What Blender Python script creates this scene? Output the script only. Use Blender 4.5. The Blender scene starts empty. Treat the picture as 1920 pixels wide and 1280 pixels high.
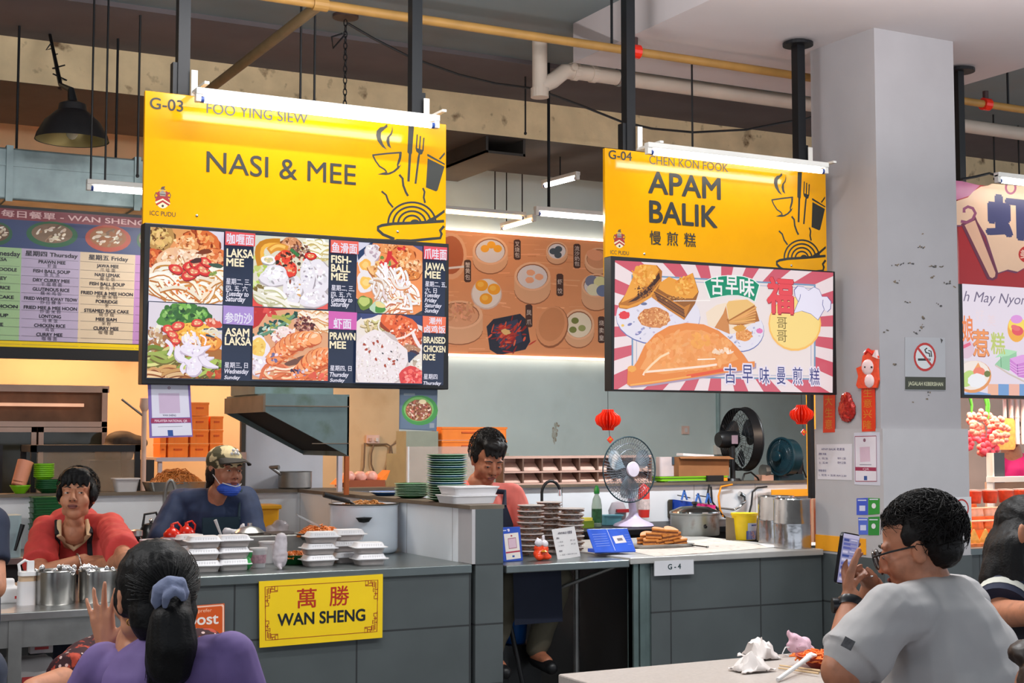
import bpy, math, random
from mathutils import Vector as V, Matrix, noise
random.seed(7)
sc = bpy.context.scene
COL = sc.collection
PI = math.pi
# ------------------------------------------------------------------ camera
FPX = 2667.0                       # focal length in pixels of the 1920 px frame (50 mm on 36 mm)
EYE = V((0, 0, 1.55))
YAW, PIT = math.radians(27.9), math.radians(3.86)
FW = V((math.sin(YAW)*math.cos(PIT), math.cos(YAW)*math.cos(PIT), math.sin(PIT)))
RT = V((math.cos(YAW), -math.sin(YAW), 0))
UP = RT.cross(FW)
cd = bpy.data.cameras.new('camera'); cam = bpy.data.objects.new('camera', cd); COL.objects.link(cam)
cam.location = EYE; cam.rotation_euler = (PI/2+PIT, 0, -YAW)
cd.sensor_width = 36; cd.lens = 36*FPX/1920; cd.clip_end = 200
cd.dof.use_dof = False
sc.camera = cam
sc.view_settings.view_transform = 'Standard'; sc.view_settings.look = 'None'
sc.view_settings.gamma = 1; sc.view_settings.exposure = 0.58
sc.view_settings.use_curve_mapping = False
# ------------------------------------------------------------------ daylight from the open front of the hall, the hall's own lamps and added unseen fill lights
w = bpy.data.worlds.new('world'); sc.world = w; w.use_nodes = True
w.node_tree.nodes['Background'].inputs[0].default_value = (0.80, 0.86, 0.95, 1)
w.node_tree.nodes['Background'].inputs[1].default_value = 0.95
def area(name, loc, size, power, col=(1, 1, 1), rot=(0, 0, 0)):
 d = bpy.data.lights.new(name, 'AREA'); d.shape = 'RECTANGLE'; d.size, d.size_y = size
 d.energy = power; d.color = col
 o = bpy.data.objects.new(name, d); COL.objects.link(o); o.location = loc; o.rotation_euler = rot
 return o
for i, (x, y) in enumerate([(-1.5, 3.6), (3.0, 3.6), (-1.5, 5.2), (2.2, 5.2), (7.5, 3.6), (4.6, 4.0)]):   # ceiling lamps over the dining hall
 area('hall_lamp', (x, y, 3.88), (1.25, .1), 34, (1, .96, .95))
 area('ceiling_fill_up', (x, y, 3.0), (1.25, .1), 66, (1, .96, .95), (PI, 0, 0))  # added upward fill, set apart below each lamp to brighten the ceiling
for x, y, z, pw, c in [(2.8, 8.0, 3.0, 30, (1, .93, .85)), (5.8, 8.1, 2.95, 62, (.92, .97, 1)), (8.1, 7.5, 2.2, 48, (1, .74, .56))]:  # unseen fill lights added in the stalls, hidden behind the boards
 area('stall_fill', (x, y, z), (1.2, .15), pw, c)
for x, y, z, pw in [(.6, 10.6, 2.5, 17), (2.0, 10.7, 2.55, 23), (3.4, 10.7, 2.5, 17)]:         # warm lamps in the kitchen behind
 area('kitchen_lamp', (x, y, z), (.5, .2), pw, (1, .53, .25))

# ------------------------------------------------------------------ pixel of the photograph -> point of the place
def ray(u, v):
 return FW + RT*((u-960)/FPX) + UP*((640-v)/FPX)
def at(u, v, Y):
 d = ray(u, v); return EYE + d*(Y/d.y)
def atx(u, v, X):
 d = ray(u, v); return EYE + d*(X/d.x)
def atz(u, v, Z):
 d = ray(u, v); return EYE + d*((Z-EYE.z)/d.z)
def atd(u, v, D):
 return EYE + ray(u, v)*D
def pxs(u, Y):                      # metres per pixel at a point of depth plane Y
 d = ray(u, 700); return (Y/d.y)/FPX

# ------------------------------------------------------------------ materials
def lin(c):
 return tuple(((x/255)/12.92 if x/255 <= .04045 else ((x/255+.055)/1.055)**2.4) for x in c[:3]) + (1,)
MATS = {}
def mat(name, col=(128, 128, 128), rough=.6, metal=0, var=.12, scale=7, emit=0, ecol=None, trans=0, alpha=1, vc=False, coat=0, bump=0, bscale=60, col2=None, c2=(.5, .62), s2=9, ior=1.45, spec=.5):
 if name in MATS: return MATS[name]
 m = bpy.data.materials.new(name); m.use_nodes = True; MATS[name] = m
 N, L = m.node_tree.nodes, m.node_tree.links
 b = N['Principled BSDF']; b.inputs['Roughness'].default_value = rough; b.inputs['Metallic'].default_value = metal
 b.inputs['IOR'].default_value = ior; b.inputs['Specular IOR Level'].default_value = spec
 if trans: b.inputs['Transmission Weight'].default_value = trans
 if alpha < 1: b.inputs['Alpha'].default_value = alpha
 if coat: b.inputs['Coat Weight'].default_value = coat; b.inputs['Coat Roughness'].default_value = .06
 tc = N.new('ShaderNodeTexCoord')
 if vc:
  a = N.new('ShaderNodeAttribute'); a.attribute_name = 'Col'; src = a.outputs['Color']
 else:
  r = N.new('ShaderNodeRGB'); r.outputs[0].default_value = lin(col); src = r.outputs[0]
 if col2:
  n2 = N.new('ShaderNodeTexNoise'); n2.inputs['Scale'].default_value = s2; n2.inputs['Detail'].default_value = 5
  L.new(tc.outputs['Object'], n2.inputs['Vector'])
  mr2 = N.new('ShaderNodeMapRange'); mr2.inputs[1].default_value, mr2.inputs[2].default_value = c2
  L.new(n2.outputs['Fac'], mr2.inputs[0])
  mx = N.new('ShaderNodeMixRGB'); mx.inputs[2].default_value = lin(col2)
  L.new(mr2.outputs[0], mx.inputs[0]); L.new(src, mx.inputs[1]); src = mx.outputs[0]
 if var:
  n = N.new('ShaderNodeTexNoise'); n.inputs['Scale'].default_value = scale; n.inputs['Detail'].default_value = 4
  L.new(tc.outputs['Object'], n.inputs['Vector'])
  mr = N.new('ShaderNodeMapRange'); mr.inputs[1].default_value, mr.inputs[2].default_value = .25, .75
  mr.inputs[3].default_value, mr.inputs[4].default_value = 1-var, 1+var
  L.new(n.outputs['Fac'], mr.inputs[0])
  h = N.new('ShaderNodeHueSaturation'); L.new(mr.outputs[0], h.inputs['Value']); L.new(src, h.inputs['Color']); src = h.outputs[0]
 if vc and emit > .2:          # a lit display: little of the lamps' light comes back from it
  hs = N.new('ShaderNodeHueSaturation'); hs.inputs['Value'].default_value = .2; L.new(src, hs.inputs['Color']); L.new(hs.outputs[0], b.inputs['Base Color'])
 else: L.new(src, b.inputs['Base Color'])
 if emit:
  b.inputs['Emission Strength'].default_value = emit
  if ecol: b.inputs['Emission Color'].default_value = lin(ecol)
  else: L.new(src, b.inputs['Emission Color'])
 if bump:
  nb = N.new('ShaderNodeTexNoise'); nb.inputs['Scale'].default_value = bscale; nb.inputs['Detail'].default_value = 3
  L.new(tc.outputs['Object'], nb.inputs['Vector'])
  bp = N.new('ShaderNodeBump'); bp.inputs['Strength'].default_value = bump; bp.inputs['Distance'].default_value = .01
  L.new(nb.outputs['Fac'], bp.inputs['Height']); L.new(bp.outputs[0], b.inputs['Normal'])
 return m
def tile_mat(name, col, joint, w, h, off=(0, 0), rough=.35, axes='xz', mort=.004, var=.1, stagger=0):
 if name in MATS: return MATS[name]
 m = mat(name, col, rough, var=var, scale=3)
 N, L = m.node_tree.nodes, m.node_tree.links
 tc = next(n for n in N if n.type == 'TEX_COORD')
 sp = N.new('ShaderNodeSeparateXYZ'); cb = N.new('ShaderNodeCombineXYZ')
 g = N.new('ShaderNodeNewGeometry'); L.new(g.outputs['Position'], sp.inputs[0])
 for k, a in enumerate(axes):
  ad = N.new('ShaderNodeMath'); ad.operation = 'ADD'; ad.inputs[1].default_value = off[k]
  L.new(sp.outputs['XYZ'.index(a.upper())], ad.inputs[0]); L.new(ad.outputs[0], cb.inputs[k])
 br = N.new('ShaderNodeTexBrick'); br.offset = stagger; br.inputs['Scale'].default_value = 1
 br.inputs['Mortar Size'].default_value = mort; br.inputs['Brick Width'].default_value = w; br.inputs['Row Height'].default_value = h
 br.inputs['Mortar Smooth'].default_value = .1
 L.new(cb.outputs[0], br.inputs['Vector'])
 b = N['Principled BSDF']; src = b.inputs['Base Color'].links[0].from_socket
 mx = N.new('ShaderNodeMixRGB'); mx.inputs[2].default_value = lin(joint)
 L.new(br.outputs['Fac'], mx.inputs[0]); L.new(src, mx.inputs[1]); L.new(mx.outputs[0], b.inputs['Base Color'])
 return m

# ------------------------------------------------------------------ objects
def tag(o, label, cat, group=None, kind=None):
 o['label'] = label
 if cat: o['category'] = cat
 if group: o['group'] = group
 if kind: o['kind'] = kind
 return o
def thing(name, label, cat, loc=(0, 0, 0), group=None):
 o = bpy.data.objects.new(name, None); COL.objects.link(o); o.location = loc; o.empty_display_size = .1
 return tag(o, label, cat, group)
def rootpos(o):
 p = V((0, 0, 0))
 while o is not None:
  p = p + V(o.location); o = o.parent
 return p
def link(name, me, parent=None):
 o = bpy.data.objects.new(name, me); COL.objects.link(o)
 if parent is not None: o.parent = parent
 return o
def dup(root, loc=None, rotz=None, label=None, group=None, scale=None):
 r = root.copy(); COL.objects.link(r)
 if loc is not None: r.location = loc
 if rotz is not None: r.rotation_euler = (0, 0, rotz)
 if scale: r.scale = scale
 if label: r['label'] = label
 if group: r['group'] = group
 for ch in list(root.children):
  c = ch.copy(); COL.objects.link(c); c.parent = r
  for g in list(ch.children):
   d = g.copy(); COL.objects.link(d); d.parent = c
 return r

class MB:
 """collects shapes in world coordinates; build() makes ONE mesh object"""
 def __init__(s): s.v, s.f, s.m, s.c = [], [], [], []
 def add(s, vs, fs, mi=0):
  n = len(s.v); s.v += [V(p) for p in vs]; s.f += [[i+n for i in f] for f in fs]; s.m += [mi]*len(fs); return s
 def box(s, c, size, R=None, mi=0, taper=1):
  x, y, z = [a/2 for a in size]; c = V(c); t = taper
  vs = [V((-x, -y, -z)), V((x, -y, -z)), V((x, y, -z)), V((-x, y, -z)), V((-x*t, -y*t, z)), V((x*t, -y*t, z)), V((x*t, y*t, z)), V((-x*t, y*t, z))]
  if R is not None: vs = [R @ p for p in vs]
  return s.add([p+c for p in vs], [[3, 2, 1, 0], [4, 5, 6, 7], [0, 1, 5, 4], [1, 2, 6, 5], [2, 3, 7, 6], [3, 0, 4, 7]], mi)
 def bx(s, a, b, mi=0):          # box between two corners
  a, b = V(a), V(b); return s.box((a+b)/2, [abs(b[i]-a[i]) for i in range(3)], None, mi)
 def cyl(s, a, b, r0, r1=None, n=16, mi=0, caps=True):
  a, b = V(a), V(b); r1 = r0 if r1 is None else r1
  d = (b-a).normalized(); q = d.to_track_quat('Z', 'Y').to_matrix()
  vs = []
  for p, r in ((a, r0), (b, r1)):
   vs += [p + q @ V((r*math.cos(2*PI*k/n), r*math.sin(2*PI*k/n), 0)) for k in range(n)]
  fs = [[k, (k+1) % n, n+(k+1) % n, n+k] for k in range(n)]
  if caps: fs += [list(range(n))[::-1], list(range(n, 2*n))]
  return s.add(vs, fs, mi)
 def tube(s, pts, r, n=8, mi=0, closed=False):
  pts = [V(p) for p in pts]; k = len(pts); vs, fs = [], []
  rs = r if isinstance(r, (list, tuple)) else [r]*k
  up = V((0, 0, 1)); pu = None
  for i, p in enumerate(pts):
   d = (pts[(i+1) % k]-pts[i-1]) if closed else (pts[min(i+1, k-1)]-pts[max(i-1, 0)])
   d = d.normalized() if d.length > 1e-9 else V((0, 0, 1))
   if pu is None:
    pu = d.cross(up); pu = d.cross(V((1, 0, 0))) if pu.length < .05 else pu
   pu = (pu - d*pu.dot(d)).normalized(); pv = d.cross(pu)
   vs += [p + pu*rs[i]*math.cos(2*PI*j/n) + pv*rs[i]*math.sin(2*PI*j/n) for j in range(n)]
  for i in range(k if closed else k-1):
   a, b = i*n, ((i+1) % k)*n
   fs += [[a+j, a+(j+1) % n, b+(j+1) % n, b+j] for j in range(n)]
  if not closed: fs += [list(range(n))[::-1], list(range((k-1)*n, k*n))]
  return s.add(vs, fs, mi)
 def lathe(s, prof, c=(0, 0, 0), n=24, mi=0, R=None, sx=1, sy=1, cap=True):
  c = V(c); vs, fs = [], []
  for r, z in prof:
   for k in range(n):
    p = V((r*sx*math.cos(2*PI*k/n), r*sy*math.sin(2*PI*k/n), z)); vs.append((R @ p if R is not None else p)+c)
  for i in range(len(prof)-1):
   fs += [[i*n+k, i*n+(k+1) % n, (i+1)*n+(k+1) % n, (i+1)*n+k] for k in range(n)]
  if cap:
   if prof[0][0] > 1e-6: fs.append(list(range(n))[::-1])
   if prof[-1][0] > 1e-6: fs.append([(len(prof)-1)*n+k for k in range(n)])
  return s.add(vs, fs, mi)
 def ball(s, c, r, n=16, mi=0, R=None):
  r = (r, r, r) if not isinstance(r, (tuple, list)) else r
  k = n//2+1; vs, fs = [], []
  for i in range(k):
   t = PI*i/(k-1)
   for j in range(n):
    p = V((r[0]*math.sin(t)*math.cos(2*PI*j/n), r[1]*math.sin(t)*math.sin(2*PI*j/n), -r[2]*math.cos(t)))
    vs.append((R @ p if R is not None else p)+V(c))
  for i in range(k-1): fs += [[i*n+j, i*n+(j+1) % n, (i+1)*n+(j+1) % n, (i+1)*n+j] for j in range(n)]
  return s.add(vs, fs, mi)
 def prism(s, poly, d, mi=0):    # 3-D polygon pushed along vector d
  d = V(d); n = len(poly); vs = [V(p) for p in poly]+[V(p)+d for p in poly]
  return s.add(vs, [list(range(n))[::-1], list(range(n, 2*n))]+[[k, (k+1) % n, n+(k+1) % n, n+k] for k in range(n)], mi)
 def rbox(s, a, b, r, mi=0, n=5, axis=2, taper=1):  # box with rounded vertical edges, optional taper of the far end
  a, b = V(a), V(b); i, j = [k for k in range(3) if k != axis]
  cx, cy = (a[i]+b[i])/2, (a[j]+b[j])/2; hx, hy = abs(b[i]-a[i])/2, abs(b[j]-a[j])/2
  r = min(r, hx*.99, hy*.99); vs = []
  for z, t in ((a[axis], 1), (b[axis], taper)):
   for q in range(4):
    ox, oy = [(1, 1), (-1, 1), (-1, -1), (1, -1)][q]
    for k in range(n):
     an = PI/2*(q+k/(n-1)); p = [0, 0, 0]
     p[i] = cx+((hx-r)*ox+r*math.cos(an))*t; p[j] = cy+((hy-r)*oy+r*math.sin(an))*t; p[axis] = z; vs.append(p)
  N = 4*n
  return s.add(vs, [list(range(N))[::-1], list(range(N, 2*N))]+[[k, (k+1) % N, N+(k+1) % N, N+k] for k in range(N)], mi)
 def mesh(s, name, off=V((0, 0, 0)), smooth=False):
  me = bpy.data.meshes.new(name); me.from_pydata([tuple(p-off) for p in s.v], [], s.f)
  me.polygons.foreach_set('material_index', s.m)
  me.polygons.foreach_set('use_smooth', [smooth]*len(s.f))
  return me
 def build(s, name, mats, parent=None, smooth=False, angle=None, bevel=0):
  off = rootpos(parent) if parent is not None else V((0, 0, 0))
  me = s.mesh(name, off, smooth)
  for m in (mats if isinstance(mats, (list, tuple)) else [mats]): me.materials.append(m)
  if s.c:
   ca = me.color_attributes.new('Col', 'FLOAT_COLOR', 'CORNER'); buf = []
   for f, c in zip(s.f, s.c): buf += list(c)*len(f)
   ca.data.foreach_set('color', buf)
  me.validate(); me.update()
  if smooth:
   me.set_sharp_from_angle(angle=math.radians(angle or 45))
  o = link(name, me, parent)
  if bevel:
   b = o.modifiers.new('edge', 'BEVEL'); b.width = bevel; b.segments = 2; b.limit_method = 'ANGLE'
  return o

# ------------------------------------------------------------------ lettering
_TX = {}
def tmesh(s, bold=0, shear=0, space=1):
 bold = 0; k = (s, bold, shear, space)
 if k not in _TX:
  c = bpy.data.curves.new('t', 'FONT'); c.body = s; c.shear = shear; c.space_character = space; c.resolution_u = 4
  o = bpy.data.objects.new('t', c); COL.objects.link(o)
  dg = bpy.context.evaluated_depsgraph_get(); me = bpy.data.meshes.new_from_object(o.evaluated_get(dg))
  _TX[k] = ([tuple(p.co[:2]) for p in me.vertices], [list(p.vertices) for p in me.polygons])
  bpy.data.objects.remove(o); bpy.data.curves.remove(c); bpy.data.meshes.remove(me)
 return _TX[k]

def clip_poly(poly, clip):
 """Sutherland-Hodgman against a convex polygon"""
 ar = sum(clip[i][0]*clip[(i+1) % len(clip)][1]-clip[(i+1) % len(clip)][0]*clip[i][1] for i in range(len(clip)))
 sg = 1 if ar > 0 else -1
 out = poly
 for i in range(len(clip)):
  a, b = clip[i], clip[(i+1) % len(clip)]
  ins = lambda p: sg*((b[0]-a[0])*(p[1]-a[1])-(b[1]-a[1])*(p[0]-a[0])) >= -1e-9
  src, out = out, []
  for k in range(len(src)):
   p, q = src[k-1], src[k]
   if ins(p) != ins(q):
    den = (b[0]-a[0])*(q[1]-p[1])-(b[1]-a[1])*(q[0]-p[0])
    if abs(den) > 1e-12:
     t = -((b[0]-a[0])*(p[1]-a[1])-(b[1]-a[1])*(p[0]-a[0]))/den
     out.append((p[0]+(q[0]-p[0])*t, p[1]+(q[1]-p[1])*t))
   if ins(q): out.append(q)
  if len(out) < 3: return []
 return out

class Art(MB):
 """flat printed art on a plane: shapes are given where they are printed, later shapes lie a hair above earlier ones"""
 def __init__(s, pl, nrm=(0, -1, 0), clip=None, eps=6e-6, base=.0006):
  super().__init__(); s.pl, s.n, s.clip, s.eps, s.h = pl, V(nrm), clip, eps, base
 def poly(s, pts, col, mi=0):
  if s.clip: pts = clip_poly(list(pts), s.clip)
  if len(pts) < 3: return s
  s.h += s.eps; k = len(s.v)
  s.v += [s.pl(*p)+s.n*s.h for p in pts]; s.f.append(list(range(k, k+len(pts)))); s.m.append(mi); s.c.append(lin(col)); return s
 def rect(s, u0, v0, u1, v1, col): return s.poly([(u0, v0), (u1, v0), (u1, v1), (u0, v1)], col)
 def ell(s, cu, cv, ru, rv, col, rot=0, n=22, jit=0, a0=0, a1=2*PI):
  pts = []
  m = n if a1-a0 > 6.28 else n+1
  for k in range(m):
   a = a0+(a1-a0)*k/n; j = 1+jit*(random.random()-.5)*2
   x, y = ru*math.cos(a)*j, rv*math.sin(a)*j
   pts.append((cu+x*math.cos(rot)-y*math.sin(rot), cv+x*math.sin(rot)+y*math.cos(rot)))
  return s.poly(pts, col)
 def line(s, pts, w, col, taper=False):
  """stroke of constant (or tapering) width, one level for the whole stroke"""
  s.h += s.eps; n = len(pts); L, R = [], []
  for i, p in enumerate(pts):
   a, b = pts[max(i-1, 0)], pts[min(i+1, n-1)]; dx, dy = b[0]-a[0], b[1]-a[1]; l = math.hypot(dx, dy) or 1
   ww = (w/2)*(math.sin(PI*(i+.35)/(n-.3)) if taper else 1)
   L.append((p[0]-dy/l*ww, p[1]+dx/l*ww)); R.append((p[0]+dy/l*ww, p[1]-dx/l*ww))
  for i in range(n-1):
   q = [L[i], L[i+1], R[i+1], R[i]]
   if s.clip: q = clip_poly(q, s.clip)
   if len(q) >= 3:
    k = len(s.v); s.v += [s.pl(*p)+s.n*s.h for p in q]; s.f.append(list(range(k, k+len(q)))); s.m.append(0); s.c.append(lin(col))
  return s
 def text(s, t, u0, v0, u1, h, col, bold=0, shear=0, v1=None, center=False, raise_=0, space=1):
  """t printed with its baseline from (u0,v0) to u1, height h (from the baseline to the top of its tallest letter)"""
  vs, fs = tmesh(t, bold, shear, space)
  if not vs: return s
  x0, x1 = min(p[0] for p in vs), max(p[0] for p in vs); y1 = max(p[1] for p in vs); ylo = min(p[1] for p in vs)
  yb = 0 if ylo > -.3 and not any(ord(ch) > 0x2e80 for ch in t) else ylo
  s.h += s.eps
  O = s.pl(u0, v0); E = s.pl(u1, v0); E = V((E.x, E.y, O.z)); T = s.pl(u0, v0-h); T = V((O.x, O.y, T.z))
  sh = [(0, 0)] if bold < .003 else [(bold*math.cos(q*PI/3), bold*math.sin(q*PI/3)) for q in range(6)]
  for bx, by in sh:
   k = len(s.v); s.h += 6e-6
   s.v += [O+(E-O)*((p[0]+bx-x0)/(x1-x0))+(T-O)*((p[1]+by-yb)/(y1-yb))+s.n*(s.h+raise_) for p in vs]
   s.f += [[i+k for i in f] for f in fs]; s.m += [0]*len(fs); s.c += [lin(col)]*len(fs)
  return s
def planeY(Y): return lambda u, v: at(u, v, Y)
def planeX(X): return lambda u, v: atx(u, v, X)
def jit(c, a=18):
 d = random.uniform(-a, a); return tuple(max(0, min(255, x+d+random.uniform(-a/3, a/3))) for x in c)

# ------------------------------------------------------------------ soft bodies: one continuous skin over round limbs
def rcone(mb, a, b, r0, r1, n=14, fl=None):
 """rounded cone; fl = (axis vector, factor) flattens its section along an axis"""
 a, b = V(a), V(b); d = b-a; L = d.length
 if L < 1e-6: return mb.ball(a, r0, n)
 q = d.normalized().to_track_quat('Z', 'Y').to_matrix(); prof = []
 for k in range(5): t = -PI/2+PI/2*k/4; prof.append((max(r0*math.cos(t), 1e-5), r0*math.sin(t)))
 for k in range(5): t = PI/2*k/4; prof.append((max(r1*math.cos(t), 1e-5), L+r1*math.sin(t)))
 n0 = len(mb.v); mb.lathe(prof, a, n, 0, q, cap=True)
 if fl:
  ax = V(fl[0]).normalized()
  for i in range(n0, len(mb.v)):
   p = mb.v[i]; t = max(0, min(1, (p-a).dot(d)/d.dot(d))); c = a+d*t; e = p-c
   mb.v[i] = p - ax*(e.dot(ax)*(1-fl[1]))
 return mb
def chain(mb, pts, rs, n=14, fl=None):
 for i in range(len(pts)-1): rcone(mb, pts[i], pts[i+1], rs[i], rs[i+1], n, fl)
 return mb
def organic(mb, name, mats, parent=None, voxel=.008, smooth=3, disp=None, sf=.5):
 """melt the collected shapes into one continuous surface"""
 me = mb.mesh('tmp'); o = bpy.data.objects.new('tmp', me); COL.objects.link(o)
 r = o.modifiers.new('r', 'REMESH'); r.mode = 'VOXEL'; r.voxel_size = voxel
 if smooth:
  s = o.modifiers.new('s', 'SMOOTH'); s.iterations = smooth; s.factor = sf
 dg = bpy.context.evaluated_depsgraph_get(); m2 = bpy.data.meshes.new_from_object(o.evaluated_get(dg))
 bpy.data.objects.remove(o); bpy.data.meshes.remove(me)
 off = rootpos(parent) if parent is not None else V((0, 0, 0))
 m2.name = name
 if disp:
  ns = [v.normal.copy() for v in m2.vertices]
  for v, nn in zip(m2.vertices, ns): v.co = v.co+nn*disp(v.co, nn)
 for v in m2.vertices: v.co = v.co-off
 m2.polygons.foreach_set('use_smooth', [True]*len(m2.polygons))
 m2.materials.clear()
 for m in (mats if isinstance(mats, (list, tuple)) else [mats]): m2.materials.append(m)
 m2.update()
 return link(name, m2, parent)
# ================================================================== the hall
ZS, ZD = 4.15, 3.9
m_slab = mat('slab_paint', (116, 127, 130), .8, var=.08, scale=2, col2=(116, 112, 108), c2=(.5, .8), s2=1.2)
m_dark = mat('slab_shaded', (96, 88, 90), .85, var=.12, scale=3)
m_drop = mat('drop_panel_paint', (190, 182, 183), .75, var=.04, scale=2)
m_pink = mat('rear_ceiling_warm_tint', (188, 160, 154), .8, var=.08, scale=3)  # pink stands for warm light on the rear ceiling, put into the colour
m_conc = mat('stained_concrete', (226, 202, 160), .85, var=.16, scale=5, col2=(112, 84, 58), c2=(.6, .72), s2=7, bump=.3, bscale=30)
m_under = mat('beam_soffit_shaded', (84, 76, 70), .85, var=.15, scale=4)
m_cream = mat('cream_wall_paint', (216, 190, 150), .7, var=.06, scale=3, col2=(190, 156, 112), c2=(.6, .85), s2=2)
m_blue = mat('pale_blue_wall_paint', (204, 222, 222), .65, var=.05, scale=3, col2=(190, 206, 202), c2=(.55, .8), s2=2)
m_white = mat('pillar_paint', (163, 160, 163), .55, var=.04, scale=4)
m_wtile = tile_mat('white_wall_tile', (218, 221, 226), (168, 168, 170), .6, .6, (.05, .0), .25, 'xz', .004, .05)
m_wtiley = tile_mat('white_wall_tile_side', (232, 236, 242), (170, 170, 172), .6, .6, (.35, .0), .25, 'yz', .004, .05)
m_gtile = tile_mat('grey_counter_tile', (76, 82, 83), (44, 46, 47), .62, .305, (-.16, .02), .42, 'xz', .005, .14)
m_gtiley = tile_mat('grey_counter_tile_side', (76, 82, 83), (44, 46, 47), .62, .305, (-.16, .02), .42, 'yz', .005, .14)
m_floor = tile_mat('floor_tile', (84, 84, 82), (58, 58, 57), .3, .3, (0, 0), .5, 'xy', .006, .1)
m_black = mat('black_steel', (18, 20, 24), .45, .2, var=.1)
m_blackp = mat('black_plastic', (22, 22, 24), .4, var=.1)
m_steel = mat('stainless_steel', (190, 190, 188), .28, .95, var=.1, scale=14)
m_steeld = mat('dull_steel', (150, 150, 148), .42, .85, var=.18, scale=10)
m_wood = mat('ledge_brown', (104, 92, 78), .5, var=.2)
m_yellowp = mat('yellow_band_paint', (238, 160, 26), .5, var=.06)

def struct(name, mb, m, label=None, parent=None):
 o = mb.build(name, m, parent); o['kind'] = 'structure'
 if label: o['label'] = label
 return o
struct('floor', MB().bx((-7, -7, -.1), (17, 12, 0)), m_floor, 'dark grey tiled floor of the food hall')
struct('ceiling', MB().bx((-7, -7, ZS), (17, 8.5, ZS+.2)), m_slab, 'grey concrete ceiling slab above the hanging boards')
struct('ceiling_drop_panel', MB().bx((4.46, 5.0, ZD), (7.06, 7.6, ZS)), m_drop, 'pale square drop panel of the ceiling around the pillar head')
struct('ceiling_shade_strip', MB().bx((-7, 8.5, ZS-.03), (17, 9.45, ZS+.2)), m_dark, 'strip of ceiling in front of the concrete beam, shade painted in')  # shading before the beam drawn as a darker strip
bm_ = MB().bx((-7, 9.45, 3.83), (17, 10.76, ZS+.2))
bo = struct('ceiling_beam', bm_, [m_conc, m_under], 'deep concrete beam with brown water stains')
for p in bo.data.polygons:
 if p.normal.z < -.5: p.material_index = 1  # underside darker than the daylit front: light and shade put into the colours
struct('ceiling_rear', MB().bx((-7, 10.76, 4.02), (17, 12, 4.2)), m_pink, 'ceiling over the rear of the stalls, warm light painted in as pink')
YW = 11.5
struct('wall_back', MB().bx((-7, YW, 0), (4.97, YW+.3, 4.2)), m_cream, 'cream back wall of the kitchen')
struct('wall_back_blue', MB().bx((4.97, YW, 0), (17, YW+.3, 4.2)), m_blue, 'pale blue back wall of the second stall')
struct('wall_left', MB().bx((-7.2, 2, 0), (-7, 12, 4.3)), m_cream, 'side wall of the hall')
PX0, PX1, PY0, PY1 = 5.60, 6.215, 6.13, 6.69
struct('pillar', MB().bx((PX0, PY0, 1.6), (PX1, PY1, ZD+.02)), m_white, 'square white painted pillar with scuffs')
sc_ = Art(planeY(PY0), (0, -1, 0), base=.0012)
random.seed(3)
for (u, v, n, sp) in [(1729, 462, 7, 9), (1727, 436, 1, 3), (1674, 497, 5, 16), (1700, 494, 5, 14), (1760, 499, 8, 18), (1679, 528, 6, 8), (1750, 520, 3, 5), (1776, 530, 6, 8), (1787, 537, 1, 3), (1702, 565, 3, 5), (1760, 571, 3, 4), (1728, 596, 4, 8), (1728, 610, 2, 4), (1730, 613, 2, 4), (1719, 622, 3, 8), (1745, 738, 3, 8), (1711, 752, 1, 3), (1739, 750, 1, 2), (1705, 832, 6, 10), (1737, 833, 5, 9), (1692, 858, 2, 5), (1718, 862, 2, 4), (1680, 684, 3, 6), (1661, 620, 2, 4)]:
 for k in range(n):
  sc_.ell(u+random.uniform(-sp, sp), v+random.uniform(-3, 3)*(.4 if sp > 12 else 1), random.uniform(1, 3.4), random.uniform(.8, 1.8), random.choice([(92, 84, 74), (74, 72, 72), (120, 104, 86)]), random.uniform(-.6, .6), 8, .3)
for u, v in [(1705, 832), (1737, 833)]: sc_.ell(u, v, 9, 3, (168, 164, 174), 0, 10, .3)
sc_.build('pillar_scuff_print', mat('print_matte', vc=True, rough=.7, var=.05))['kind'] = 'structure'
bpy.data.objects['pillar_scuff_print']['label'] = 'brown scuffs and tape marks on the pillar front'
m_wt = mat('pillar_white_tile', (176, 173, 175), .22, var=.03)
pt = MB().bx((PX0-.006, PY0-.02, .86), (PX1+.035, PY1+.005, 1.6))
struct('pillar_tile_panel', pt, m_wt, 'glossy white tile cladding on the lower pillar')
struct('pillar_tile_base', MB().bx((PX0-.01, PY0-.024, 0), (PX1+.04, PY1+.008, .87)), m_gtile, 'dark grey tile at the pillar foot')
struct('trim_1', MB().bx((PX0-.011, PY0+.13, .885), (PX0-.006, PY1+.005, .975)), m_yellowp, 'yellow painted band low on the pillar side')
HW = 1.2; YH = 9.3
struct('wall_partition_back', MB().bx((-4, YH, 0), (8.4, YH+.12, HW-.02)), m_wtile, 'white tiled half wall behind the stalls')
struct('trim_2', MB().bx((-4, YH-.03, HW-.02), (8.4, YH+.16, HW)), m_wood, 'brown ledge along the top of the half wall')
PXA, PXB = 3.27, 3.45; YC = 6.62
struct('wall_partition_side', MB().bx((PXA, YC+.16, 0), (PXB, YH, HW-.02)), m_wtiley, 'white tiled side partition of the noodle stall')
struct('trim_3', MB().bx((PXA-.01, YC, HW-.02), (PXB+.01, YH, HW)), m_wood, 'brown ledge on the side partition')
struct('wall_partition_end', MB().bx((PXA+.02, YC-.005, 0), (PXB+.0, YC+.16, HW-.02)), m_gtile, 'grey tiled end of the side partition')
struct('trim_4', MB().bx((PXA-.0, YC-.003, .9), (PXA+.02, YC+.16, HW-.02)), m_wt, 'white tile edge of the side partition')
q0, q1 = at(1447, 931, YH-.04), at(1530, 916, YH-.04); struct('trim_6', MB().bx((q0.x, YH-.045, q0.z), (q1.x, YH-.031, q1.z)), m_yellowp)
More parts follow.
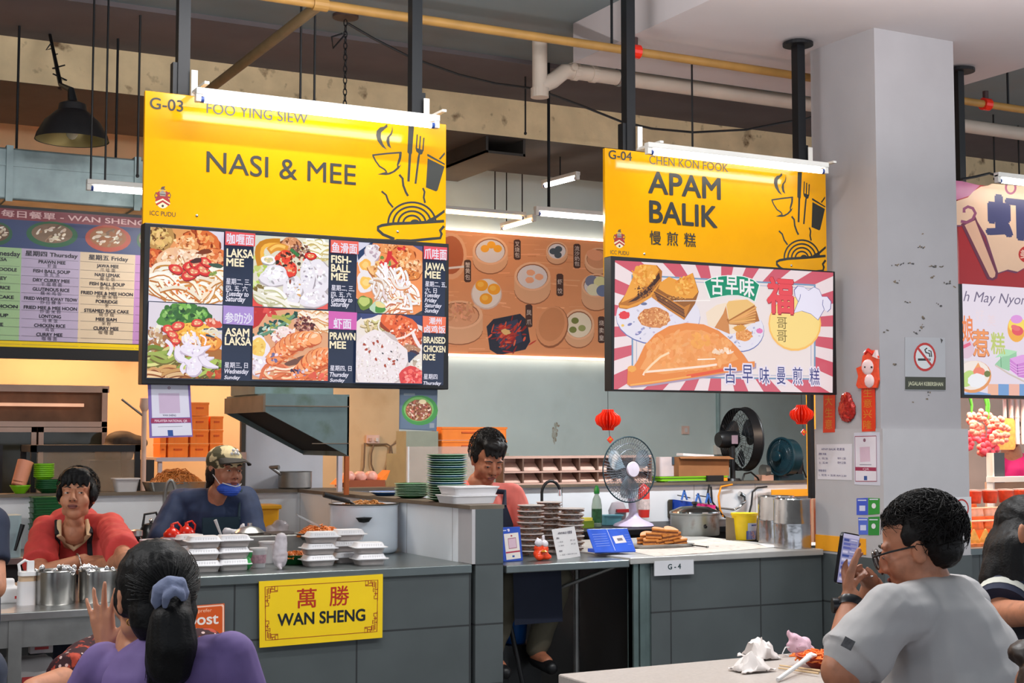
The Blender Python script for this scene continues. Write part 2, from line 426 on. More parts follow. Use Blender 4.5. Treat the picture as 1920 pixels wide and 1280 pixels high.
pa = at(1514, 735, 8.6); pb = at(1524, 925, 8.6)
struct('trim_5', MB().bx((pa.x+.05, 8.6, pb.z), (pb.x+.05, 8.68, 2.3)), m_yellowp, 'yellow door post beside the pillar')
struct('wall_right_stall', MB().bx((8.4, 9.6, 0), (17, 9.72, 3.8)), mat('peach_wall', (226, 196, 180), .7, var=.08, scale=3), 'peach back wall of the right stall')

# ------------------------------------------------------------------ counters
def box_thing(name, label, cat, parts, group=None, loc=None):
 t = thing(name, label, cat, loc or (0, 0, 0), group)
 for pn, mb, m in parts: mb.build(pn, m, t)
 return t
m_top = mat('steel_worktop', (118, 126, 126), .3, .85, var=.12, scale=5)
XL = at(330, 1085, YC).x
t = thing('tiled_counter', 'long grey tiled serving counter under the red and yellow noodle boards', 'counter', (2.2, 7.0, 0))
MB().bx((XL, YC, 0), (PXA-.004, YC+.1, .855)).build('tile_front', m_gtile, t)
MB().bx((XL, YC+.1, 0), (XL+.1, YC+1.15, .855)).build('tile_side', m_gtiley, t)
MB().bx((XL-.01, YC-.012, .855), (PXA-.004, YC+1.15, .9)).build('worktop', m_top, t, bevel=.004)
XR0 = at(1215, 1050, YC).x; XR1 = PX0-.03
t = thing('tiled_counter', 'grey tiled counter with a white number plate beside the pillar', 'counter', (4.9, 7.0, 0))
MB().bx((XR0+.02, YC, 0), (XR1, YC+.08, .86)).build('tile_front', m_gtile, t)
MB().bx((XR0+.02, YC+.08, 0), (XR0+.08, YC+1.28, .86)).build('side_panel', mat('shade_dark_panel', (26, 27, 29), .6), t)  # near-black colour puts the shade under the shelf into this panel
xg = at(1187, 1050, YC).x
g = MB(); [g.bx((xg+k*.042, YC-.004, 0), (xg+k*.042+.03, YC+.05, .86)) for k in range(2)]; g.bx((xg, YC+.01, 0), (XR0+.02, YC+.06, .86))
g.build('corner_frame', mat('green_grey_metal', (96, 112, 110), .4, .5, var=.2), t)
MB().bx((xg-.03, YC-.02, .86), (XR1, YC+1.3, .895)).build('worktop', mat('pale_worktop', (176, 174, 170), .4, .4, var=.1), t, bevel=.004)
xl0, xl1 = PXB+.012, xg-.035
t = thing('steel_shelf', 'open stainless steel shelf bridging the gap between the two counters', 'shelf', (4.0, 6.9, 0))
MB().bx((xl0, YC-.02, .845), (xl1, YC+.55, .885)).build('shelf_top', m_top, t, bevel=.005)
for x in (xl0+.03, xl1-.03):
 MB().cyl((x, YC+.5, 0), (x, YC+.5, .845), .018).build('leg', m_steeld, t)
b = MB(); b.cyl((xl1-.4, YC+.5, .62), (xl1-.02, YC+.1, .84), .01); b.build('brace', m_steeld, t)
t = thing('work_table', 'dark steel work table along the half wall behind the standing fan', 'table', (5.3, 8.9, 0))
wa = at(1090, 960, 8.7)
MB().bx((4.75, 8.55, .86), (7.3, YH, .9)).build('table_top', m_black, t, bevel=.004)
MB().bx((4.75, 8.6, .2), (7.3, 8.63, .86)).build('front_panel', mat('dark_panel', (40, 42, 44), .6), t)
for x, y in ((4.8, 8.6), (7.25, 8.6), (4.8, YH-.05), (7.25, YH-.05)): MB().cyl((x, y, 0), (x, y, .86), .02).build('leg', m_steeld, t)
t = thing('cabinet', 'dark cabinet in the shade behind the seated seller', 'cabinet', (4.1, 8.4, 0)); MB().bx((PXB+.05, 8.3, 0), (4.74, 8.9, .84)).build('body', mat('dark_panel', (40, 42, 44), .6), t); MB().bx((PXB+.04, 8.28, .84), (4.745, 8.92, .86)).build('top', m_black, t)
t = thing('work_table', 'stainless cooking bench along the half wall of the noodle stall', 'table', (1.6, 8.9, 0))
MB().bx((-.6, 8.62, .82), (3.25, YH, .86)).build('table_top', m_steeld, t, bevel=.004)
MB().bx((-.6, 8.66, .1), (3.25, 8.68, .82)).build('front_panel', mat('dark_panel', (40, 42, 44), .6), t)
for x, y in ((-.5, 8.66), (3.2, 8.66), (-.5, YH-.05), (3.2, YH-.05)): MB().cyl((x, y, 0), (x, y, .82), .02).build('leg', m_steeld, t)
tz = .80
ta = atz(0, 1150, tz); tb = atz(340, 1122, tz)
YT = ta.y; XT1 = XL-.03
t = thing('steel_table', 'stainless steel table carrying cutlery pots at the end of the tiled counter', 'table', (.4, YT+.35, 0))
MB().bx((-1.0, YT, tz-.035), (XT1, YT+1.35, tz)).build('table_top', m_steel, t, bevel=.004)
MB().bx((-1.0, YT+.01, tz-.15), (XT1, YT+.03, tz-.035)).build('apron', m_steeld, t)
xa = at(30, 1200, YT).x
for x in (xa-.03, XT1-.06, -.95):
 for y in (YT+.03, YT+1.28): MB().bx((x, y-.025, 0), (x+.055, y+.03, tz-.03)).build('leg', m_steeld, t)
MB().bx((-.95, YT+.03, .3), (XT1-.03, YT+.9, .33)).build('lower_shelf', m_steeld, t)
# ================================================================== hanging stall boards
YS = 6.5
m_print = mat('print_gloss', vc=True, rough=.35, var=.03)
m_scr = mat('screen_print', vc=True, rough=.15, var=.0, emit=.56)
m_yel = mat('yellow_acrylic', (240, 168, 6), .12, var=.03, coat=.2)
m_letter = mat('dark_letter', (40, 42, 40), .35, var=.05)
m_tube = mat('tube_glow', (255, 250, 244), .4, var=0, emit=9)
m_tubew = mat('warm_tube_glow', (255, 214, 160), .4, var=0, emit=7)
m_fit = mat('white_enamel', (226, 224, 218), .35, var=.04)
m_chrome = mat('chrome', (220, 220, 218), .12, 1, var=.05)
m_bluecap = mat('blue_end_cap', (40, 70, 140), .4)

def tube_lamp(label, a, b, glow=m_tube, r=.0135, axis='x', group=None, brackets=(), wire=True):
 """a batten lamp: enamel fitting over a glass tube, with end caps"""
 a, b = V(a), V(b); c = (a+b)/2; d = (b-a).normalized(); up = V((0, 0, 1))
 t = thing('fluorescent_lamp', label, 'lamp', tuple(c), group)
 R = Matrix((d, up.cross(d), up)).transposed()
 L = (b-a).length
 MB().box(c+up*.036, (L, .045, .03), R).build('fitting', m_fit, t, bevel=.004)
 MB().cyl(a+d*.03, b-d*.03, r, n=14).build('tube', glow, t, smooth=True)
 for p, s in ((a, 1), (b, -1)):
  MB().box(p+d*s*.012+up*.012, (.024, .034, .05), R).build('end_cap', m_fit, t, bevel=.003)
  MB().cyl(p+d*s*.024, p+d*s*.04, r*1.08, n=14).build('tube_cap', m_bluecap, t)
 return t

# --- shared icon artwork (cup, knife, fork, drink, noodle bowl) in the pixels of the first board
def ip(x, y): return (690+x/5.33, 220+y/5.33)
def icons(a):
 D = (44, 46, 42); P = lambda L: [ip(*p) for p in L]
 a.poly(P([(190, 66), (196, 95), (165, 120), (132, 150), (128, 200), (150, 265), (190, 325), (140, 295), (95, 235), (80, 180), (86, 135), (120, 100), (160, 92)]), D)
 a.poly(P([(240, 80), (248, 130), (240, 170), (215, 200), (215, 255), (232, 312), (196, 285), (182, 235), (192, 195), (225, 160), (238, 125)]), D)
 a.line(P([(42, 378), (180, 362), (335, 350)]), 3.2, D)
 a.line(P([(50, 385), (75, 435), (115, 490), (165, 520), (182, 540), (178, 560)]), 3.0, D)
 a.line(P([(320, 352), (318, 400), (305, 440), (296, 470), (298, 492)]), 3.2, D)
 a.line(P([(335, 350), (326, 420), (305, 470)]), 1.4, D)
 a.poly(P([(95, 570), (150, 552), (182, 545), (200, 555), (250, 535), (285, 505), (296, 485), (312, 485), (332, 470), (310, 510), (270, 545), (220, 570), (180, 576)]), D)
 a.poly(P([(405, 60), (462, 62), (440, 355), (432, 372), (416, 642), (392, 640), (406, 365), (393, 348)]), D)
 for x in (0, 32, 66): a.line(P([(492+x, 170+x*.5), (482+x, 310+x*.4)]), 2.6, D)
 a.poly(P([(474, 305), (482, 340), (505, 360), (495, 400), (464, 662), (484, 664), (520, 372), (540, 368), (554, 330), (545, 325), (500, 310)]), D)
 a.poly(P([(590, 368), (600, 366), (768, 462), (766, 476), (592, 386)]), D)
 a.line(P([(715, 418), (770, 355)]), 3.2, D)
 a.poly(P([(596, 410), (764, 492), (695, 728), (680, 740), (578, 700)]), D)
 a.line(P([(312, 572), (345, 610), (352, 680), (378, 748), (400, 785)]), 4.2, D)
 a.line(P([(135, 738), (180, 775), (205, 845), (250, 900)]), 3.6, D)
 a.line(P([(548, 705), (565, 745), (556, 800), (570, 855)]), 3.6, D)
 for r in (238, 188, 138, 88): a.line(P([(445+r*1.0*math.cos(t)-6, 1058+r*.88*math.sin(t)) for t in [PI+PI*k/22*.98 for k in range(23)]]), 3.7, D)
 a.ell(*ip(468, 1045), 8, 5, D, a0=PI, a1=2*PI)
 a.poly(P([(590, 1025), (680, 980), (765, 920), (765, 950), (690, 1005), (640, 1040), (590, 1048)]), D)
 a.line(P([(760, 1036), (500, 1052), (250, 1062), (140, 1078), (100, 1095), (100, 1125), (150, 1170), (262, 1215)]), 5.4, D)
 a.line(P([(760, 1085), (720, 1130), (735, 1165), (722, 1205), (640, 1212), (430, 1232), (280, 1228)]), 5.0, D)
 a.line(P([(0, 1212), (60, 1216), (280, 1226)]), 2.4, D)
def emblem(a):
 """small crest: helm with crest over a shield, and the arcade's name under it"""
 R_, W, D, B_ = (168, 44, 44), (228, 214, 180), (60, 50, 46), (92, 70, 60)
 cx, cy = 305, 368
 a.poly([(cx-12, cy+2), (cx+12, cy+4), (cx+14, cy+14), (cx+6, cy+21), (cx, cy+23), (cx-7, cy+20), (cx-14, cy+11)], W)          # shield
 a.poly([(cx-13, cy+4), (cx, cy-3), (cx+13, cy+6), (cx+14, cy+13), (cx, cy+4), (cx-14, cy+10)], R_)
 a.poly([(cx-13, cy+14), (cx, cy+7), (cx+13, cy+15), (cx+11, cy+18), (cx, cy+11), (cx-11, cy+17)], R_)
 a.ell(cx, cy+18, 2.4, 2.4, D, n=10)
 for k in (-1, 1): a.poly([(cx+k*2, cy+2), (cx+k*6, cy-10), (cx+k*13, cy-6), (cx+k*9, cy-1), (cx+k*15, cy+2), (cx+k*10, cy+4)], (150, 50, 50)); a.line([(cx+k*12, cy-8), (cx+k*15, cy-2), (cx+k*13, cy+4)], 1.4, B_)
 a.poly([(cx-5, cy-1), (cx-6, cy-8), (cx, cy-11), (cx+6, cy-7), (cx+5, cy)], (150, 140, 130)); a.line([(cx-5, cy-4), (cx+5, cy-3)], 1.2, D)   # helm
 a.line([(cx-7, cy-12), (cx+6, cy-11)], 2, (200, 170, 90)); a.poly([(cx-4, cy-13), (cx-2, cy-18), (cx+5, cy-19), (cx+3, cy-15), (cx+6, cy-12)], B_)
 a.text('ICC PUDU', 281, 403, 329, 8.5, D, bold=.005)

plS = planeY(YS-.012)
SH = at(1132, 275, YS) - at(271, 167, YS); SH.y = 0
plS2 = lambda u, v: plS(u, v)+SH
def board(label, sh, name_txt):
 a, b = at(271, 167, YS)+sh, at(835, 237, YS)+sh; zb = (at(268, 432, YS)+sh).z
 t = thing('hanging_sign', label, 'sign', ((a.x+b.x)/2, YS, zb))
 zt = (a.z+b.z)/2
 MB().bx((a.x, YS-.012, zb-.05), (b.x, YS+.012, zt)).build('panel', m_yel, t, bevel=.003)
 pl = lambda u, v: plS(u, v)+sh
 cl = [(272, 150), (834, 220), (834, 470), (266, 470)]
 ic = Art(pl, clip=cl); icons(ic); emblem(ic)
 for p in ((369, 404), (745.5, 434)):
  q = pl(*p); MB().ball(q, (.008, .006, .008), 10).build('screw', m_chrome, t, smooth=True)
 tx = Art(plS, base=.0025); name_txt(tx); n = len(ic.v); ic.v += tx.v; ic.f += [[i+n for i in f] for f in tx.f]; ic.m += tx.m; ic.c += tx.c; ic.build('icon_print', m_print, t)
 return t, a, b, zb, zt
def n1(a):
 D = (44, 46, 42)
 a.text('G-03', 281, 203, 343, 21, D, bold=.012)
 a.text('FOO YING SIEW', 387, 212, 577, 20, (70, 82, 90))
 a.text('NASI & MEE', 387, 322, 667, 39, D, bold=.004)
def n2(a):
 D = (44, 46, 42)
 a.text('G-04', 1141, 297, 1184, 16, D, bold=.012)
 a.text('CHEN KON FOOK', 1217, 307, 1365, 16, (96, 92, 78))
 a.text('APAM', 1216, 361, 1350, 40, D, bold=.022)
 a.text('BALIK', 1218, 416, 1344, 40, D, bold=.022)
 for ch, u0, u1, v in (('慢', 1218, 1239, 458), ('煎', 1250.5, 1271, 460), ('糕', 1282.5, 1304, 462)): a.text(ch, u0, v, u1, 26, D, bold=.01)
S1, a1_, b1_, zb1, zt1 = board('yellow hanging board with cutlery icons over the food menu screen', V((0, 0, 0)), n1)
S2, a2_, b2_, zb2, zt2 = board('yellow hanging board with bold two-line lettering over the pancake screen', SH, n2)
YP = YS+.05
def pole(S, u, zt, flange=False, nm='pole'):
 p = at(u, 150, YP); zb = zb1-.3
 MB().bx((p.x-.028, YP-.028, zb), (p.x+.028, YP+.028, zt)).build(nm, m_black, S)
 if flange:
  MB().cyl((p.x, YP, zt-.03), (p.x, YP, zt-.012), .09, .09, 24).build('ceiling_flange', m_black, S)
  MB().cyl((p.x, YP, zt-.012), (p.x, YP, zt), .06, .06, 24).build('flange_collar', m_black, S)
 return p.x
xp1 = pole(S1, 342, ZS-.001); xp2 = pole(S1, 778, ZS-.001); xp3 = pole(S2, 1178, ZS-.001); xp4 = pole(S2, 1497, ZD-.001, True)
for S, x, s, zt in ((S1, xp1, -1, zt1), (S1, xp2, 1, zt1), (S2, xp3, -1, zt2), (S2, xp4, 1, zt2)):
 MB().bx((x+s*.028, YP-.02, zt-.1), (x+s*.05, YP+.03, zt+.16)).build('pole_sleeve', m_black, S)

# --- lamps clipped over the boards
YT_ = 6.30
def board_lamp(label, u0, v0, u1, v1, S, px_):
 a, b = at(u0, v0, YT_), at(u1, v1, YT_); z = (a.z+b.z)/2; a.z = b.z = z
 t = tube_lamp(label, a, b)
 for x in px_:
  m = MB(); m.box((x+.045, (YT_+YP)/2-.02, max(z+.06, (zt1 if S is S1 else zt2)+.02)), (.022, YP-YT_-.02, .012)); m.box((x+.045, YP-.045, z+.12), (.03, .006, .13)); m.build('bracket', m_fit, t)
 return t
board_lamp('lit tube lamp above the yellow rice and noodle board', 366, 188, 822, 234, S1, (xp1, xp2))
board_lamp('lit tube lamp above the yellow pancake board', 1212, 289, 1550, 318, S2, (xp3, xp4))

# ------------------------------------------------------------------ painted food photographs (unit square -> quad on the screen)
class Dish:
 def __init__(s, art, q): s.a, s.q = art, q; art.clip = q
 def P(s, x, y):
  (ax, ay), (bx, by), (cx, cy), (dx, dy) = s.q
  return ((ax*(1-x)+bx*x)*(1-y)+(dx*(1-x)+cx*x)*y, (ay*(1-x)+by*x)*(1-y)+(dy*(1-x)+cy*x)*y)
 def fill(s, col): s.a.poly(s.q, col)
 def pol(s, pts, col): s.a.poly([s.P(*p) for p in pts], col)
 def B(s, x, y, rx, ry, col, rot=0, n=18, j=.08):
  ph = random.random()*9
  pts = []
  for k in range(n):
   t = 2*PI*k/n; r = 1+j*(math.sin(3*t+ph)+.7*math.sin(5*t+ph*2))
   X, Y = rx*r*math.cos(t), ry*r*math.sin(t)
   pts.append(s.P(x+X*math.cos(rot)-Y*math.sin(rot), y+X*math.sin(rot)+Y*math.cos(rot)))
  s.a.poly(pts, col)
 def T(s, x, y, rx, ry, cols, n, sz=.02, rot=0, asp=1):
  for _ in range(n):
   t, r = random.random()*2*PI, math.sqrt(random.random())
   X, Y = rx*r*math.cos(t), ry*r*math.sin(t); k = sz*random.uniform(.5, 1.3)
   s.B(x+X*math.cos(rot)-Y*math.sin(rot), y+X*math.sin(rot)+Y*math.cos(rot), k, k*asp*random.uniform(.5, 1), jit(random.choice(cols), 14), random.random()*3, 8, .12)
 def S(s, x0, y0, x1, y1, w, col, c=.1, taper=False):
  dx, dy = x1-x0, y1-y0; pts = []
  for k in range(8):
   t = k/7; o = c*math.sin(PI*t); pts.append(s.P(x0+dx*t-dy*o, y0+dy*t+dx*o))
  s.a.line(pts, w*(s.q[1][0]-s.q[0][0]), col, taper)
 def N(s, x, y, rx, ry, n, cols, w=.022, ang=0, spread=.6, L=.3, dark=None):
  for _ in range(n):
   t, r = random.random()*2*PI, math.sqrt(random.random()); X, Y = x+rx*r*math.cos(t), y+ry*r*math.sin(t)
   a = ang+random.uniform(-spread, spread); l = L*random.uniform(.6, 1.2)/2; c = random.uniform(-.35, .35); col = jit(random.choice(cols), 12)
   if dark: s.S(X-math.cos(a)*l, Y-math.sin(a)*l+w*.45, X+math.cos(a)*l, Y+math.sin(a)*l+w*.45, w*1.25, jit(dark, 12), c)
   s.S(X-math.cos(a)*l, Y-math.sin(a)*l, X+math.cos(a)*l, Y+math.sin(a)*l, w*random.uniform(.8, 1.2), col, c)
 def chunk(s, x, y, rx, ry, base, lo, hi, rot=0, n=26):
  s.B(x, y+ry*.12, rx*1.04, ry*1.04, lo, rot); s.B(x, y, rx, ry, base, rot)
  s.T(x-rx*.05, y-ry*.1, rx*.75, ry*.72, [base, hi, hi, lo], n, min(rx, ry)*.22, rot, .8)
 def ring(s, x, y, r, col, inner, rot=0, k=.62):
  s.B(x, y+r*.1, r*1.05, r*k*1.1, tuple(c*.65 for c in col), rot, j=.05); s.B(x, y, r, r*k, col, rot, j=.05); s.B(x, y, r*.62, r*k*.58, inner, rot, j=.1)
  for t in (0.6, 2.4, 4.2): s.B(x+r*.4*math.cos(t), y+r*k*.4*math.sin(t), r*.16, r*.12, (240, 214, 160), 0, 8)
def laksa(d):
 d.fill((214, 206, 216)); d.B(.5, .62, .75, .72, (218, 152, 92)); d.pol([(.62, 0), (1, 0), (1, .35)], (216, 208, 220))
 d.pol([(0, .82), (.25, .97), (.5, 1.02), (0, 1.02)], (222, 214, 228)); d.pol([(.98, .9), (1.01, .88), (1.01, 1.01), (.7, 1.01)], (222, 212, 222))
 d.chunk(.72, .16, .26, .17, (214, 108, 52), (150, 60, 26), (238, 160, 96), .4, 60); d.chunk(.88, .38, .18, .16, (220, 120, 64), (160, 66, 28), (244, 180, 130), 0, 40)
 d.chunk(.13, .14, .2, .2, (182, 138, 78), (104, 66, 30), (218, 180, 112), 0, 90); d.chunk(.08, .45, .13, .17, (206, 92, 44), (150, 60, 26), (236, 140, 80), 0, 30)
 d.chunk(.46, .22, .2, .13, (226, 150, 92), (160, 82, 36), (246, 200, 150), -.35, 50); d.chunk(.35, .42, .27, .16, (232, 184, 142), (178, 108, 58), (250, 222, 196), -.25, 70)
 d.chunk(.6, .37, .16, .1, (236, 200, 168), (170, 110, 70), (250, 228, 206), -.2, 30); d.B(.74, .29, .1, .035, (122, 54, 26), -.2)
 d.N(.5, .76, .56, .2, 60, [(240, 226, 204), (232, 210, 186), (246, 238, 226)], .042, -.15, .7, .6, (196, 132, 62))
 d.N(.25, .86, .25, .08, 18, [(240, 226, 204), (246, 238, 226)], .04, .45, .3, .5, (186, 112, 50)); d.T(.6, .8, .4, .15, [(226, 130, 50), (220, 100, 40)], 26, .018)
 for x, y, r, ro in ((.36, .55, .1, .3), (.56, .5, .11, -.2), (.63, .47, .1, .5), (.72, .54, .11, .5), (.76, .43, .09, .6), (.54, .62, .11, -.3), (.6, .57, .09, .1)): d.ring(x, y, r, (214, 52, 48), (226, 140, 110), ro)
 d.B(.63, .42, .08, .035, (74, 42, 40), -.3); d.B(.9, .47, .1, .03, (62, 84, 70), .1); d.T(.85, .57, .06, .05, [(120, 140, 60), (190, 190, 110)], 12, .02)
def fishball(d):
 d.fill((206, 208, 196)); d.B(.5, .52, .62, .6, (216, 210, 190)); d.pol([(0, .8), (.12, .93), (.3, 1.02), (0, 1.02)], (222, 74, 66)); d.pol([(1.01, .84), (.85, .95), (.7, 1.02), (1.01, 1.02)], (226, 92, 86))
 d.T(.05, .55, .14, .35, [(196, 208, 120), (168, 186, 80), (214, 222, 160)], 40, .04); d.T(.1, .78, .08, .08, [(120, 100, 40), (150, 130, 50)], 16, .03)
 d.N(.85, .15, .22, .14, 30, [(232, 226, 206), (244, 240, 228)], .03, .2, .7, .25, (196, 176, 110)); d.chunk(.5, .1, .14, .1, (206, 140, 96), (130, 76, 44), (232, 176, 136), 0, 30)
 d.S(.1, .42, .35, .08, .1, (196, 128, 28), -.4); d.S(.13, .38, .35, .12, .05, (236, 176, 66), -.4); d.S(.2, .22, .45, .18, .1, (214, 144, 50), -.2); d.S(.22, .2, .42, .15, .04, (242, 190, 96), -.2)
 d.T(.63, .2, .12, .1, [(86, 50, 44), (126, 80, 70), (190, 150, 130)], 50, .022); d.ring(.2, .34, .1, (238, 234, 236), (198, 190, 150)); d.ring(.76, .25, .08, (210, 44, 34), (224, 140, 90))
 d.chunk(.4, .3, .1, .12, (220, 66, 40), (130, 30, 20), (246, 130, 90), .7, 20); d.chunk(.48, .44, .09, .13, (222, 60, 44), (120, 30, 20), (244, 120, 80), -.4, 20); d.T(.5, .35, .2, .14, [(96, 46, 30), (60, 44, 30), (226, 200, 160), (220, 80, 50)], 60, .022)
 d.S(.49, .17, .6, .26, .04, (58, 120, 66), 0); W, Lo, Hi = (226, 220, 228), (176, 166, 170), (244, 240, 246)
 d.chunk(.85, .55, .2, .25, W, Lo, Hi, .2, 40); d.chunk(.72, .55, .1, .25, W, (160, 150, 160), Hi, 0, 40); d.chunk(.28, .56, .19, .15, W, Lo, Hi, -.2, 50); d.chunk(.53, .75, .13, .2, W, Lo, Hi, .1, 40)
 d.chunk(.82, .85, .2, .13, (226, 218, 226), Lo, Hi, -.2, 30); d.N(.3, .88, .2, .08, 14, [(230, 226, 210), (240, 236, 228)], .04, .4, .3, .35, (186, 182, 140)); d.B(.49, .63, .015, .035, (130, 60, 40)); d.T(.62, .72, .08, .1, [(206, 156, 90)], 5, .02)
def jawa(d):
 d.fill((206, 204, 222)); d.pol([(0, .15), (.2, 0), (.26, 0), (.02, .26)], (44, 62, 98)); d.B(.55, .5, .62, .6, (232, 142, 84)); d.pol([(.85, 0), (1, 0), (1, .08)], (90, 90, 130)); d.pol([(0, .8), (.5, 1.02), (0, 1.02)], (44, 52, 74)); d.pol([(1.01, .93), (.85, 1.02), (1.01, 1.02)], (60, 62, 66))
 d.chunk(.24, .13, .12, .12, (226, 218, 222), (180, 160, 170), (244, 240, 244), .3, 16); d.chunk(.5, .06, .16, .08, (226, 150, 90), (160, 90, 44), (242, 190, 140), 0, 24)
 d.chunk(.72, .12, .18, .1, (222, 128, 66), (150, 70, 30), (244, 180, 124), .2, 46); d.chunk(.72, .3, .14, .14, (226, 146, 80), (160, 82, 34), (246, 196, 140), .3, 46); d.chunk(.88, .32, .14, .13, (232, 164, 110), (166, 92, 44), (248, 208, 164), 0, 46); d.chunk(.8, .42, .16, .08, (216, 128, 60), (150, 74, 30), (240, 176, 110), .1, 30)
 d.B(.14, .32, .13, .13, (228, 220, 222)); d.B(.13, .32, .09, .085, (238, 178, 84)); d.B(.13, .32, .05, .05, (244, 200, 120)); d.B(.14, .56, .14, .16, (228, 220, 222)); d.B(.14, .57, .09, .09, (240, 190, 90)); d.B(.14, .57, .05, .05, (246, 206, 126))
 d.N(.36, .44, .12, .12, 30, [(232, 176, 110), (240, 196, 140)], .04, .6, 1.2, .2, (176, 104, 50)); d.S(.42, .3, .5, .1, .07, (206, 48, 50), .1); d.S(.48, .14, .62, .28, .04, (206, 48, 50), 0); d.S(.35, .26, .46, .34, .05, (216, 60, 60), 0); d.S(.45, .36, .6, .3, .05, (196, 60, 50), 0); d.T(.68, .05, .06, .03, [(206, 50, 56)], 10, .02)
 d.B(.38, .2, .03, .025, (104, 136, 60)); d.B(.5, .28, .02, .04, (104, 140, 70))
 d.N(.5, .6, .22, .2, 80, [(234, 228, 230), (244, 240, 242), (226, 214, 210)], .035, 1.2, 1.0, .3, (190, 150, 120)); d.N(.72, .7, .18, .2, 34, [(240, 236, 238), (236, 226, 214)], .035, 1.1, .8, .3, (206, 130, 76)); d.N(.55, .9, .2, .07, 24, [(238, 230, 230), (240, 220, 196)], .035, -.3, .5, .25, (200, 120, 80))
 d.B(.13, .86, .115, .1, (104, 130, 50)); d.B(.12, .84, .085, .065, (184, 196, 110)); d.B(.33, .92, .12, .09, (180, 204, 176)); d.B(.36, .94, .08, .06, (76, 140, 60)); d.B(.36, .88, .08, .04, (226, 206, 140), .3)
def asam(d):
 d.fill((216, 206, 216)); d.B(.5, .85, .7, .45, (166, 104, 46)); d.T(.1, .5, .16, .2, [(216, 196, 166), (176, 136, 96), (240, 230, 214), (150, 100, 66)], 80, .03)
 for x, y, r in ((.35, .14, .16), (.52, .1, .15), (.72, .14, .13), (.25, .22, .13), (.45, .2, .15), (.62, .17, .12)): d.B(x, y, r, r*.8, random.choice([(62, 116, 46), (84, 140, 56), (54, 100, 44)]), 0, 18, .13)
 d.T(.48, .14, .32, .12, [(110, 168, 70), (140, 190, 96), (58, 104, 44), (40, 84, 40)], 70, .035)
 d.chunk(.62, .34, .26, .09, (244, 186, 70), (206, 130, 36), (252, 216, 120), -.05, 30); d.chunk(.55, .43, .18, .09, (240, 172, 60), (206, 126, 40), (250, 206, 110), .1, 30); d.chunk(.85, .5, .14, .12, (230, 146, 56), (180, 96, 34), (246, 186, 96), .2, 30)
 d.B(.88, .25, .12, .06, (214, 90, 66), .3); d.T(.85, .25, .12, .05, [(240, 180, 160), (206, 70, 54)], 14, .025)
 d.S(.75, .34, 1.0, .32, .035, (40, 62, 84), 0); d.S(.78, .41, .9, .43, .03, (40, 62, 84), 0); d.N(.86, .37, .1, .03, 8, [(226, 216, 190)], .02, 0, .3, .14)
 for x, y, r, ro in ((.28, .35, .09, .2), (.4, .3, .09, -.3), (.33, .42, .08, .4), (.37, .5, .07, .2), (.32, .58, .07, 0), (.66, .25, .08, -.1)): d.ring(x, y, r, (222, 64, 54), (232, 150, 120), ro)
 d.N(.2, .78, .2, .12, 34, [(150, 166, 76), (186, 196, 110), (120, 140, 56), (206, 206, 130)], .045, -.3, .25, .45, (104, 92, 36)); d.N(.75, .85, .2, .08, 20, [(128, 156, 60), (170, 186, 90)], .05, -.5, .3, .3, (96, 84, 30)); d.N(.35, .95, .35, .04, 14, [(206, 156, 96), (226, 190, 140)], .04, -.1, .4, .3, (140, 76, 30)); d.T(.9, .93, .12, .06, [(196, 74, 36), (176, 84, 40)], 20, .04)
 W = (232, 222, 236)
 for pts in (((.42, .56), (.5, .72)), ((.38, .58), (.58, .78)), ((.5, .5), (.85, .56)), ((.55, .56), (.9, .72)), ((.6, .6), (.82, .68)), ((.7, .56), (.96, .85)), ((.5, .78), (.72, .76)), ((.52, .85), (.74, .9)), ((.5, .9), (.7, .8))): d.S(*pts[0], *pts[1], .11, (198, 184, 204), .25, True); d.S(pts[0][0], pts[0][1]-.012, pts[1][0], pts[1][1]-.012, .085, W, .25, True)
 d.chunk(.63, .84, .1, .13, W, (186, 170, 190), (246, 242, 248), .2, 14); d.chunk(.6, .62, .16, .08, W, (196, 180, 200), (246, 242, 248), .1, 16); d.N(.6, .48, .15, .06, 16, [W, (244, 226, 216)], .025, 1.2, .6, .14); d.S(.24, .5, .28, .7, .05, W, -.3); d.S(.5, .8, .5, .93, .045, W, .3)
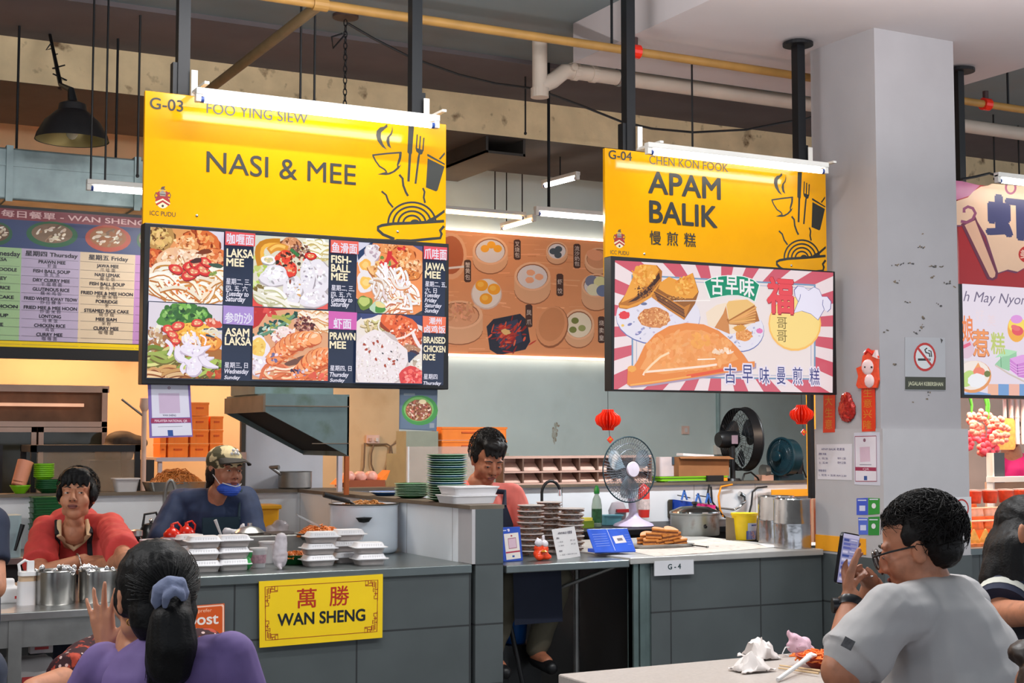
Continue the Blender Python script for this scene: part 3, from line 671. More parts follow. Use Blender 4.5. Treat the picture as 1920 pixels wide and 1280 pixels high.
def prawn(d):
 d.fill((226, 196, 170)); d.B(.5, .6, .7, .6, (218, 160, 120)); d.pol([(0, 0), (.5, 0), (.2, .05), (.08, .25), (0, .3)], (186, 40, 40)); d.T(.2, .06, .2, .04, [(206, 66, 60)], 12, .03)
 for k in range(70):
  t = random.random(); x, y = .02+t*.5+random.uniform(-.05, .1), .42-t*.36+random.uniform(-.06, .08); d.B(x, y, .04, .022, jit(random.choice([(38, 86, 74), (24, 62, 56), (150, 160, 70), (64, 116, 100), (190, 210, 200)]), 12), random.random()*3, 8, .15)
 d.S(.08, .4, .55, .08, .04, (96, 140, 110), .06); d.S(.25, .12, .5, .2, .05, (170, 166, 76), -.1)
 d.N(.82, .14, .18, .13, 34, [(240, 216, 186), (246, 232, 214)], .03, .3, .5, .26, (206, 140, 84)); d.T(.68, .2, .13, .11, [(116, 50, 46), (86, 36, 34), (160, 96, 86), (200, 150, 130)], 90, .022)
 d.T(.42, .38, .17, .13, [(236, 214, 214), (196, 130, 130), (226, 180, 160), (170, 90, 90), (246, 234, 230)], 110, .026); d.N(.45, .38, .17, .12, 26, [(240, 222, 216)], .02, .4, .8, .14)
 d.B(.08, .56, .14, .17, (232, 222, 232)); d.B(.07, .55, .11, .13, (238, 198, 100)); d.T(.07, .55, .09, .1, [(244, 214, 130), (226, 176, 76)], 20, .02); d.chunk(.1, .82, .15, .14, (228, 218, 230), (190, 170, 180), (244, 240, 246), 0, 12)
 d.N(.6, .9, .45, .12, 60, [(240, 200, 160), (234, 170, 120), (246, 222, 200), (226, 120, 80)], .03, -.3, .6, .32, (196, 96, 56)); d.B(.62, .72, .2, .05, (110, 72, 60), -.35)
 def shrimp(x, y, L, r, ro):
  for k in range(9):
   t = k/8; X, Y = x+L*(t-.5)*math.cos(ro), y+L*(t-.5)*math.sin(ro)+.09*math.cos((t-.5)*PI)*-1; rr = r*(.62+.5*math.sin(PI*(.15+.75*t)))
   d.B(X, Y+rr*.1, rr, rr*1.02, (190, 84, 40), ro); d.B(X, Y, rr*.95, rr*.92, jit((236, 142, 84) if k % 2 else (240, 158, 104), 10), ro, 16, .03); d.B(X-rr*.1, Y-rr*.4, rr*.5, rr*.28, (250, 206, 170), ro)
  d.T(x, y-.03, L*.42, r*.7, [(232, 110, 50), (250, 200, 160), (244, 170, 120)], 40, .022, ro)
  for k in range(6):
   X, Y = x-L*.5*math.cos(ro)*(1-.25*k), y-L*.5*math.sin(ro)*(1-.25*k)+r*.8; d.S(X, Y, X-.1, Y+.09, .014, (226, 120, 62), .2, True)
  d.T(x-L*.45*math.cos(ro), y-L*.45*math.sin(ro), r*.8, r*.5, [(120, 110, 150), (226, 210, 220)], 12, .02, ro)
 shrimp(.55, .55, .62, .12, -.5); shrimp(.85, .78, .55, .13, -.55)
 d.S(.18, .72, .6, .7, .02, (224, 126, 70), -.1, True); d.S(.3, 1.0, 1.0, .78, .025, (226, 110, 56), .1, True); d.T(.85, .95, .2, .05, [(226, 96, 70)], 20, .035); d.T(.55, .87, .05, .02, [(60, 50, 70)], 10, .018)
def braised(d):
 d.fill((48, 60, 104)); d.B(.5, .7, .72, .72, (226, 214, 210)); d.pol([(.05, .0), (.35, 0), (.1, .12)], (56, 68, 116)); d.B(.25, .2, .26, .16, (228, 216, 206)); d.N(.3, .17, .2, .1, 40, [(240, 230, 216), (226, 206, 170), (206, 190, 130)], .028, .3, 1.2, .16, (150, 130, 80))
 d.chunk(.65, .14, .3, .15, (224, 98, 50), (150, 56, 24), (244, 140, 90), .3, 50); d.chunk(.72, .32, .3, .11, (214, 92, 50), (150, 56, 24), (240, 150, 104), -.25, 50); d.chunk(.8, .42, .18, .1, (206, 96, 60), (140, 60, 36), (244, 160, 120), -.3, 40); d.T(.72, .3, .25, .2, [(250, 220, 210), (236, 130, 90), (176, 60, 26)], 60, .02)
 d.S(.55, .36, .9, .2, .03, (246, 220, 210), .1); d.S(.85, .24, 1.0, .5, .05, (236, 222, 222), .05); d.chunk(.83, .5, .14, .07, (176, 126, 96), (84, 50, 40), (226, 190, 160), .1, 20); d.B(.88, .55, .08, .035, (70, 40, 52), .2); d.B(.82, .62, .12, .08, (44, 56, 86)); d.chunk(.95, .72, .12, .16, (226, 216, 206), (176, 160, 140), (240, 236, 230), .3, 12)
 d.B(.36, .68, .42, .42, (196, 180, 178)); d.B(.35, .67, .41, .42, (232, 220, 222)); d.T(.35, .68, .38, .38, [(244, 238, 240), (214, 200, 200), (236, 226, 222), (206, 190, 186)], 300, .018, 0, .6)
 for x, y in ((.12, .45), (.15, .52), (.2, .55), (.26, .43), (.3, .66), (.32, .4), (.44, .75), (.57, .72), (.57, .68), (.5, .65), (.39, .47)): d.B(x, y, .028, .018, (166, 72, 50), random.random()*3, 8, .2)
 for x, y in ((.53, .54), (.62, .66), (.4, .57)): d.B(x, y, .018, .01, (50, 54, 60), .6, 8)
 d.B(.86, .93, .22, .18, (214, 66, 66)); d.T(.88, .92, .17, .13, [(236, 96, 90), (246, 140, 130), (206, 56, 56)], 70, .03)

YV = 6.40
def screen(label, fx0, fx1, ztop, zbot, art_fn, pl, name='menu_screen'):
 t = thing(name, label, 'screen', ((fx0+fx1)/2, YV+.04, zbot))
 MB().bx((fx0, YV, zbot), (fx1, YV+.075, ztop)).build('casing', m_blackp, t, bevel=.004)
 a = Art(pl, base=.0008); art_fn(a); a.build('picture_print', m_scr, t)
 return t
plV = planeY(YV)
def menu1(a):
 NV = (34, 44, 68); O, LG = (240, 226, 190), (222, 218, 232)
 a.poly([(281, 424), (836, 464), (831, 722), (274, 709.5)], NV)
 for fn, q in ((laksa, [(282, 425), (420, 435), (417, 570.5), (278, 564)]), (fishball, [(475.5, 440.5), (616, 449), (614, 580), (473, 574)]), (jawa, [(669, 454), (791, 462), (790, 590.5), (666, 585.5)]),
 (asam, [(278, 566), (416, 573), (413, 710.5), (274, 708)]), (prawn, [(472.5, 576), (614, 583.5), (612, 714), (471, 711)]), (braised, [(666, 587.5), (789, 592.5), (787.5, 719), (664, 717)])):
  fn(Dish(a, q)); a.clip = None
 a.clip = [(276, 400), (835, 440), (831.5, 721.5), (273, 710)]
 for q, c in (([(420, 434.5), (476, 439), (475, 463), (419.5, 460)], (222, 84, 88)), ([(617, 450.5), (669, 454), (669, 477.5), (616.5, 474)], (228, 104, 92)), ([(791, 462), (835.5, 465), (834.5, 488.5), (791, 486)], (226, 88, 100)),
 ([(416, 573), (473, 576), (472.5, 611), (415.5, 607.5)], (166, 138, 202)), ([(613, 583.5), (666, 586.5), (665, 619), (613, 617)], (204, 96, 172)), ([(789, 592.5), (832.5, 595), (831.5, 625.5), (789, 623.5)], (234, 112, 78))): a.poly(q, c)
 a.clip = None
 T = a.text
 T('咖喱面', 422.5, 458, 473, 20, LG, .02); T('鱼滑面', 619, 474, 666, 19, LG, .02); T('爪哇面', 792, 486, 833.5, 20, LG, .02)
 T('参叻沙', 419, 606, 470, 20, LG, .02); T('虾面', 622, 616, 655, 19, LG, .02); T('潮州', 801, 608, 824, 13, LG, .02); T('卤鸡饭', 792, 624, 831, 14, LG, .02)
 B = .03
 T('LAKSA', 422.5, 482, 472, 15, O, B); T('MEE', 422, 499, 454, 14, O, B); T('FISH-', 618, 493, 655, 13.5, O, B); T('BALL', 618, 509.5, 653, 13.5, O, B); T('MEE', 618, 525.5, 648, 13, O, B)
 T('JAWA', 793.5, 506, 830, 13, O, B); T('MEE', 793.5, 521.5, 822, 12.5, O, B); T('ASAM', 419.5, 630, 464, 14.5, O, B); T('LAKSA', 419, 646.5, 468, 14.5, O, B)
 T('PRAWN', 615, 636.5, 662.5, 13, O, B); T('MEE', 615, 653, 645, 13, O, B); T('BRAISED', 790.5, 643, 831, 11.5, O, B); T('CHICKEN', 790.5, 659.5, 831, 11.5, O, B); T('RICE', 790, 675, 812, 11, O, B)
 T('星期二, 三,', 421, 534, 466.5, 12, LG, .012); T('四, 五, 六', 421, 546, 461, 11, LG, .012); T('Tuesday to', 421, 555, 463, 9, LG, .025, .25); T('Saturday', 420, 565, 457, 9.5, LG, .025, .25)
 T('星期二, 三,', 618, 545.5, 660.5, 11, LG, .012); T('四, 五, 六', 617.5, 557, 655, 10, LG, .012); T('Tuesday to', 617, 565.5, 657, 8.5, LG, .025, .25); T('Saturday', 617, 574.5, 651, 9, LG, .025, .25)
 T('星期二, 五,', 793.5, 538, 833, 10.5, LG, .012); T('六, 日', 793, 549.5, 815, 10, LG, .012)
 for k, s in enumerate(('Tuesday', 'Friday', 'Saturday', 'Sunday')): T(s, 792.5, 557+k*9.6, (821, 815, 824, 819)[k], 7.5, LG, .025, .25)
 T('星期三, 日', 418, 690, 461.5, 11, LG, .012); T('Wednesday', 418, 700, 463, 8.5, LG, .025, .25); T('Sunday', 417.5, 710.5, 447, 6.5, LG, .025, .25)
 T('星期四, 日', 615.5, 695.5, 655.5, 10.5, LG, .012); T('Thursday', 615, 706, 650, 8, LG, .025, .25); T('Sunday', 615, 715.5, 643, 6, LG, .025, .25)
 T('星期四', 790.5, 711, 816, 10, LG, .012); T('Thursday', 790, 721, 823, 6, LG, .025, .25)
fx0, fx1 = at(271, 425, YV).x, at(842, 457, YV).x
screen('black framed menu screen with six noodle dish photos', fx0, fx1, at(842, 457, YV).z, at(836, 730, YV).z, menu1, plV)

def cp(x, y): return (1140+x/4.923, 480+y/4.923)
def menu2(a):
 Q = [(1153, 488), (1562, 511), (1561, 736), (1151, 729.5)]
 a.poly(Q, (232, 214, 216)); a.clip = Q; cx, cy = 1352, 612
 for k in range(44):
  if k % 2: a.poly([(cx, cy), (cx+600*math.cos(2*PI*k/44), cy+420*math.sin(2*PI*k/44)), (cx+600*math.cos(2*PI*(k+1)/44), cy+420*math.sin(2*PI*(k+1)/44))], (204, 92, 108))
 a.poly([(1184, 514), (1529, 533), (1529, 712), (1184, 707)], (120, 150, 180)); a.poly([(1187, 517), (1526, 536), (1526, 709), (1187, 704)], (226, 212, 212)); a.poly([(1193, 522), (1521, 540), (1521, 705), (1193, 700)], (150, 160, 190)); a.poly([(1194, 523), (1520, 541), (1520, 704), (1194, 699)], (230, 216, 214))
 d = Dish(a, Q); d.P = lambda x, y: cp(x, y); P = lambda L: [cp(*p) for p in L]
 def E(x, y, rx, ry, c, ro=0, j=0): a.ell(*cp(x, y), rx/4.923, ry/4.923, c, ro, 26, j)
 def tx(x, y, rx, ry, cols, n, sz):
  for _ in range(n):
   t, r = random.random()*2*PI, math.sqrt(random.random()); E(x+rx*r*math.cos(t), y+ry*r*math.sin(t), sz*random.uniform(.5, 1.3), sz*random.uniform(.3, .8), jit(random.choice(cols), 5 if sz > 25 else 11), random.random()*3)
 E(462, 560, 390, 262, (110, 116, 170)); E(462, 552, 388, 258, (222, 216, 228)); E(150, 545, 48, 38, (222, 62, 70), 0, .12); E(200, 630, 22, 12, (120, 120, 170), -.4); E(280, 710, 34, 14, (130, 130, 175), -.5); E(135, 640, 14, 12, (236, 190, 90)); E(330, 440, 30, 14, (110, 116, 150)); tx(470, 620, 300, 180, [(150, 150, 185), (200, 190, 210)], 26, 14)
 E(425, 570, 150, 95, (206, 134, 80), 0, .06); tx(425, 568, 140, 85, [(226, 160, 100), (190, 110, 60), (236, 180, 124)], 170, 10)
 a.poly(P([(250, 100), (330, 75), (450, 85), (498, 140), (490, 260), (380, 390), (270, 460), (170, 490), (100, 480), (95, 440), (160, 350), (225, 200)]), (180, 110, 40)); a.poly(P([(250, 100), (330, 75), (440, 85), (470, 130), (380, 260), (240, 380), (120, 430), (160, 350), (225, 200)]), (232, 160, 66)); a.poly(P([(470, 150), (480, 205), (380, 330), (260, 410), (180, 430), (300, 350), (400, 250)]), (70, 40, 30)); tx(345, 300, 100, 90, [(60, 34, 26), (110, 70, 40), (150, 96, 50)], 70, 10); a.line(P([(105, 462), (190, 470), (290, 430), (390, 370), (490, 240)]), 5, (224, 150, 60)); tx(320, 180, 100, 90, [(240, 176, 84), (224, 146, 56)], 60, 22)
 a.poly(P([(480, 250), (620, 230), (780, 155), (835, 330), (800, 440), (700, 590), (560, 500), (440, 400), (400, 370), (440, 310)]), (150, 92, 40)); a.poly(P([(480, 245), (560, 190), (640, 225), (778, 155), (830, 330), (780, 390), (640, 390), (540, 350), (460, 300)]), (230, 156, 60)); a.poly(P([(430, 320), (560, 390), (700, 470), (760, 440), (700, 590), (560, 500), (400, 380)]), (196, 124, 50));
 for k in range(5): a.line(P([(420+k*8, 330+k*18), (560+k*10, 410+k*22), (700+k*2, 500+k*16)]), 2.2, random.choice([(90, 54, 34), (120, 70, 40)]))
 tx(600, 395, 130, 20, [(110, 66, 30), (206, 150, 80)], 40, 8); tx(700, 270, 100, 80, [(240, 176, 84), (222, 140, 50)], 50, 20); a.line(P([(600, 414), (940, 410)]), 1.2, (250, 244, 240))
 E(1220, 690, 218, 196, (110, 116, 170)); E(1220, 684, 214, 192, (224, 218, 228)); E(1395, 690, 30, 24, (222, 120, 176), 0, .1); tx(1250, 740, 160, 110, [(160, 160, 190), (206, 196, 214)], 24, 13)
 a.poly(P([(1090, 430), (1180, 395), (1300, 410), (1355, 440), (1390, 580), (1300, 640), (1200, 700), (1140, 720), (1000, 660), (920, 640), (900, 520), (1000, 450)]), (236, 214, 190)); a.poly(P([(1085, 460), (1060, 530), (980, 660), (1120, 720), (1110, 610)]), (204, 134, 76)); a.poly(P([(1090, 585), (1350, 450), (1395, 600), (1230, 640), (1115, 630)]), (170, 104, 46))
 for k in range(6): a.line(P([(1115, 610+k*2), (1365-k*2, 470+k*28)]), 3.2, jit((226, 166, 96), 14))
 a.poly(P([(1090, 450), (1110, 415), (1280, 400), (1350, 450), (1110, 590)]), (232, 186, 116)); E(1250, 730, 80, 55, (226, 152, 84), 0, .12); tx(1250, 730, 70, 45, [(240, 176, 110), (206, 124, 60)], 50, 9); E(1210, 665, 60, 30, (216, 150, 60), 0, .2)
 fan = [(880, 235), (950, 200), (1050, 180), (1150, 175), (1250, 185), (1340, 215), (1400, 265), (1355, 425), (1300, 390), (1200, 365), (1100, 365), (1010, 380), (935, 395)]
 a.poly(P(fan), (226, 240, 232)); a.poly(P([(1138+(x-1138)*.965, 290+(y-290)*.94) for x, y in fan]), (22, 140, 104))
 for ch, x0, x1, y in (('古', 950, 1060, 355), ('早', 1085, 1195, 350), ('味', 1215, 1345, 372)): a.text(ch, cp(x0, y)[0], cp(x0, y)[1], cp(x1, y)[0], 35, (236, 232, 232), .02)
 O = [(175, 1120), (180, 1030), (235, 1015), (270, 960), (330, 830), (430, 720), (560, 645), (720, 615), (880, 630), (1020, 690), (1140, 790), (1240, 900), (1290, 975), (1350, 970), (1350, 1020), (1260, 1050), (1000, 1090), (700, 1135), (400, 1180), (200, 1200), (172, 1185)]
 a.poly(P([(x+14, y+16) for x, y in O]), (170, 150, 170)); a.poly(P(O), (228, 136, 66))
 a.poly(P([(290, 1040), (350, 930), (450, 810), (580, 720), (720, 680), (880, 690), (1010, 750), (1120, 850), (1200, 950), (1100, 990), (800, 1050), (500, 1090)]), (236, 158, 92)); tx(750, 870, 400, 180, [(234, 152, 84), (236, 160, 94), (232, 148, 80), (238, 166, 104)], 220, 34); tx(850, 780, 90, 60, [(238, 162, 80)], 20, 30); tx(1050, 880, 90, 24, [(246, 206, 170), (250, 220, 196)], 20, 22)
 a.line(P([(320, 1100), (330, 1070), (600, 1045), (900, 1015), (1000, 1000)]), 4, (250, 220, 200)); a.line(P([(330, 1075), (400, 1000), (480, 930), (560, 890)]), 4, (246, 210, 170)); a.line(P([(820, 955), (985, 948)]), 2.2, (252, 236, 220)); a.line(P([(720, 1110), (900, 1080), (1060, 1050)]), 6, (226, 90, 56)); a.line(P([(200, 1190), (500, 1150), (760, 1110)]), 3, (240, 170, 90)); E(215, 1040, 40, 30, (236, 166, 80), 0, .1)
 a.ell(1489, 607, 49.5, 51, (244, 186, 96)); a.ell(1489, 606, 47, 48, (244, 212, 130))
 hp = lambda x, y: (1420+x/5.333, 500+y/5.333)
 hat = [(405, 350), (372, 290), (366, 235), (400, 195), (460, 205), (505, 240), (560, 205), (610, 230), (640, 300), (690, 300), (728, 350), (722, 420), (690, 450), (662, 425), (600, 530), (530, 470), (440, 440), (360, 460)]
 a.poly([hp(*p) for p in [(545+(x-545)*1.035, 350+(y-350)*1.035) for x, y in hat]], (84, 84, 150)); a.poly([hp(*p) for p in hat], (228, 222, 238))
 a.line([hp(*p) for p in [(405, 350), (420, 310), (425, 275)]], 1, (84, 84, 150)); a.line([hp(*p) for p in [(662, 425), (645, 380), (650, 330)]], 1, (84, 84, 150))
 a.text('福', *hp(100, 462), hp(352, 462)[0], 66, (150, 40, 50), .05); a.h += 3e-5; a.text('福', *hp(98, 455), hp(350, 455)[0], 65, (228, 76, 84), .035)
 for y in (620, 750): a.text('哥', *hp(190, y), hp(290, y)[0], 22, (120, 100, 50))
 a.clip = None
 for ch, x0, x1, y in (('古', 1068, 1178, 1178), ('早', 1230, 1335, 1176)):
  p = cp(x0, y); a.text(ch, p[0], p[1], cp(x1, y)[0], 36, (226, 216, 232), .07); a.h += 3e-5; a.text(ch, p[0]+1, p[1]-1, cp(x1, y)[0]-1, 34, (60, 64, 124), .006)
 for ch, x0, x1, y in (('味', 14, 118, 1176), ('曼', 184, 280, 1178), ('煎', 344, 448, 1178), ('糕', 512, 620, 1186)):
  p = hp(x0, y); a.text(ch, p[0], p[1], hp(x1, y)[0], 34, (226, 216, 232), .07); a.h += 3e-5; a.text(ch, p[0]+1, p[1]-1, hp(x1, y)[0]-1, 32, (60, 64, 124), .006)
gx0, gx1 = at(1146, 480, YV).x, min(at(1566, 511, YV).x, PX0-.03)
screen('black framed menu screen with a big folded pancake on red and white rays', gx0, gx1, at(1562, 508.5, YV).z, at(1562, 740, YV).z, menu2, plV)

# ------------------------------------------------------------------ right stall boards
def rp(x, y): return (1780+x/4.923, 300+y/4.923)
def rq(x, y): return (1780+x/5.565, 530+y/5.565)
ra, rb = at(1795, 345, YS), at(1990, 345, YS)
t = thing('hanging_sign', 'red hanging board with a cream scroll and one large dark character', 'sign', ((ra.x+rb.x)/2, YS, 2.4))
zt_, zb_ = at(1803, 343, YS).z, at(1805, 533, YS).z
MB().bx((ra.x, YS, zb_), (rb.x, YS+.03, zt_)).build('panel', mat('red_sign_board', (176, 40, 44), .3, var=.05), t)
a = Art(planeY(YS), base=.001, clip=[rp(60, 190), rp(900, 260), rp(900, 1190), rp(60, 1140)])
P = lambda L: [rp(*p) for p in L]
a.poly(P([(60, 180), (280, 235), (180, 330), (60, 370)]), (196, 110, 152));
oc = [(60, 380), (170, 345), (220, 290), (290, 245), (360, 235), (420, 200), (900, 240), (900, 980), (700, 990), (630, 1030), (540, 1010), (450, 1040), (340, 700), (230, 520), (110, 600), (60, 600)]
a.poly(P([(x-14, y+16) for x, y in oc]), (120, 60, 90)); a.poly(P(oc), (236, 196, 164))
a.poly(P([(105, 590), (240, 520), (450, 1045), (440, 1090), (400, 1112), (350, 1100)]), (112, 48, 72)); a.poly(P([(140, 600), (236, 555), (425, 1040), (420, 1075), (395, 1090), (372, 1078)]), (230, 180, 150))
a.line(P([(105, 565), (160, 575), (215, 545), (240, 490), (215, 445), (170, 430), (135, 450), (135, 485)]), 5.5, (150, 76, 110)); a.ell(*rp(565, 255), 11, 13, (170, 90, 120)); a.ell(*rp(565, 255), 7, 9, (236, 196, 164))
a.ell(*rp(735, 870), 20, 17, (196, 44, 36)); a.clip = None; a.h += 3e-5
a.text('虾', *rp(355, 700), rp(800, 700)[0], 77, (70, 70, 110), .045); a.text('美', *rp(655, 905), rp(745, 905)[0], 16, (240, 200, 180), .02)
a.build('scroll_print', m_print, t)
MB().bx((ra.x, YS-.004, zb_-.02), (rb.x, YS+.03, zb_)).build('frame_rail', m_black, t)
tr_a, tr_b = at(1868, 338, YT_), at(1868, 338, YT_)+V((1.22, 0, 0))
tl = tube_lamp('lit tube lamp over the red scroll board', tr_a, tr_b)
MB().tube([at(1803, 336, YT_+.05), at(1830, 331, YT_+.05), at(1855, 325, YT_+.05), at(1872, 330, YT_+.04), at(1885, 332, YT_+.02)], .008).build('cable', m_black, tl)
t = thing('menu_screen', 'glowing board with pastel cakes under the red scroll board', 'screen', ((ra.x+rb.x)/2, YS, 1.75))
lz0, lz1 = at(1806, 742, YV).z, at(1806, 536, YV).z
MB().bx((at(1800, 600, YV).x, YV, lz0-.012), (at(1960, 600, YV).x, YV+.075, lz1+.012)).build('casing', m_blackp, t)
a = Art(planeY(YV), base=.001, clip=[rq(132, 10), rq(900, 60), rq(900, 1180), rq(156, 1165)])
a.rect(*rq(100, 0), *rq(1000, 1200), (226, 214, 226))
d = Dish(a, a.clip); d.q = a.clip
d.P = lambda x, y: rq(x, y)
for k, c in enumerate([(236, 178, 150), (116, 156, 206), (236, 178, 160), (116, 156, 206), (236, 178, 160)]): a.poly([rq(400+k*110, 1055), rq(510+k*110, 1058), rq(510+k*110, 1180), rq(400+k*110, 1180)], c)
a.poly([rq(140, 1150), rq(280, 1130), rq(430, 1160), rq(430, 1180), rq(140, 1180)], (130, 160, 206))
a.ell(*rq(170, 960), 34, 27, (224, 214, 210)); a.ell(*rq(250, 980), 34, 30, (226, 150, 90), -.3); a.ell(*rq(245, 965), 32, 27, (240, 226, 216), -.3); a.ell(*rq(190, 1000), 12, 17, (186, 212, 120), .6); a.poly([rq(240, 930), rq(300, 830), rq(350, 930)], (240, 160, 96)); a.ell(*rq(310, 930), 11, 9, (236, 130, 106)); a.ell(*rq(285, 1020), 17, 14, (236, 234, 238), 0, 20, .1); a.ell(*rq(395, 950), 6, 6, (110, 120, 60))
a.poly([rq(475, 850), rq(560, 760), rq(700, 720), rq(700, 830), rq(620, 920), rq(475, 865)], (150, 200, 160)); a.poly([rq(475, 780), rq(580, 690), rq(710, 715), rq(620, 760)], (176, 222, 180)); a.line([rq(535, 770), rq(540, 880)], 1.4, (110, 160, 120)); a.line([rq(480, 860), rq(620, 950), rq(800, 1040)], 3, (206, 190, 180))
a.poly([rq(630, 790), rq(780, 750), rq(900, 800), rq(900, 1020), rq(720, 980), rq(630, 910)], (206, 130, 206)); a.poly([rq(630, 790), rq(760, 750), rq(900, 800), rq(700, 850)], (222, 160, 222)); a.line([rq(708, 850), rq(715, 970)], 1.6, (150, 90, 160))
for k in range(4): a.line([rq(630, 830+k*26), rq(705, 880+k*28), rq(880, 850+k*30)], 1, (236, 190, 236))
a.ell(*rq(700, 480), 17, 25, (240, 170, 60)); a.ell(*rq(705, 440), 16, 15, (246, 216, 90)); a.ell(*rq(700, 380), 11, 8, (220, 150, 216)); a.ell(*rq(710, 500), 11, 9, (226, 80, 90), .3); a.ell(*rq(690, 470), 9, 5, (232, 110, 110), .4)
a.ell(*rq(175, 690), 15, 18, (220, 190, 206)); a.poly([rq(140, 650), rq(215, 618), rq(225, 650), rq(140, 690)], (226, 100, 130))
a.clip = None; a.h += 3e-5
a.text('h May Nyonya Kuih', *rq(145, 190), rq(1190, 190)[0], 19, (112, 100, 126), 0, .3)
a.text('娘', *rq(140, 610), rq(250, 610)[0], 48, (236, 130, 70), .02); a.text('惹', *rq(250, 765), rq(415, 765)[0], 50, (150, 70, 40), .03); a.h += 5e-5; a.text('惹', *rq(252, 760), rq(412, 760)[0], 49, (238, 150, 90), .02); a.text('糕', *rq(435, 740), rq(580, 740)[0], 40, (190, 200, 110), .02); a.text('好', *rq(272, 400), rq(362, 400)[0], 22, (232, 214, 220)); a.text('美', *rq(395, 450), rq(480, 450)[0], 22, (232, 210, 216))
a.build('picture_print', m_scr, t)

# ------------------------------------------------------------------ daily menu board at the far left
YB = 8.95
def mp(x, y): return (x/3.2, 380+y/3.2)
ma, mb2 = at(-60, 400, YB), at(330, 400, YB)
t = thing('menu_board', 'wide daily menu board with coloured weekday columns', 'menu board', ((ma.x+mb2.x)/2, YB, 2.1))
zt_, zb_ = at(0, 384, YB).z, at(0, 652, YB).z
MB().bx((ma.x, YB, zb_-.06), (mb2.x, YB+.06, zt_)).build('casing', m_blackp, t)
a = Art(planeY(YB), base=.001)
B_ = lambda pts, c: a.poly([mp(*p) for p in pts], c)
sl = lambda x, y0, s: y0+x*s
def band(y0, s0, y1, s1, x0, x1, c): B_([(x0, sl(x0, y0, s0)), (x1, sl(x1, y0, s0)), (x1, sl(x1, y1, s1)), (x0, sl(x0, y1, s1))], c)
band(30, .073, 95, .068, -150, 1000, (128, 44, 58))
band(95, .068, 265, .06, -150, 1000, (46, 64, 110))
cols = [(-200, 130, (150, 182, 136)), (130, 482, (172, 160, 186)), (482, 812, (206, 186, 160)), (812, 1000, (178, 130, 182))]
for x0, x1, c in cols:
 B_([(x0, 265+.06*x0), (x1, 265+.06*x1), (x1-(18 if x1 > 0 else 0), 822+.03*x1), (x0-(18 if x0 > 0 else 0), 822+.03*x0)], c)
for cx, cy, rx, ry, c, c2 in ((-20, 185, 95, 70, (34, 86, 60), (96, 70, 50)), (312, 190, 155, 78, (32, 92, 60), (120, 96, 76)), (648, 215, 138, 80, (170, 70, 50), (150, 92, 50)), (880, 225, 60, 60, (44, 96, 66), (120, 96, 76))):
 a.ell(cx/3.2, 380+cy/3.2, rx/3.2, ry/3.2, c, .06); a.ell(cx/3.2, 380+(cy-6)/3.2, rx*.8/3.2, ry*.75/3.2, c2, .06)
 for _ in range(40):
  tt, r = random.random()*6.3, math.sqrt(random.random())*.6; a.ell((cx+rx*r*math.cos(tt))/3.2, 380+(cy-6+ry*r*math.sin(tt))/3.2, random.uniform(2, 7), random.uniform(1, 3), jit(random.choice([(206, 190, 170), (150, 120, 90), (110, 80, 60), (226, 216, 200)]), 14), random.uniform(-.9, .2))
K = (40, 40, 52)
def mtext(s, x0, y, x1, h, c=K, b=.015): a.text(s, x0/3.2, 380+y/3.2, x1/3.2, h/3.2, c, b)
mtext('每日餐單 - WAN SHENG DAILY MENU', 8, 82, 1330, 42, (222, 180, 180), .02)
mtext('Wednesday', -95, 310, 120, 28, K, .03); mtext('星期四 Thursday', 152, 322, 465, 36, K, .03); mtext('星期五 Friday', 532, 346, 768, 36, K, .03)
for k in range(11):
 for x0, x1 in ((-200, 118), (128, 470), (482, 802), (812, 980)):
  yy = 325+k*52; a.line([(x0/3.2, 380+(yy+.055*x0-.02*k*x0/10)/3.2), (x1/3.2, 380+(yy+.055*x1-.02*k*x1/10)/3.2)], .45, (84, 84, 92))
for k, (s, w_, z) in enumerate((('PRAWN MEE', 160, '虾 面'), ('FISH BALL SOUP', 220, '鱼 丸 汤'), ('DRY CURRY MEE', 220, '干 咖 喱 面'), ('GLUTINOUS RICE', 220, '糯 米 鸡 饭'), ('FRIED WHITE KWAY TEOW', 318, '炒 白 粿 条'), ('FRIED MEE & MEE HOON', 318, '炒 面 米 粉'), ('LONTONG', 130, '马 来 饭'), ('CHICKEN RICE', 186, '鸡 饭'), ('CURRY MEE', 156, '咖 喱 面'))):
 y = 362+k*54.5; x = 312-k*2; mtext(s, x-w_/2, y, x+w_/2, 19, K, .03); mtext(z, x-len(z)*9, y+28, x+len(z)*9, 24, (70, 66, 84), .0)
for k, (s, w_, z) in enumerate((('JAWA MEE', 130, '爪 哇 面'), ('NASI LEMAK', 150, '椰 浆 饭'), ('FISH BALL SOUP', 210, '鱼 丸 汤'), ('FRIED MEE & MEE HOON', 310, '炒 面 米 粉'), ('PORRIDGE', 130, '粥'), ('STEAMED RICE CAKE', 266, '碗 仔 糕'), ('MEE SIAM', 124, '米 粉'), ('CURRY MEE', 150, '咖 喱 面'))):
 y = 386+k*53.5; x = 646-k*1.5; mtext(s, x-w_/2, y, x+w_/2, 19, K, .03); mtext(z, x-len(z)*9, y+28, x+len(z)*9, 24, (84, 74, 70), .0)
for k, (s, w_) in enumerate((('LAKSA', 90), ('FRIED NOODLE', 220), ('BARLEY', 120), ('FRIED RICE', 150), ('RICE CAKE', 180), ('MEE HOON', 200), ('SOUP', 100), ('MEE', 60))): mtext(s, (40, 100, 40, 60, 82, 105, 48, 18)[k]-w_, 345+k*56, (40, 100, 40, 60, 82, 105, 48, 18)[k], 19, K, .03)
a.build('menu_print', m_print, t)
st = Art(planeY(YB), base=.0018); st.poly([mp(-150, 822), mp(0, 826), mp(1000, 858), mp(1000, 890), mp(0, 862), mp(-150, 858)], (226, 192, 20)); st.build('yellow_strip_print', m_print, t)

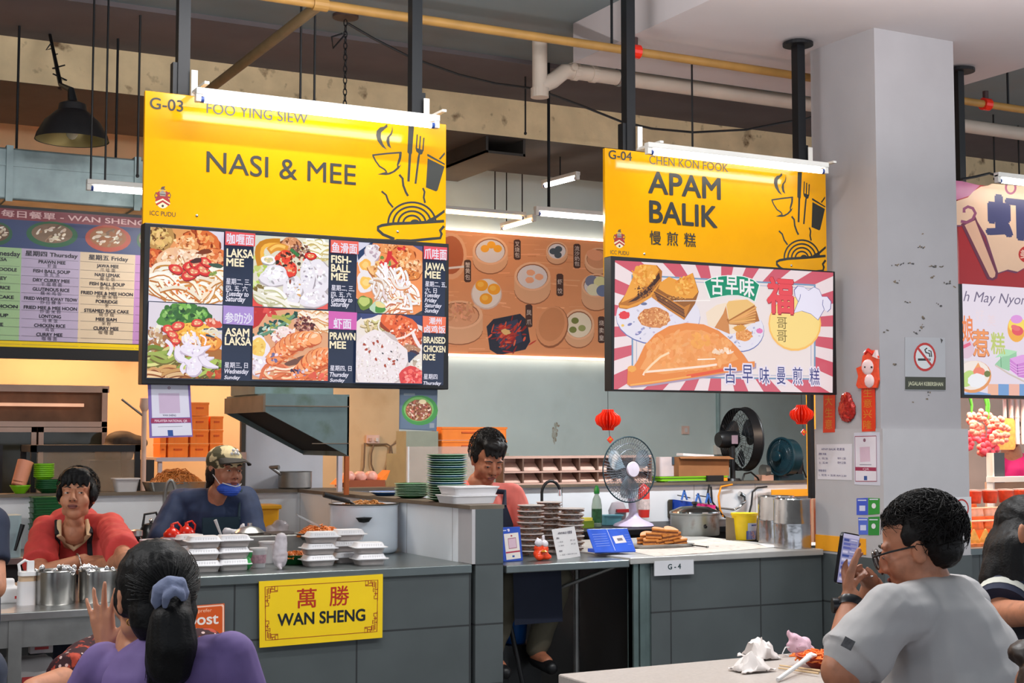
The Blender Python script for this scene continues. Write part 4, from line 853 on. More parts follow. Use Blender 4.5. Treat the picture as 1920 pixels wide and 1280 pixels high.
# ------------------------------------------------------------------ boards and plates on the counters
YF = YC-.024
def plate(name, label, cat, q, Y, col, fn, th=.008, m=None):
 """a thin rigid sheet standing in plane Y, cut to the quad q given in pixels"""
 pts = [at(u, v, Y) for u, v in q]; c = sum(pts, V((0, 0, 0)))/4
 t = thing(name, label, cat, tuple(c))
 MB().prism(pts, (0, th, 0)).build('sheet', m or mat('sheet_%d_%d_%d' % col, col, .4, var=.03), t)
 a = Art(planeY(Y), base=.0006); fn(a); a.build('print', m_print, t)
 return t
def wan(a):
 R_ = (150, 40, 26); K = (26, 32, 36)
 q = [(497, 1100), (708.5, 1087), (706.5, 1183.5), (498, 1200)]
 L = lambda x, y: ((q[0][0]*(1-x)+q[1][0]*x)*(1-y)+(q[3][0]*(1-x)+q[2][0]*x)*y, (q[0][1]*(1-x)+q[1][1]*x)*(1-y)+(q[3][1]*(1-x)+q[2][1]*x)*y)
 for (x0, y0, x1, y1) in ((.1, 0, .9, 0), (.1, 1, .9, 1), (0, .4, 0, .62), (1, .4, 1, .62)): a.line([L(x0, y0), L(x1, y1)], 1.1, R_)
 def fr(cx, cy, sx, sy):
  F = lambda x, y: L(cx+sx*x, cy+sy*y)
  for pts in ([(0, .4), (0, 0), (.11, 0), (.11, .1), (.05, .1), (.05, .05), (.08, .05)], [(.018, .04), (.018, .16), (.04, .16), (.04, .22), (.018, .22), (.018, .3), (.03, .3), (.03, .36), (.0, .36)], [(.03, .02), (.03, .13), (.045, .13), (.045, .02)], [(.06, .0), (.06, .05)], [(.085, .0), (.085, .08), (.11, .08)], [(.0, .26), (.03, .26)], [(.0, .18), (.03, .19)]):
   a.line([F(*p) for p in pts], 1.5, R_)
 fr(0, 0, 1, 1); fr(1, 0, -1, 1); fr(0, 1, 1, -1); fr(1, 1, -1, -1)
 a.text('萬', 557, 1140, 593, 36, (176, 44, 26), .01); a.text('勝', 618, 1136, 654, 37, (176, 44, 26), .01)
 a.text('WAN SHENG', 520.5, 1173, 684, 22, K, .028)
plate('counter_sign', 'yellow rectangular sign with red fretwork corners on the tiled counter', 'sign', [(486, 1090), (718, 1076), (717, 1195), (487, 1214)], YF, (238, 200, 20), wan)
def g4(a): a.text('G - 4', 1252.5, 1067, 1276.5, 9.5, (40, 62, 66), .03)
plate('number_plate', 'small white number plate on the grey counter near the pillar', 'plate', [(1227.5, 1052), (1300.5, 1049), (1301, 1076), (1227.5, 1079.5)], YF, (206, 206, 210), g4)
def ost(a):
 a.poly([(300, 1141.5), (418, 1132.5), (420, 1135), (420, 1190), (300, 1204)], (240, 190, 166)); a.h += 3e-5
 a.poly([(300, 1144.5), (415, 1135.5), (417, 1138), (417, 1187), (300, 1200.5)], (206, 84, 26))
 a.text('We prefer', 352, 1149, 397, 6.5, (236, 190, 160)); a.text('oost', 352, 1172, 409, 16, (232, 222, 216), .02)
plate('orange_sign', 'orange payment sign half hidden behind the ponytail on the tiled counter', 'sign', [(298, 1140), (421, 1131), (421, 1192), (298, 1206)], YF, (200, 90, 40), ost)
def qr1(a):
 a.poly([(283, 721), (352, 721), (356, 782), (285, 783)], (206, 202, 216)); a.ell(317, 727, 2.6, 2.6, (130, 60, 90)); a.ell(317, 727, 1.4, 1.4, (206, 202, 216)); a.poly([(297, 737), (336, 737), (338, 774), (299, 775)], (188, 166, 190))
 a.poly([(283, 784), (357, 783.5), (358, 791.5), (283, 793)], (150, 50, 86)); a.text('MALAYSIA NATIONAL QR', 290, 790.5, 351, 4.2, (214, 190, 206), .03); a.text('WAN SHENG', 305, 780, 330, 3.6, (60, 60, 90), .02)
 a.poly([(284, 794), (358, 792.5), (360, 815.5), (285, 817.5)], (208, 206, 218)); a.poly([(314, 806), (324, 806), (325, 817), (315, 817)], (40, 76, 140)); a.line([(296, 800), (342, 799)], .8, (120, 120, 140))
plate('payment_poster', 'payment poster with purple border hanging under the noodle menu screen', 'poster', [(277, 716), (356.5, 717), (361.5, 818.5), (280.5, 821)], YV+.03, (120, 96, 160), qr1, .003)
def bowl(a):
 a.poly([(752, 731), (819, 733), (817, 806), (751, 803)], (96, 112, 132)); a.rect(757, 737, 778, 741, (150, 160, 166)); a.ell(787, 769, 34, 28, (70, 140, 72)); a.ell(785, 767, 28, 23, (120, 176, 96)); a.ell(785, 769, 25, 20, (146, 92, 60))
 for _ in range(140):
  tt, r = random.random()*6.3, math.sqrt(random.random()); a.ell(785+23*r*math.cos(tt), 768+18*r*math.sin(tt), random.uniform(1, 4), random.uniform(.7, 1.6), jit(random.choice([(196, 150, 110), (226, 196, 176), (150, 80, 70), (110, 60, 44), (206, 120, 100)]), 14), random.random()*3)
 a.ell(792, 753, 7, 4.5, (236, 214, 170)); a.rect(805, 793, 814, 802, (140, 146, 156))
plate('food_poster', 'small poster of a green noodle bowl hanging under the menu screen', 'poster', [(749.5, 727), (820.5, 730), (818.5, 808), (748.5, 804.5)], YV+.04, (90, 104, 124), bowl, .003)

# ------------------------------------------------------------------ dim sum picture on the blue wall
YM = YW-.06
q = [(780, 426), (1150, 455), (1150, 674), (780, 660)]
pts = [at(u, v, YM) for u, v in q]; x0, x1, z0, z1 = pts[0].x, pts[1].x, at(1000, 667, YM).z, at(1000, 443, YM).z
t = thing('wall_picture', 'large orange picture of dim sum baskets on the pale blue wall', 'picture', ((x0+x1)/2, YM, z0))
MB().bx((x0, YM, z0), (x1, YM+.05, z1)).build('board', mat('picture_board', (214, 140, 92), .5, var=.05), t)
a = Art(planeY(YM), base=.001, clip=[(p[0], p[1]) for p in [(782, 429), (1149, 457), (1149, 672), (782, 658)]])
a.poly([(700, 400), (1160, 400), (1160, 700), (700, 700)], (216, 142, 94))
for _ in range(120): a.line([(u := random.uniform(780, 1140), v := random.uniform(430, 670)), (u+random.uniform(10, 50), v+random.uniform(-2, 4))], random.uniform(.6, 2.4), jit(random.choice([(224, 154, 106), (206, 128, 80), (226, 160, 116)]), 8))
W_, D_ = (214, 176, 140), (150, 88, 54)
def basket(u, v, r, h=14, k=.8, inner=(214, 200, 196)):
 a.ell(u, v+h, r, r*k, D_); a.poly([(u-r, v), (u+r, v), (u+r, v+h), (u-r, v+h)], (216, 160, 120)); a.ell(u, v+h-2, r*.99, r*k, (216, 160, 120)); a.ell(u, v, r, r*k, (226, 172, 132)); a.ell(u, v, r*.86, r*k*.86, D_); a.ell(u, v+1, r*.82, r*k*.82, inner)
basket(919, 470, 33, 18); [a.ell(909+12*k, 466+(k % 2)*-7, 8, 7, (236, 160, 40)) for k in range(3)]
a.ell(912, 551, 29, 29, (206, 176, 160)); a.ell(912, 550, 27, 27, (222, 206, 196)); [a.ell(x, y, 12, 10.5, (236, 156, 36)) for x, y in ((903, 535), (926, 542), (911, 560))]; [a.ell(x-2, y-2, 6, 5, (246, 180, 70)) for x, y in ((903, 535), (926, 542), (911, 560))]
basket(998, 518, 34, 26); [a.ell(x, y, 8, 6, (232, 160, 120), 0, 16, .1) for x, y in ((995, 511), (1011, 519), (993, 525))]
basket(1044, 470, 20, 10, .85); [a.ell(x, y, 7, 6, (74, 80, 86)) for x, y in ((1037, 471), (1047, 467), (1046, 478))]
basket(1122, 485, 26, 10, .8, (206, 140, 100)); a.ell(1115, 478, 16, 10, (224, 150, 110), .3)
basket(1118, 535, 28, 26); [a.ell(x, y, 12, 11, c) for x, y, c in ((1109, 527, (120, 120, 140)), (1125, 529, (214, 206, 150)), (1112, 543, (220, 210, 176)), (1130, 545, (110, 120, 150)))]
basket(1085, 608, 29, 16, 1.0, (224, 206, 180)); [a.ell(x, y, 7, 6, c) for x, y, c in ((1078, 601, (116, 120, 56)), (1074, 618, (120, 124, 60)), (1091, 615, (150, 150, 90)))]
a.ell(1035, 613, 30, 40, D_, .25); a.ell(1034, 611, 29, 38, (212, 142, 96), .25); a.ell(1034, 608, 24, 32, (200, 130, 84), .25)
basket(860, 590, 45, 30, .6, (214, 150, 110)); a.T = None
for _ in range(60): a.ell(858+random.uniform(-30, 30), 585+random.uniform(-16, 16), random.uniform(2, 8), random.uniform(1, 3), jit((206, 140, 100), 18), random.random()*3)
a.ell(845, 480, 30, 44, (222, 160, 118)); a.ell(845, 478, 24, 36, (176, 90, 50)); a.line([(836, 503), (878, 499)], 4, (224, 206, 196))
a.poly([(912, 612), (925, 598), (975, 588), (988, 600), (994, 640), (985, 655), (935, 666), (918, 655)], (40, 42, 56)); a.poly([(922, 612), (970, 598), (980, 640), (940, 655)], (58, 60, 84))
for _ in range(70): a.ell(952+random.gauss(0, 14), 628+random.gauss(0, 12), random.uniform(4, 10), random.uniform(1, 2.4), jit(random.choice([(190, 56, 40), (150, 40, 36), (214, 90, 56)]), 12), random.uniform(-1.4, .2))
a.ell(948, 622, 9, 5, (222, 176, 110), .2, 14, .2)
for u, v, h, s in ((876, 508, 42, '蟹黄包'), (969, 468, 38, '叉烧包'), (1081, 480, 46, '流沙奶包'), (1049, 534, 42, '虾饺'), (991, 592, 43, '凤爪'), (1127, 618, 50, '烧卖皇')):
 a.poly([(u-6, v-h/2+2), (u-3, v-h/2), (u+4, v-h/2), (u+7, v-h/2+3), (u+7, v+h/2-2), (u+4, v+h/2), (u-3, v+h/2), (u-6, v+h/2-3)], (74, 46, 36))
 for k, ch in enumerate(s): a.text(ch, u-4, v-h/2+5+(k+1)*(h-8)/len(s)-2, u+5, min(10, (h-8)/len(s)-1), (222, 200, 186))
a.clip = None; a.build('picture_print', mat('mural_glow_print', vc=True, rough=.4, var=.02, emit=.18), t)  # flat print given a faint glow of its own, light added to its colour
for z in (z0-.012, z1+.012): MB().bx((x0, YM-.01, z-.009), (x1, YM+.04, z+.009)).build('light_strip', mat('lit_strip', (255, 236, 220), .4, var=0, emit=2.2), t)
# ================================================================== things of the stalls
random.seed(21)
ORD = ['lowest', 'second', 'third', 'fourth', 'fifth', 'sixth', 'seventh', 'eighth', 'ninth', 'tenth', 'eleventh', 'twelfth', 'thirteenth', 'fourteenth', 'fifteenth', 'sixteenth', 'seventeenth', 'eighteenth', 'nineteenth', 'twentieth']
def lvl(k, n):
 return 'topmost' if k == n-1 else 'lowest' if k == 0 else ORD[k]+' from the bottom'
def noodles(c, rx, ry, h, n, r=.003, L=.09):
 """a heap of strands in one mesh"""
 mb = MB(); c = V(c)
 for _ in range(n):
  t, q = random.random()*2*PI, math.sqrt(random.random()); p = V((rx*q*math.cos(t), ry*q*math.sin(t), 0)); z = h*(1-q*q)*random.uniform(.7, 1)
  a = random.random()*PI; pts = []
  for k in range(5):
   s = (k/4-.5)*L; x, y = p.x+math.cos(a)*s, p.y+math.sin(a)*s+.012*math.sin(k*2.1+t*3)
   e = min(1.15, math.hypot(x/rx, y/ry)); pts.append(c+V((x, y, max(.002, min(z, h*(1-e*e)+.01))+.004*math.sin(k*1.7+t))))
  mb.tube(pts, r, 5)
 mb.lathe([(0, h*.86), (.5*rx, h*.66), (.85*rx, h*.25), (rx, 0)], c, 20, sy=ry/rx, cap=False)
 return mb
m_clam = mat('white_foam_box', (222, 220, 222), .45, var=.05)
m_clear = mat('clear_plastic', (232, 232, 232), .12, var=.03, alpha=.38)
m_frost = mat('frosted_plastic', (222, 220, 222), .3, var=.05, alpha=.72)
m_food = mat('brown_noodle', (124, 78, 48), .5, var=.35, scale=40)
m_orangef = mat('orange_noodle', (206, 116, 44), .45, var=.3, scale=30)
m_green = mat('green_melamine', (34, 96, 52), .25, var=.08)
m_greenp = mat('dark_green_plastic', (20, 84, 42), .4, var=.1)
m_lime = mat('lime_plastic', (122, 190, 24), .3, var=.05)
m_bluep = mat('blue_melamine', (70, 130, 170), .25)
m_orange = mat('orange_crate_plastic', (255, 138, 46), .4, var=.08)
m_red = mat('red_cap_plastic', (214, 40, 22), .25, var=.05)
m_card = mat('brown_cardboard', (150, 100, 62), .8, var=.15)
m_paper = mat('white_paper', (216, 214, 214), .7, var=.03)
m_cable = mat('black_cable', (30, 30, 32), .5)
m_pinkp = mat('pinkish_tan_plastic', (196, 160, 146), .45, var=.08)

# --- takeaway clamshells
def clamshell(label, group):
 t = thing('takeaway_box', label, 'takeaway box', (0, 0, 0), group)
 w, d = .082, .062
 MB().rbox((-w*.82, -d*.82, .001), (w*.82, d*.82, .03), .02, 0, 4, 2, 1.16).build('base', mat('clam_base', (214, 208, 206), .3, alpha=.5), t, True, 50)
 MB().rbox((-w*.74, -d*.74, .004), (w*.74, d*.74, .0295), .016, 0, 3, 2, 1.14).build('food', m_food, t)
 l = MB(); l.rbox((-w*1.1, -d*1.12, .0305), (w*1.1, d*1.12, .0345), .02); l.rbox((-w*.96, -d*.96, .0345), (w*.96, d*.96, .056), .02, 0, 4, 2, .84)
 for k in range(9): x = -w*.6+k*w*.15; l.bx((x, -d*.93, .036), (x+.004, -d*.9, .05))
 l.build('lid', m_clam, t, True, 50)
 return t
proto = None; CZ = .9
def clam(u, v, z0, n, rz, where, group, scale=None):
 global proto
 p = atz(u, v, z0)
 for k in range(n):
  lab = 'white takeaway clamshell, %s of the stack %s' % (lvl(k, n), where)
  if n == 1: lab = 'white takeaway clamshell lying %s' % where
  r = rz+random.uniform(-.1, .1); loc = (p.x+random.uniform(-.008, .008), p.y+random.uniform(-.006, .006), z0+k*.058)
  if proto is None: proto = clamshell(lab, group); proto.location = loc; proto.rotation_euler.z = r
  else: dup(proto, loc, r, lab, group)
clam(380, 1071, CZ, 3, -.12, 'just behind the ponytailed woman', 'takeaway boxes by the ponytailed woman')
clam(437, 1068, CZ, 3, .02, 'beside the green packet', 'takeaway boxes by the ponytailed woman')
clam(356, 1040, CZ, 2, .1, 'beside the red capped bottles', 'takeaway boxes by the ponytailed woman')
clam(599, 1060, CZ, 3, .02, 'above the yellow counter sign', 'takeaway boxes over the yellow sign')
clam(650, 1054, CZ, 3, .0, 'standing before the big white pot', 'takeaway boxes over the yellow sign')
clam(690, 1058, CZ, 2, -.15, 'nearest the counter end before the white pot', 'takeaway boxes over the yellow sign')

# --- big white pot and pans
def pot(name, label, p, r, h, m, food=None, handles=True, mh=None, lid=False, rim=None):
 t = thing(name, label, 'pot', tuple(p)); mb = MB()
 mb.lathe([(r*.9, 0), (r*.97, .01), (r, .03), (r, h), (r*1.04, h+.004), (r*1.04, h+.012), (r*.97, h+.012), (r*.95, h-.03), (0, h-.035)], p, 40)
 mb.build('body', m, t, True, 40)
 if rim: MB().lathe([(r*.97, h+.012), (r*1.045, h+.006), (r*1.045, h+.014), (r*.97, h+.015)], p, 40, cap=False).build('rim', rim, t, True)
 if food: noodles(V(p)+V((0, 0, h-.02)), r*.78, r*.78, .05, 170, .004, .07).build('noodle_filling', food, t, True)['kind'] = 'stuff'
 return t
pw = atz(716, 1034, CZ); wr = .192; pw.x = min(pw.x, PXA-.21)
P1 = pot('cooking_pot', 'big white enamel pot of fried noodles on the tiled counter', pw, wr, .265, mat('white_enamel_pot', (226, 234, 244), .2, var=.03), mat('fried_noodle', (176, 120, 60), .5, var=.3, scale=30), rim=mat('dark_rim', (90, 86, 80), .3, .6))
for an in (math.radians(-112), math.radians(105)):
 c = pw+V((math.cos(an)*wr, math.sin(an)*wr, .2)); b = MB(); tx_ = V((-math.sin(an), math.cos(an), 0)); nx = V((math.cos(an), math.sin(an), 0))
 b.lathe([(0, -.022), (.03, -.016), (.042, 0), (.05, .008), (0, .012)], c+nx*.018, 18, 0, None, 1, .55); b.build('handle', m_blackp, P1, True)
l = MB(); a_, b_ = pw+V((-.11, -.05, .29)), at(607, 927, pw.y-.05); l.cyl(pw+V((-.03, -.03, .25)), a_, .008); l.cyl(a_, b_, .012, .015); l.build('ladle_handle', m_blackp, P1)
pn = atz(600, 1000, 1.03)
t = thing('food_pan', 'round pan of orange fried noodles with tongs behind the takeaway boxes', 'pan', tuple(pn))
MB().lathe([(.02, -.03), (.11, -.03), (.135, .0), (.14, .004), (.13, .006), (.1, -.02), (0, -.02)], pn, 32).build('pan', m_steeld, t, True)
noodles(pn+V((0, 0, -.01)), .12, .12, .055, 140, .004).build('noodle_filling', m_orangef, t, True)['kind'] = 'stuff'
tg = MB(); e = at(558, 967, pn.y-.04); q = pn+V((.0, -.04, .03)); tg.box((e+q)/2, (.012, .003, (e-q).length), (e-q).to_track_quat('Z', 'Y').to_matrix()); tg.box((e+q)/2+V((0, .02, .008)), (.012, .003, (e-q).length), (e-q).to_track_quat('Z', 'Y').to_matrix()); tg.build('tongs', m_steel, t)
MB().lathe([(.09, -.033), (.1, -.031)], pn, 20).build('base_ring', m_steeld, t)
MB().cyl(pn+V((0, 0, -.031)), (pn.x, pn.y, .9), .09, .09, 20).build('stand', m_steeld, t)
gd = atz(553, 1057, CZ)
t = thing('food_bowl', 'dark green bowl of orange noodles beside the takeaway boxes', 'bowl', tuple(gd))
MB().lathe([(.05, 0), (.055, .004), (.085, .05), (.08, .05), (.05, .01), (0, .008)], gd, 28).build('bowl', m_greenp, t, True)
noodles(gd+V((0, 0, .035)), .075, .075, .03, 70, .003, .06).build('noodle_filling', m_orangef, t, True)['kind'] = 'stuff'
fw = atz(512, 1048, CZ)
t = thing('food_warmer', 'steel food warmer with dark trays and a lid on the noodle counter', 'food warmer', tuple(fw))
MB().bx(fw+V((-.2, -.05, 0)), fw+V((.17, .24, .13))).build('body', m_steeld, t, bevel=.006)
for k in range(2): MB().bx(fw+V((-.185+k*.18, -.03, .13)), fw+V((-.02+k*.18, .22, .134))).build('tray', mat('dark_sauce', (52, 40, 34), .2, var=.3, scale=20), t)
MB().lathe([(.075, .0), (.08, .006), (.05, .03), (.012, .04), (.012, .055), (0, .056)], fw+V((-.1, .1, .135)), 24).build('lid', m_steel, t, True)
# --- bottles, cups, bags
def bottle(name, label, p, prof, m, cap=None, mc=None, cat='bottle', n=20):
 t = thing(name, label, cat, tuple(p)); MB().lathe(prof, p, n).build('body', m, t, True, 50)
 if cap: MB().lathe(cap, p, n).build('cap', mc, t, True, 50)
 return t
m_milky = mat('milky_plastic', (206, 200, 210), .3, var=.05)
for u, v, lab in ((322, 1040, 'red capped sauce squeeze bottle, the one beside the white tub'), (349, 1036, 'red capped sauce squeeze bottle, the one nearer the takeaway boxes')):
 p = atz(u, v, CZ); t = bottle('sauce_bottle', lab, p, [(.042, 0), (.046, .004), (.046, .1), (.044, .108), (0, .11)], m_milky, [(.048, .1), (.048, .118), (.03, .14), (.012, .152), (.009, .172), (0, .173)], m_red); t['group'] = 'red capped sauce bottles'
 MB().tube([p+V((.002, 0, .17)), p+V((.03, 0, .178)), p+V((.05, 0, .155)), p+V((.046, 0, .125))], .006).build('handle', m_red, t, True)
p = atz(290, 1046, CZ)
t = thing('plastic_tub', 'round white plastic tub beside the red capped bottles', 'tub', tuple(p)); MB().lathe([(.06, 0), (.075, .08), (.082, .082), (.082, .094), (0, .095)], p, 28).build('tub', mat('cream_plastic', (214, 206, 190), .4), t, True, 40)
MB().lathe([(.083, .09), (.083, .1), (0, .102)], p, 28).build('lid', m_milky, t, True, 40)
p = atz(255, 1045, CZ)
t = bottle('soy_bottle', 'dark soy sauce jar with a pale lid behind the ponytailed woman', p, [(.036, 0), (.038, .006), (.038, .09), (.03, .11), (.03, .12), (0, .12)], mat('soy_glass', (44, 30, 28), .12), [(.034, .118), (.034, .146), (.012, .152), (0, .153)], m_steel)
MB().lathe([(.0385, .03), (.0385, .07)], p, 20, cap=False).build('label_band', mat('pinkish_label', (170, 140, 150), .5), t)
def cup(u, v, r, h, lab, m=m_frost, band=None, name='plastic_cup', cat='cup', z=CZ):
 p = atz(u, v, z); t = thing(name, lab, cat, tuple(p)); MB().lathe([(r*.8, 0), (r, h), (r*1.06, h), (r*1.06, h+.006), (r*.96, h+.006), (r*.78, .004), (0, .004)], p, 24).build('cup', m, t, True, 40)
 if band: MB().lathe([(r*.86+.001, h*.25), (r*.94+.001, h*.75)], p, 24, cap=False).build('sleeve_print', band, t)
 MB().lathe([(r*1.0, h+.005), (r*1.08, h+.006), (r*1.08, h+.012), (0, h+.013)], p, 24).build('lid', m, t, True, 40)
 return t
cup(484, 1063, .042, .085, 'frosted cup with a faint red print beside the green packet', band=mat('faint_red_print', (190, 150, 160), .5, var=.3, scale=60))
cup(503, 1055, .048, .1, 'taller plain frosted tub behind the printed cup')
def bag(name, label, prims, m, cat='bag', voxel=.009, dsc=.006):
 mb = MB(); c = V(prims[0][0])
 for q, r in prims: mb.ball(q, r, 14)
 return mb, c
def soft(name, label, cat, m, balls, voxel=.009, amp=.006, fr=30, cones=(), parts=()):
 c = V(balls[0][0]); t = thing(name, label, cat, tuple(c)); mb = MB()
 for q, r in balls: mb.ball(q, r, 14)
 for a, b, r0, r1 in cones: rcone(mb, a, b, r0, r1, 10)
 organic(mb, 'film', m, t, voxel, 2, lambda p, n: amp*noise.noise(p*fr)+amp*.6*noise.noise(p*fr*2.3))
 return t
p = atz(450, 1045, CZ)
m_bag = mat('white_plastic_film', (214, 212, 218), .3, var=.05, alpha=.85)
soft('plastic_bag', 'knotted white plastic bag of food behind the takeaway boxes', 'bag', m_bag, [(p+V((0, 0, .05)), (.07, .06, .06)), (p+V((0, 0, .11)), (.05, .045, .04))], .008, .008, 28, [(p+V((0, 0, .12)), p+V((-.075, 0, .14)), .035, .022), (p+V((0, 0, .12)), p+V((.07, 0, .135)), .032, .018), (p+V((0, 0, .12)), p+V((.02, 0, .18)), .03, .008)])
p = atz(525, 1066, CZ)
t = soft('drink_bag', 'tied plastic bag half full of brown sauce standing by the cups', 'bag', mat('clear_film', (206, 198, 204), .15, alpha=.7), [(p+V((0, 0, .06)), (.04, .034, .058))], .006, .004, 34, [(p+V((0, 0, .08)), p+V((.004, 0, .15)), .036, .03), (p+V((-.01, -.02, .012)), p+V((-.012, -.045, .006)), .014, .01)])
MB().ball(p+V((.004, 0, .045)), (.03, .026, .036), 16).build('sauce', mat('brown_sauce', (120, 70, 56), .2), t, True)
p = atz(461, 1068, CZ)
t = soft('leaf_packet', 'small bright green packet squeezed between boxes and the printed cup', 'packet', mat('green_film', (40, 130, 62), .25, var=.25, scale=20), [(p+V((0, 0, .03)), (.03, .03, .03)), (p+V((.01, .01, .075)), (.03, .02, .022))], .006, .006, 40)
p0_, p1_ = at(409, 1008, atz(420, 1066, CZ).y), at(394, 992, atz(420, 1066, CZ).y)
p = atz(418, 1052, CZ)
t = thing('plastic_spoon', 'white spoon handle standing up behind the takeaway boxes', 'spoon', (p.x, p.y, CZ)); MB().tube([(p.x+.02, p.y+.05, CZ), (p.x+.0, p.y+.05, CZ+.14), (p.x-.03, p.y+.05, CZ+.215)], [.004, .006, .009]).build('spoon', m_paper, t, True)
# --- bench behind the noodle counter
BZ = .86
p = at(492, 986, 8.85); p.z = BZ
cr = thing('plastic_crate', 'yellow plastic crate on the cooking bench behind the cap-wearing cook', 'crate', (p.x, p.y, BZ)); m_yc = mat('yellow_crate_plastic', (236, 168, 24), .4, var=.08)
MB().rbox(p+V((-.11, -.08, 0)), p+V((.08, .1, .25)), .02, 0, 4, 2, 1.08).build('tub', m_yc, cr, True, 50); MB().bx(p+V((-.13, -.1, .235)), p+V((.095, .12, .262))).build('rim', m_yc, cr, bevel=.006)
p = at(517, 980, 8.6); p.z = BZ
t = soft('plastic_bag', 'clear bag of fried crackers beside the yellow crate', 'bag', mat('clear_film', (206, 198, 204), .15, alpha=.5), [(p+V((0, .02, .07)), (.1, .07, .075)), (p+V((.04, .02, .13)), (.06, .05, .05))], .012, .012, 18)
MB().ball(p+V((-.01, .02, .05)), (.08, .055, .05), 14).build('crackers', mat('fried_cracker', (206, 140, 60), .5, var=.4, scale=40), t, True)
p = at(283, 985, 8.8); p.z = BZ
t = thing('kettle', 'black kettle with a looped handle on the cooking bench', 'kettle', (p.x, p.y, BZ)); MB().lathe([(.07, 0), (.075, .02), (.07, .12), (.05, .16), (0, .17)], p, 24).build('body', mat('black_enamel', (26, 26, 28), .2), t, True)
MB().tube([p+V((-.05, 0, .15)), p+V((-.04, 0, .22)), p+V((.03, 0, .23)), p+V((.06, 0, .16))], .008).build('handle', m_blackp, t, True); MB().ball(p+V((0, 0, .18)), .014, 10).build('knob', m_chrome, t, True)
def tap(label, u, y, vb, ve, du, m=m_blackp):
 a, b = at(u, vb, y), at(u+du, ve, y); top = min(vb, ve)
 t = thing('faucet', label, 'tap', (a.x, y, a.z)); h = b.z-a.z; w_ = b.x-a.x; pts = [a, a+V((.0, 0, h*.5))]
 for k in range(9): q = PI-PI*k/8*.92; pts.append(a+V((w_/2+w_/2*math.cos(q), -.03*k/8, h*.55+h*.55*math.sin(q))))
 MB().tube(pts, .011, 10).build('spout', m, t, True); MB().cyl(pts[-1], pts[-1]+V((0.004, 0, -.045)), .014, .017).build('nozzle', m_chrome, t); MB().cyl((a.x, y, .9 if a.x > 3.4 else .86), a, .015).build('stem', m, t)
 return t
tap('black gooseneck tap behind the stacked snack tubs', 1016, 9.1, 945, 905, 30); tap('grey hose tap near the tray of noodles', 309, 9.15, 960, 905, 19, m_steeld)
# --- ledge of the half wall, left
LZ = HW; YL = YH+.06
def onl(u, y=YL): q = at(u, 900, y); return V((q.x, y, LZ))
def bowl_proto(name, lab, r, h, m, grp, cat='bowl'):
 t = thing(name, lab, cat, (0, 0, 0), grp); MB().lathe([(r*.5, 0), (r*.55, .004), (r*.9, h*.7), (r, h), (r*.95, h), (r*.5, .012), (0, .01)], (0, 0, 0), 24).build('bowl', m, t, True, 50); MB().lathe([(r*.96, h-.002), (r*1.02, h-.004), (r*1.02, h+.003), (r*.96, h+.003)], (0, 0, 0), 24, cap=False).build('rim', m, t, True)
 return t
c = onl(92); n_ = 5; pr = None
for k in range(n_):
 lab = 'dark green bowl, %s of the dark stack under the lime bowls' % lvl(k, n_); loc = (c.x, c.y, LZ+k*.012)
 pr = bowl_proto('green_bowl', lab, .085, .035, m_greenp, 'dark green bowls on the ledge') if pr is None else pr
 if k == 0: pr.location = loc
 else: dup(pr, loc, 0, lab)
c = onl(82); n_ = 7; pr = None; z0 = LZ+.09
for k in range(n_):
 lab = 'lime green bowl, %s of the lime stack above the dark bowls' % lvl(k, n_); loc = (c.x, c.y, z0-.012+k*.0125)
 pr = bowl_proto('lime_bowl', lab, .062, .03, m_lime, 'lime green bowls on the ledge') if pr is None else pr
 if k == 0: pr.location = loc
 else: dup(pr, loc, 0, lab)
c = onl(38); t = bowl_proto('lime_bowl', 'single lime green bowl on the ledge under the leaning roll', .062, .05, m_lime, 'lime green bowls on the ledge'); t.location = c
t = thing('plastic_roll', 'pinkish rolled sleeve of cups leaning over the single lime bowl', 'roll', tuple(c+V((0, .0, .055)))); MB().cyl(c+V((-.01, .0, .05)), c+V((.035, .03, .2)), .045, .05, 20).build('sleeve', mat('pink_sleeve', (214, 140, 110), .5, var=.08), t, True, 50); MB().cyl(c+V((-.012, .0, .046)), c+V((-.004, .002, .075)), .042, .044, 20).build('cup', mat('brown_cup', (150, 84, 56), .5), t, True, 50)
c = onl(236); t = thing('plastic_tub', 'clear white plastic tub on the ledge behind the red-shirted woman', 'tub', tuple(c)); MB().rbox(c+V((-.065, -.04, 0)), c+V((.065, .05, .085)), .02, 0, 4, 2, 1.25).build('tub', m_frost, t, True, 50); MB().rbox(c+V((-.085, -.062, .08)), c+V((.085, .072, .088)), .02).build('rim', m_frost, t)
c = onl(330); t = thing('noodle_tray', 'long steel tray heaped with brown fried noodles on the ledge', 'tray', tuple(c))
MB().rbox(c+V((-.18, -.09, .0)), c+V((.18, .11, .06)), .03, 0, 4, 2, 1.12).build('tray', m_steel, t, True, 50); noodles(c+V((0, .01, .05)), .17, .09, .1, 220, .0035).build('noodle_filling', mat('brown_fried_noodle', (176, 104, 44), .5, var=.35, scale=40), t, True)['kind'] = 'stuff'
c = at(86, 960, 9.12); n_ = 10; pr = None
for k in range(n_):
 lab = 'dark green square tray, %s of the pile behind the red-shirted woman' % lvl(k, n_); loc = (c.x, c.y, BZ+k*.033)
 if pr is None:
  pr = thing('serving_tray', lab, 'tray', (0, 0, 0), 'green trays behind the red-shirted woman'); MB().rbox((-.085, -.08, 0), (.085, .08, .026), .02, 0, 4, 2, 1.04).build('tray', m_greenp, pr, True, 50); MB().rbox((-.092, -.087, .024), (.092, .087, .031), .02).build('rim', m_greenp, pr); pr.location = loc
 else: dup(pr, loc, random.uniform(-.05, .05), lab)
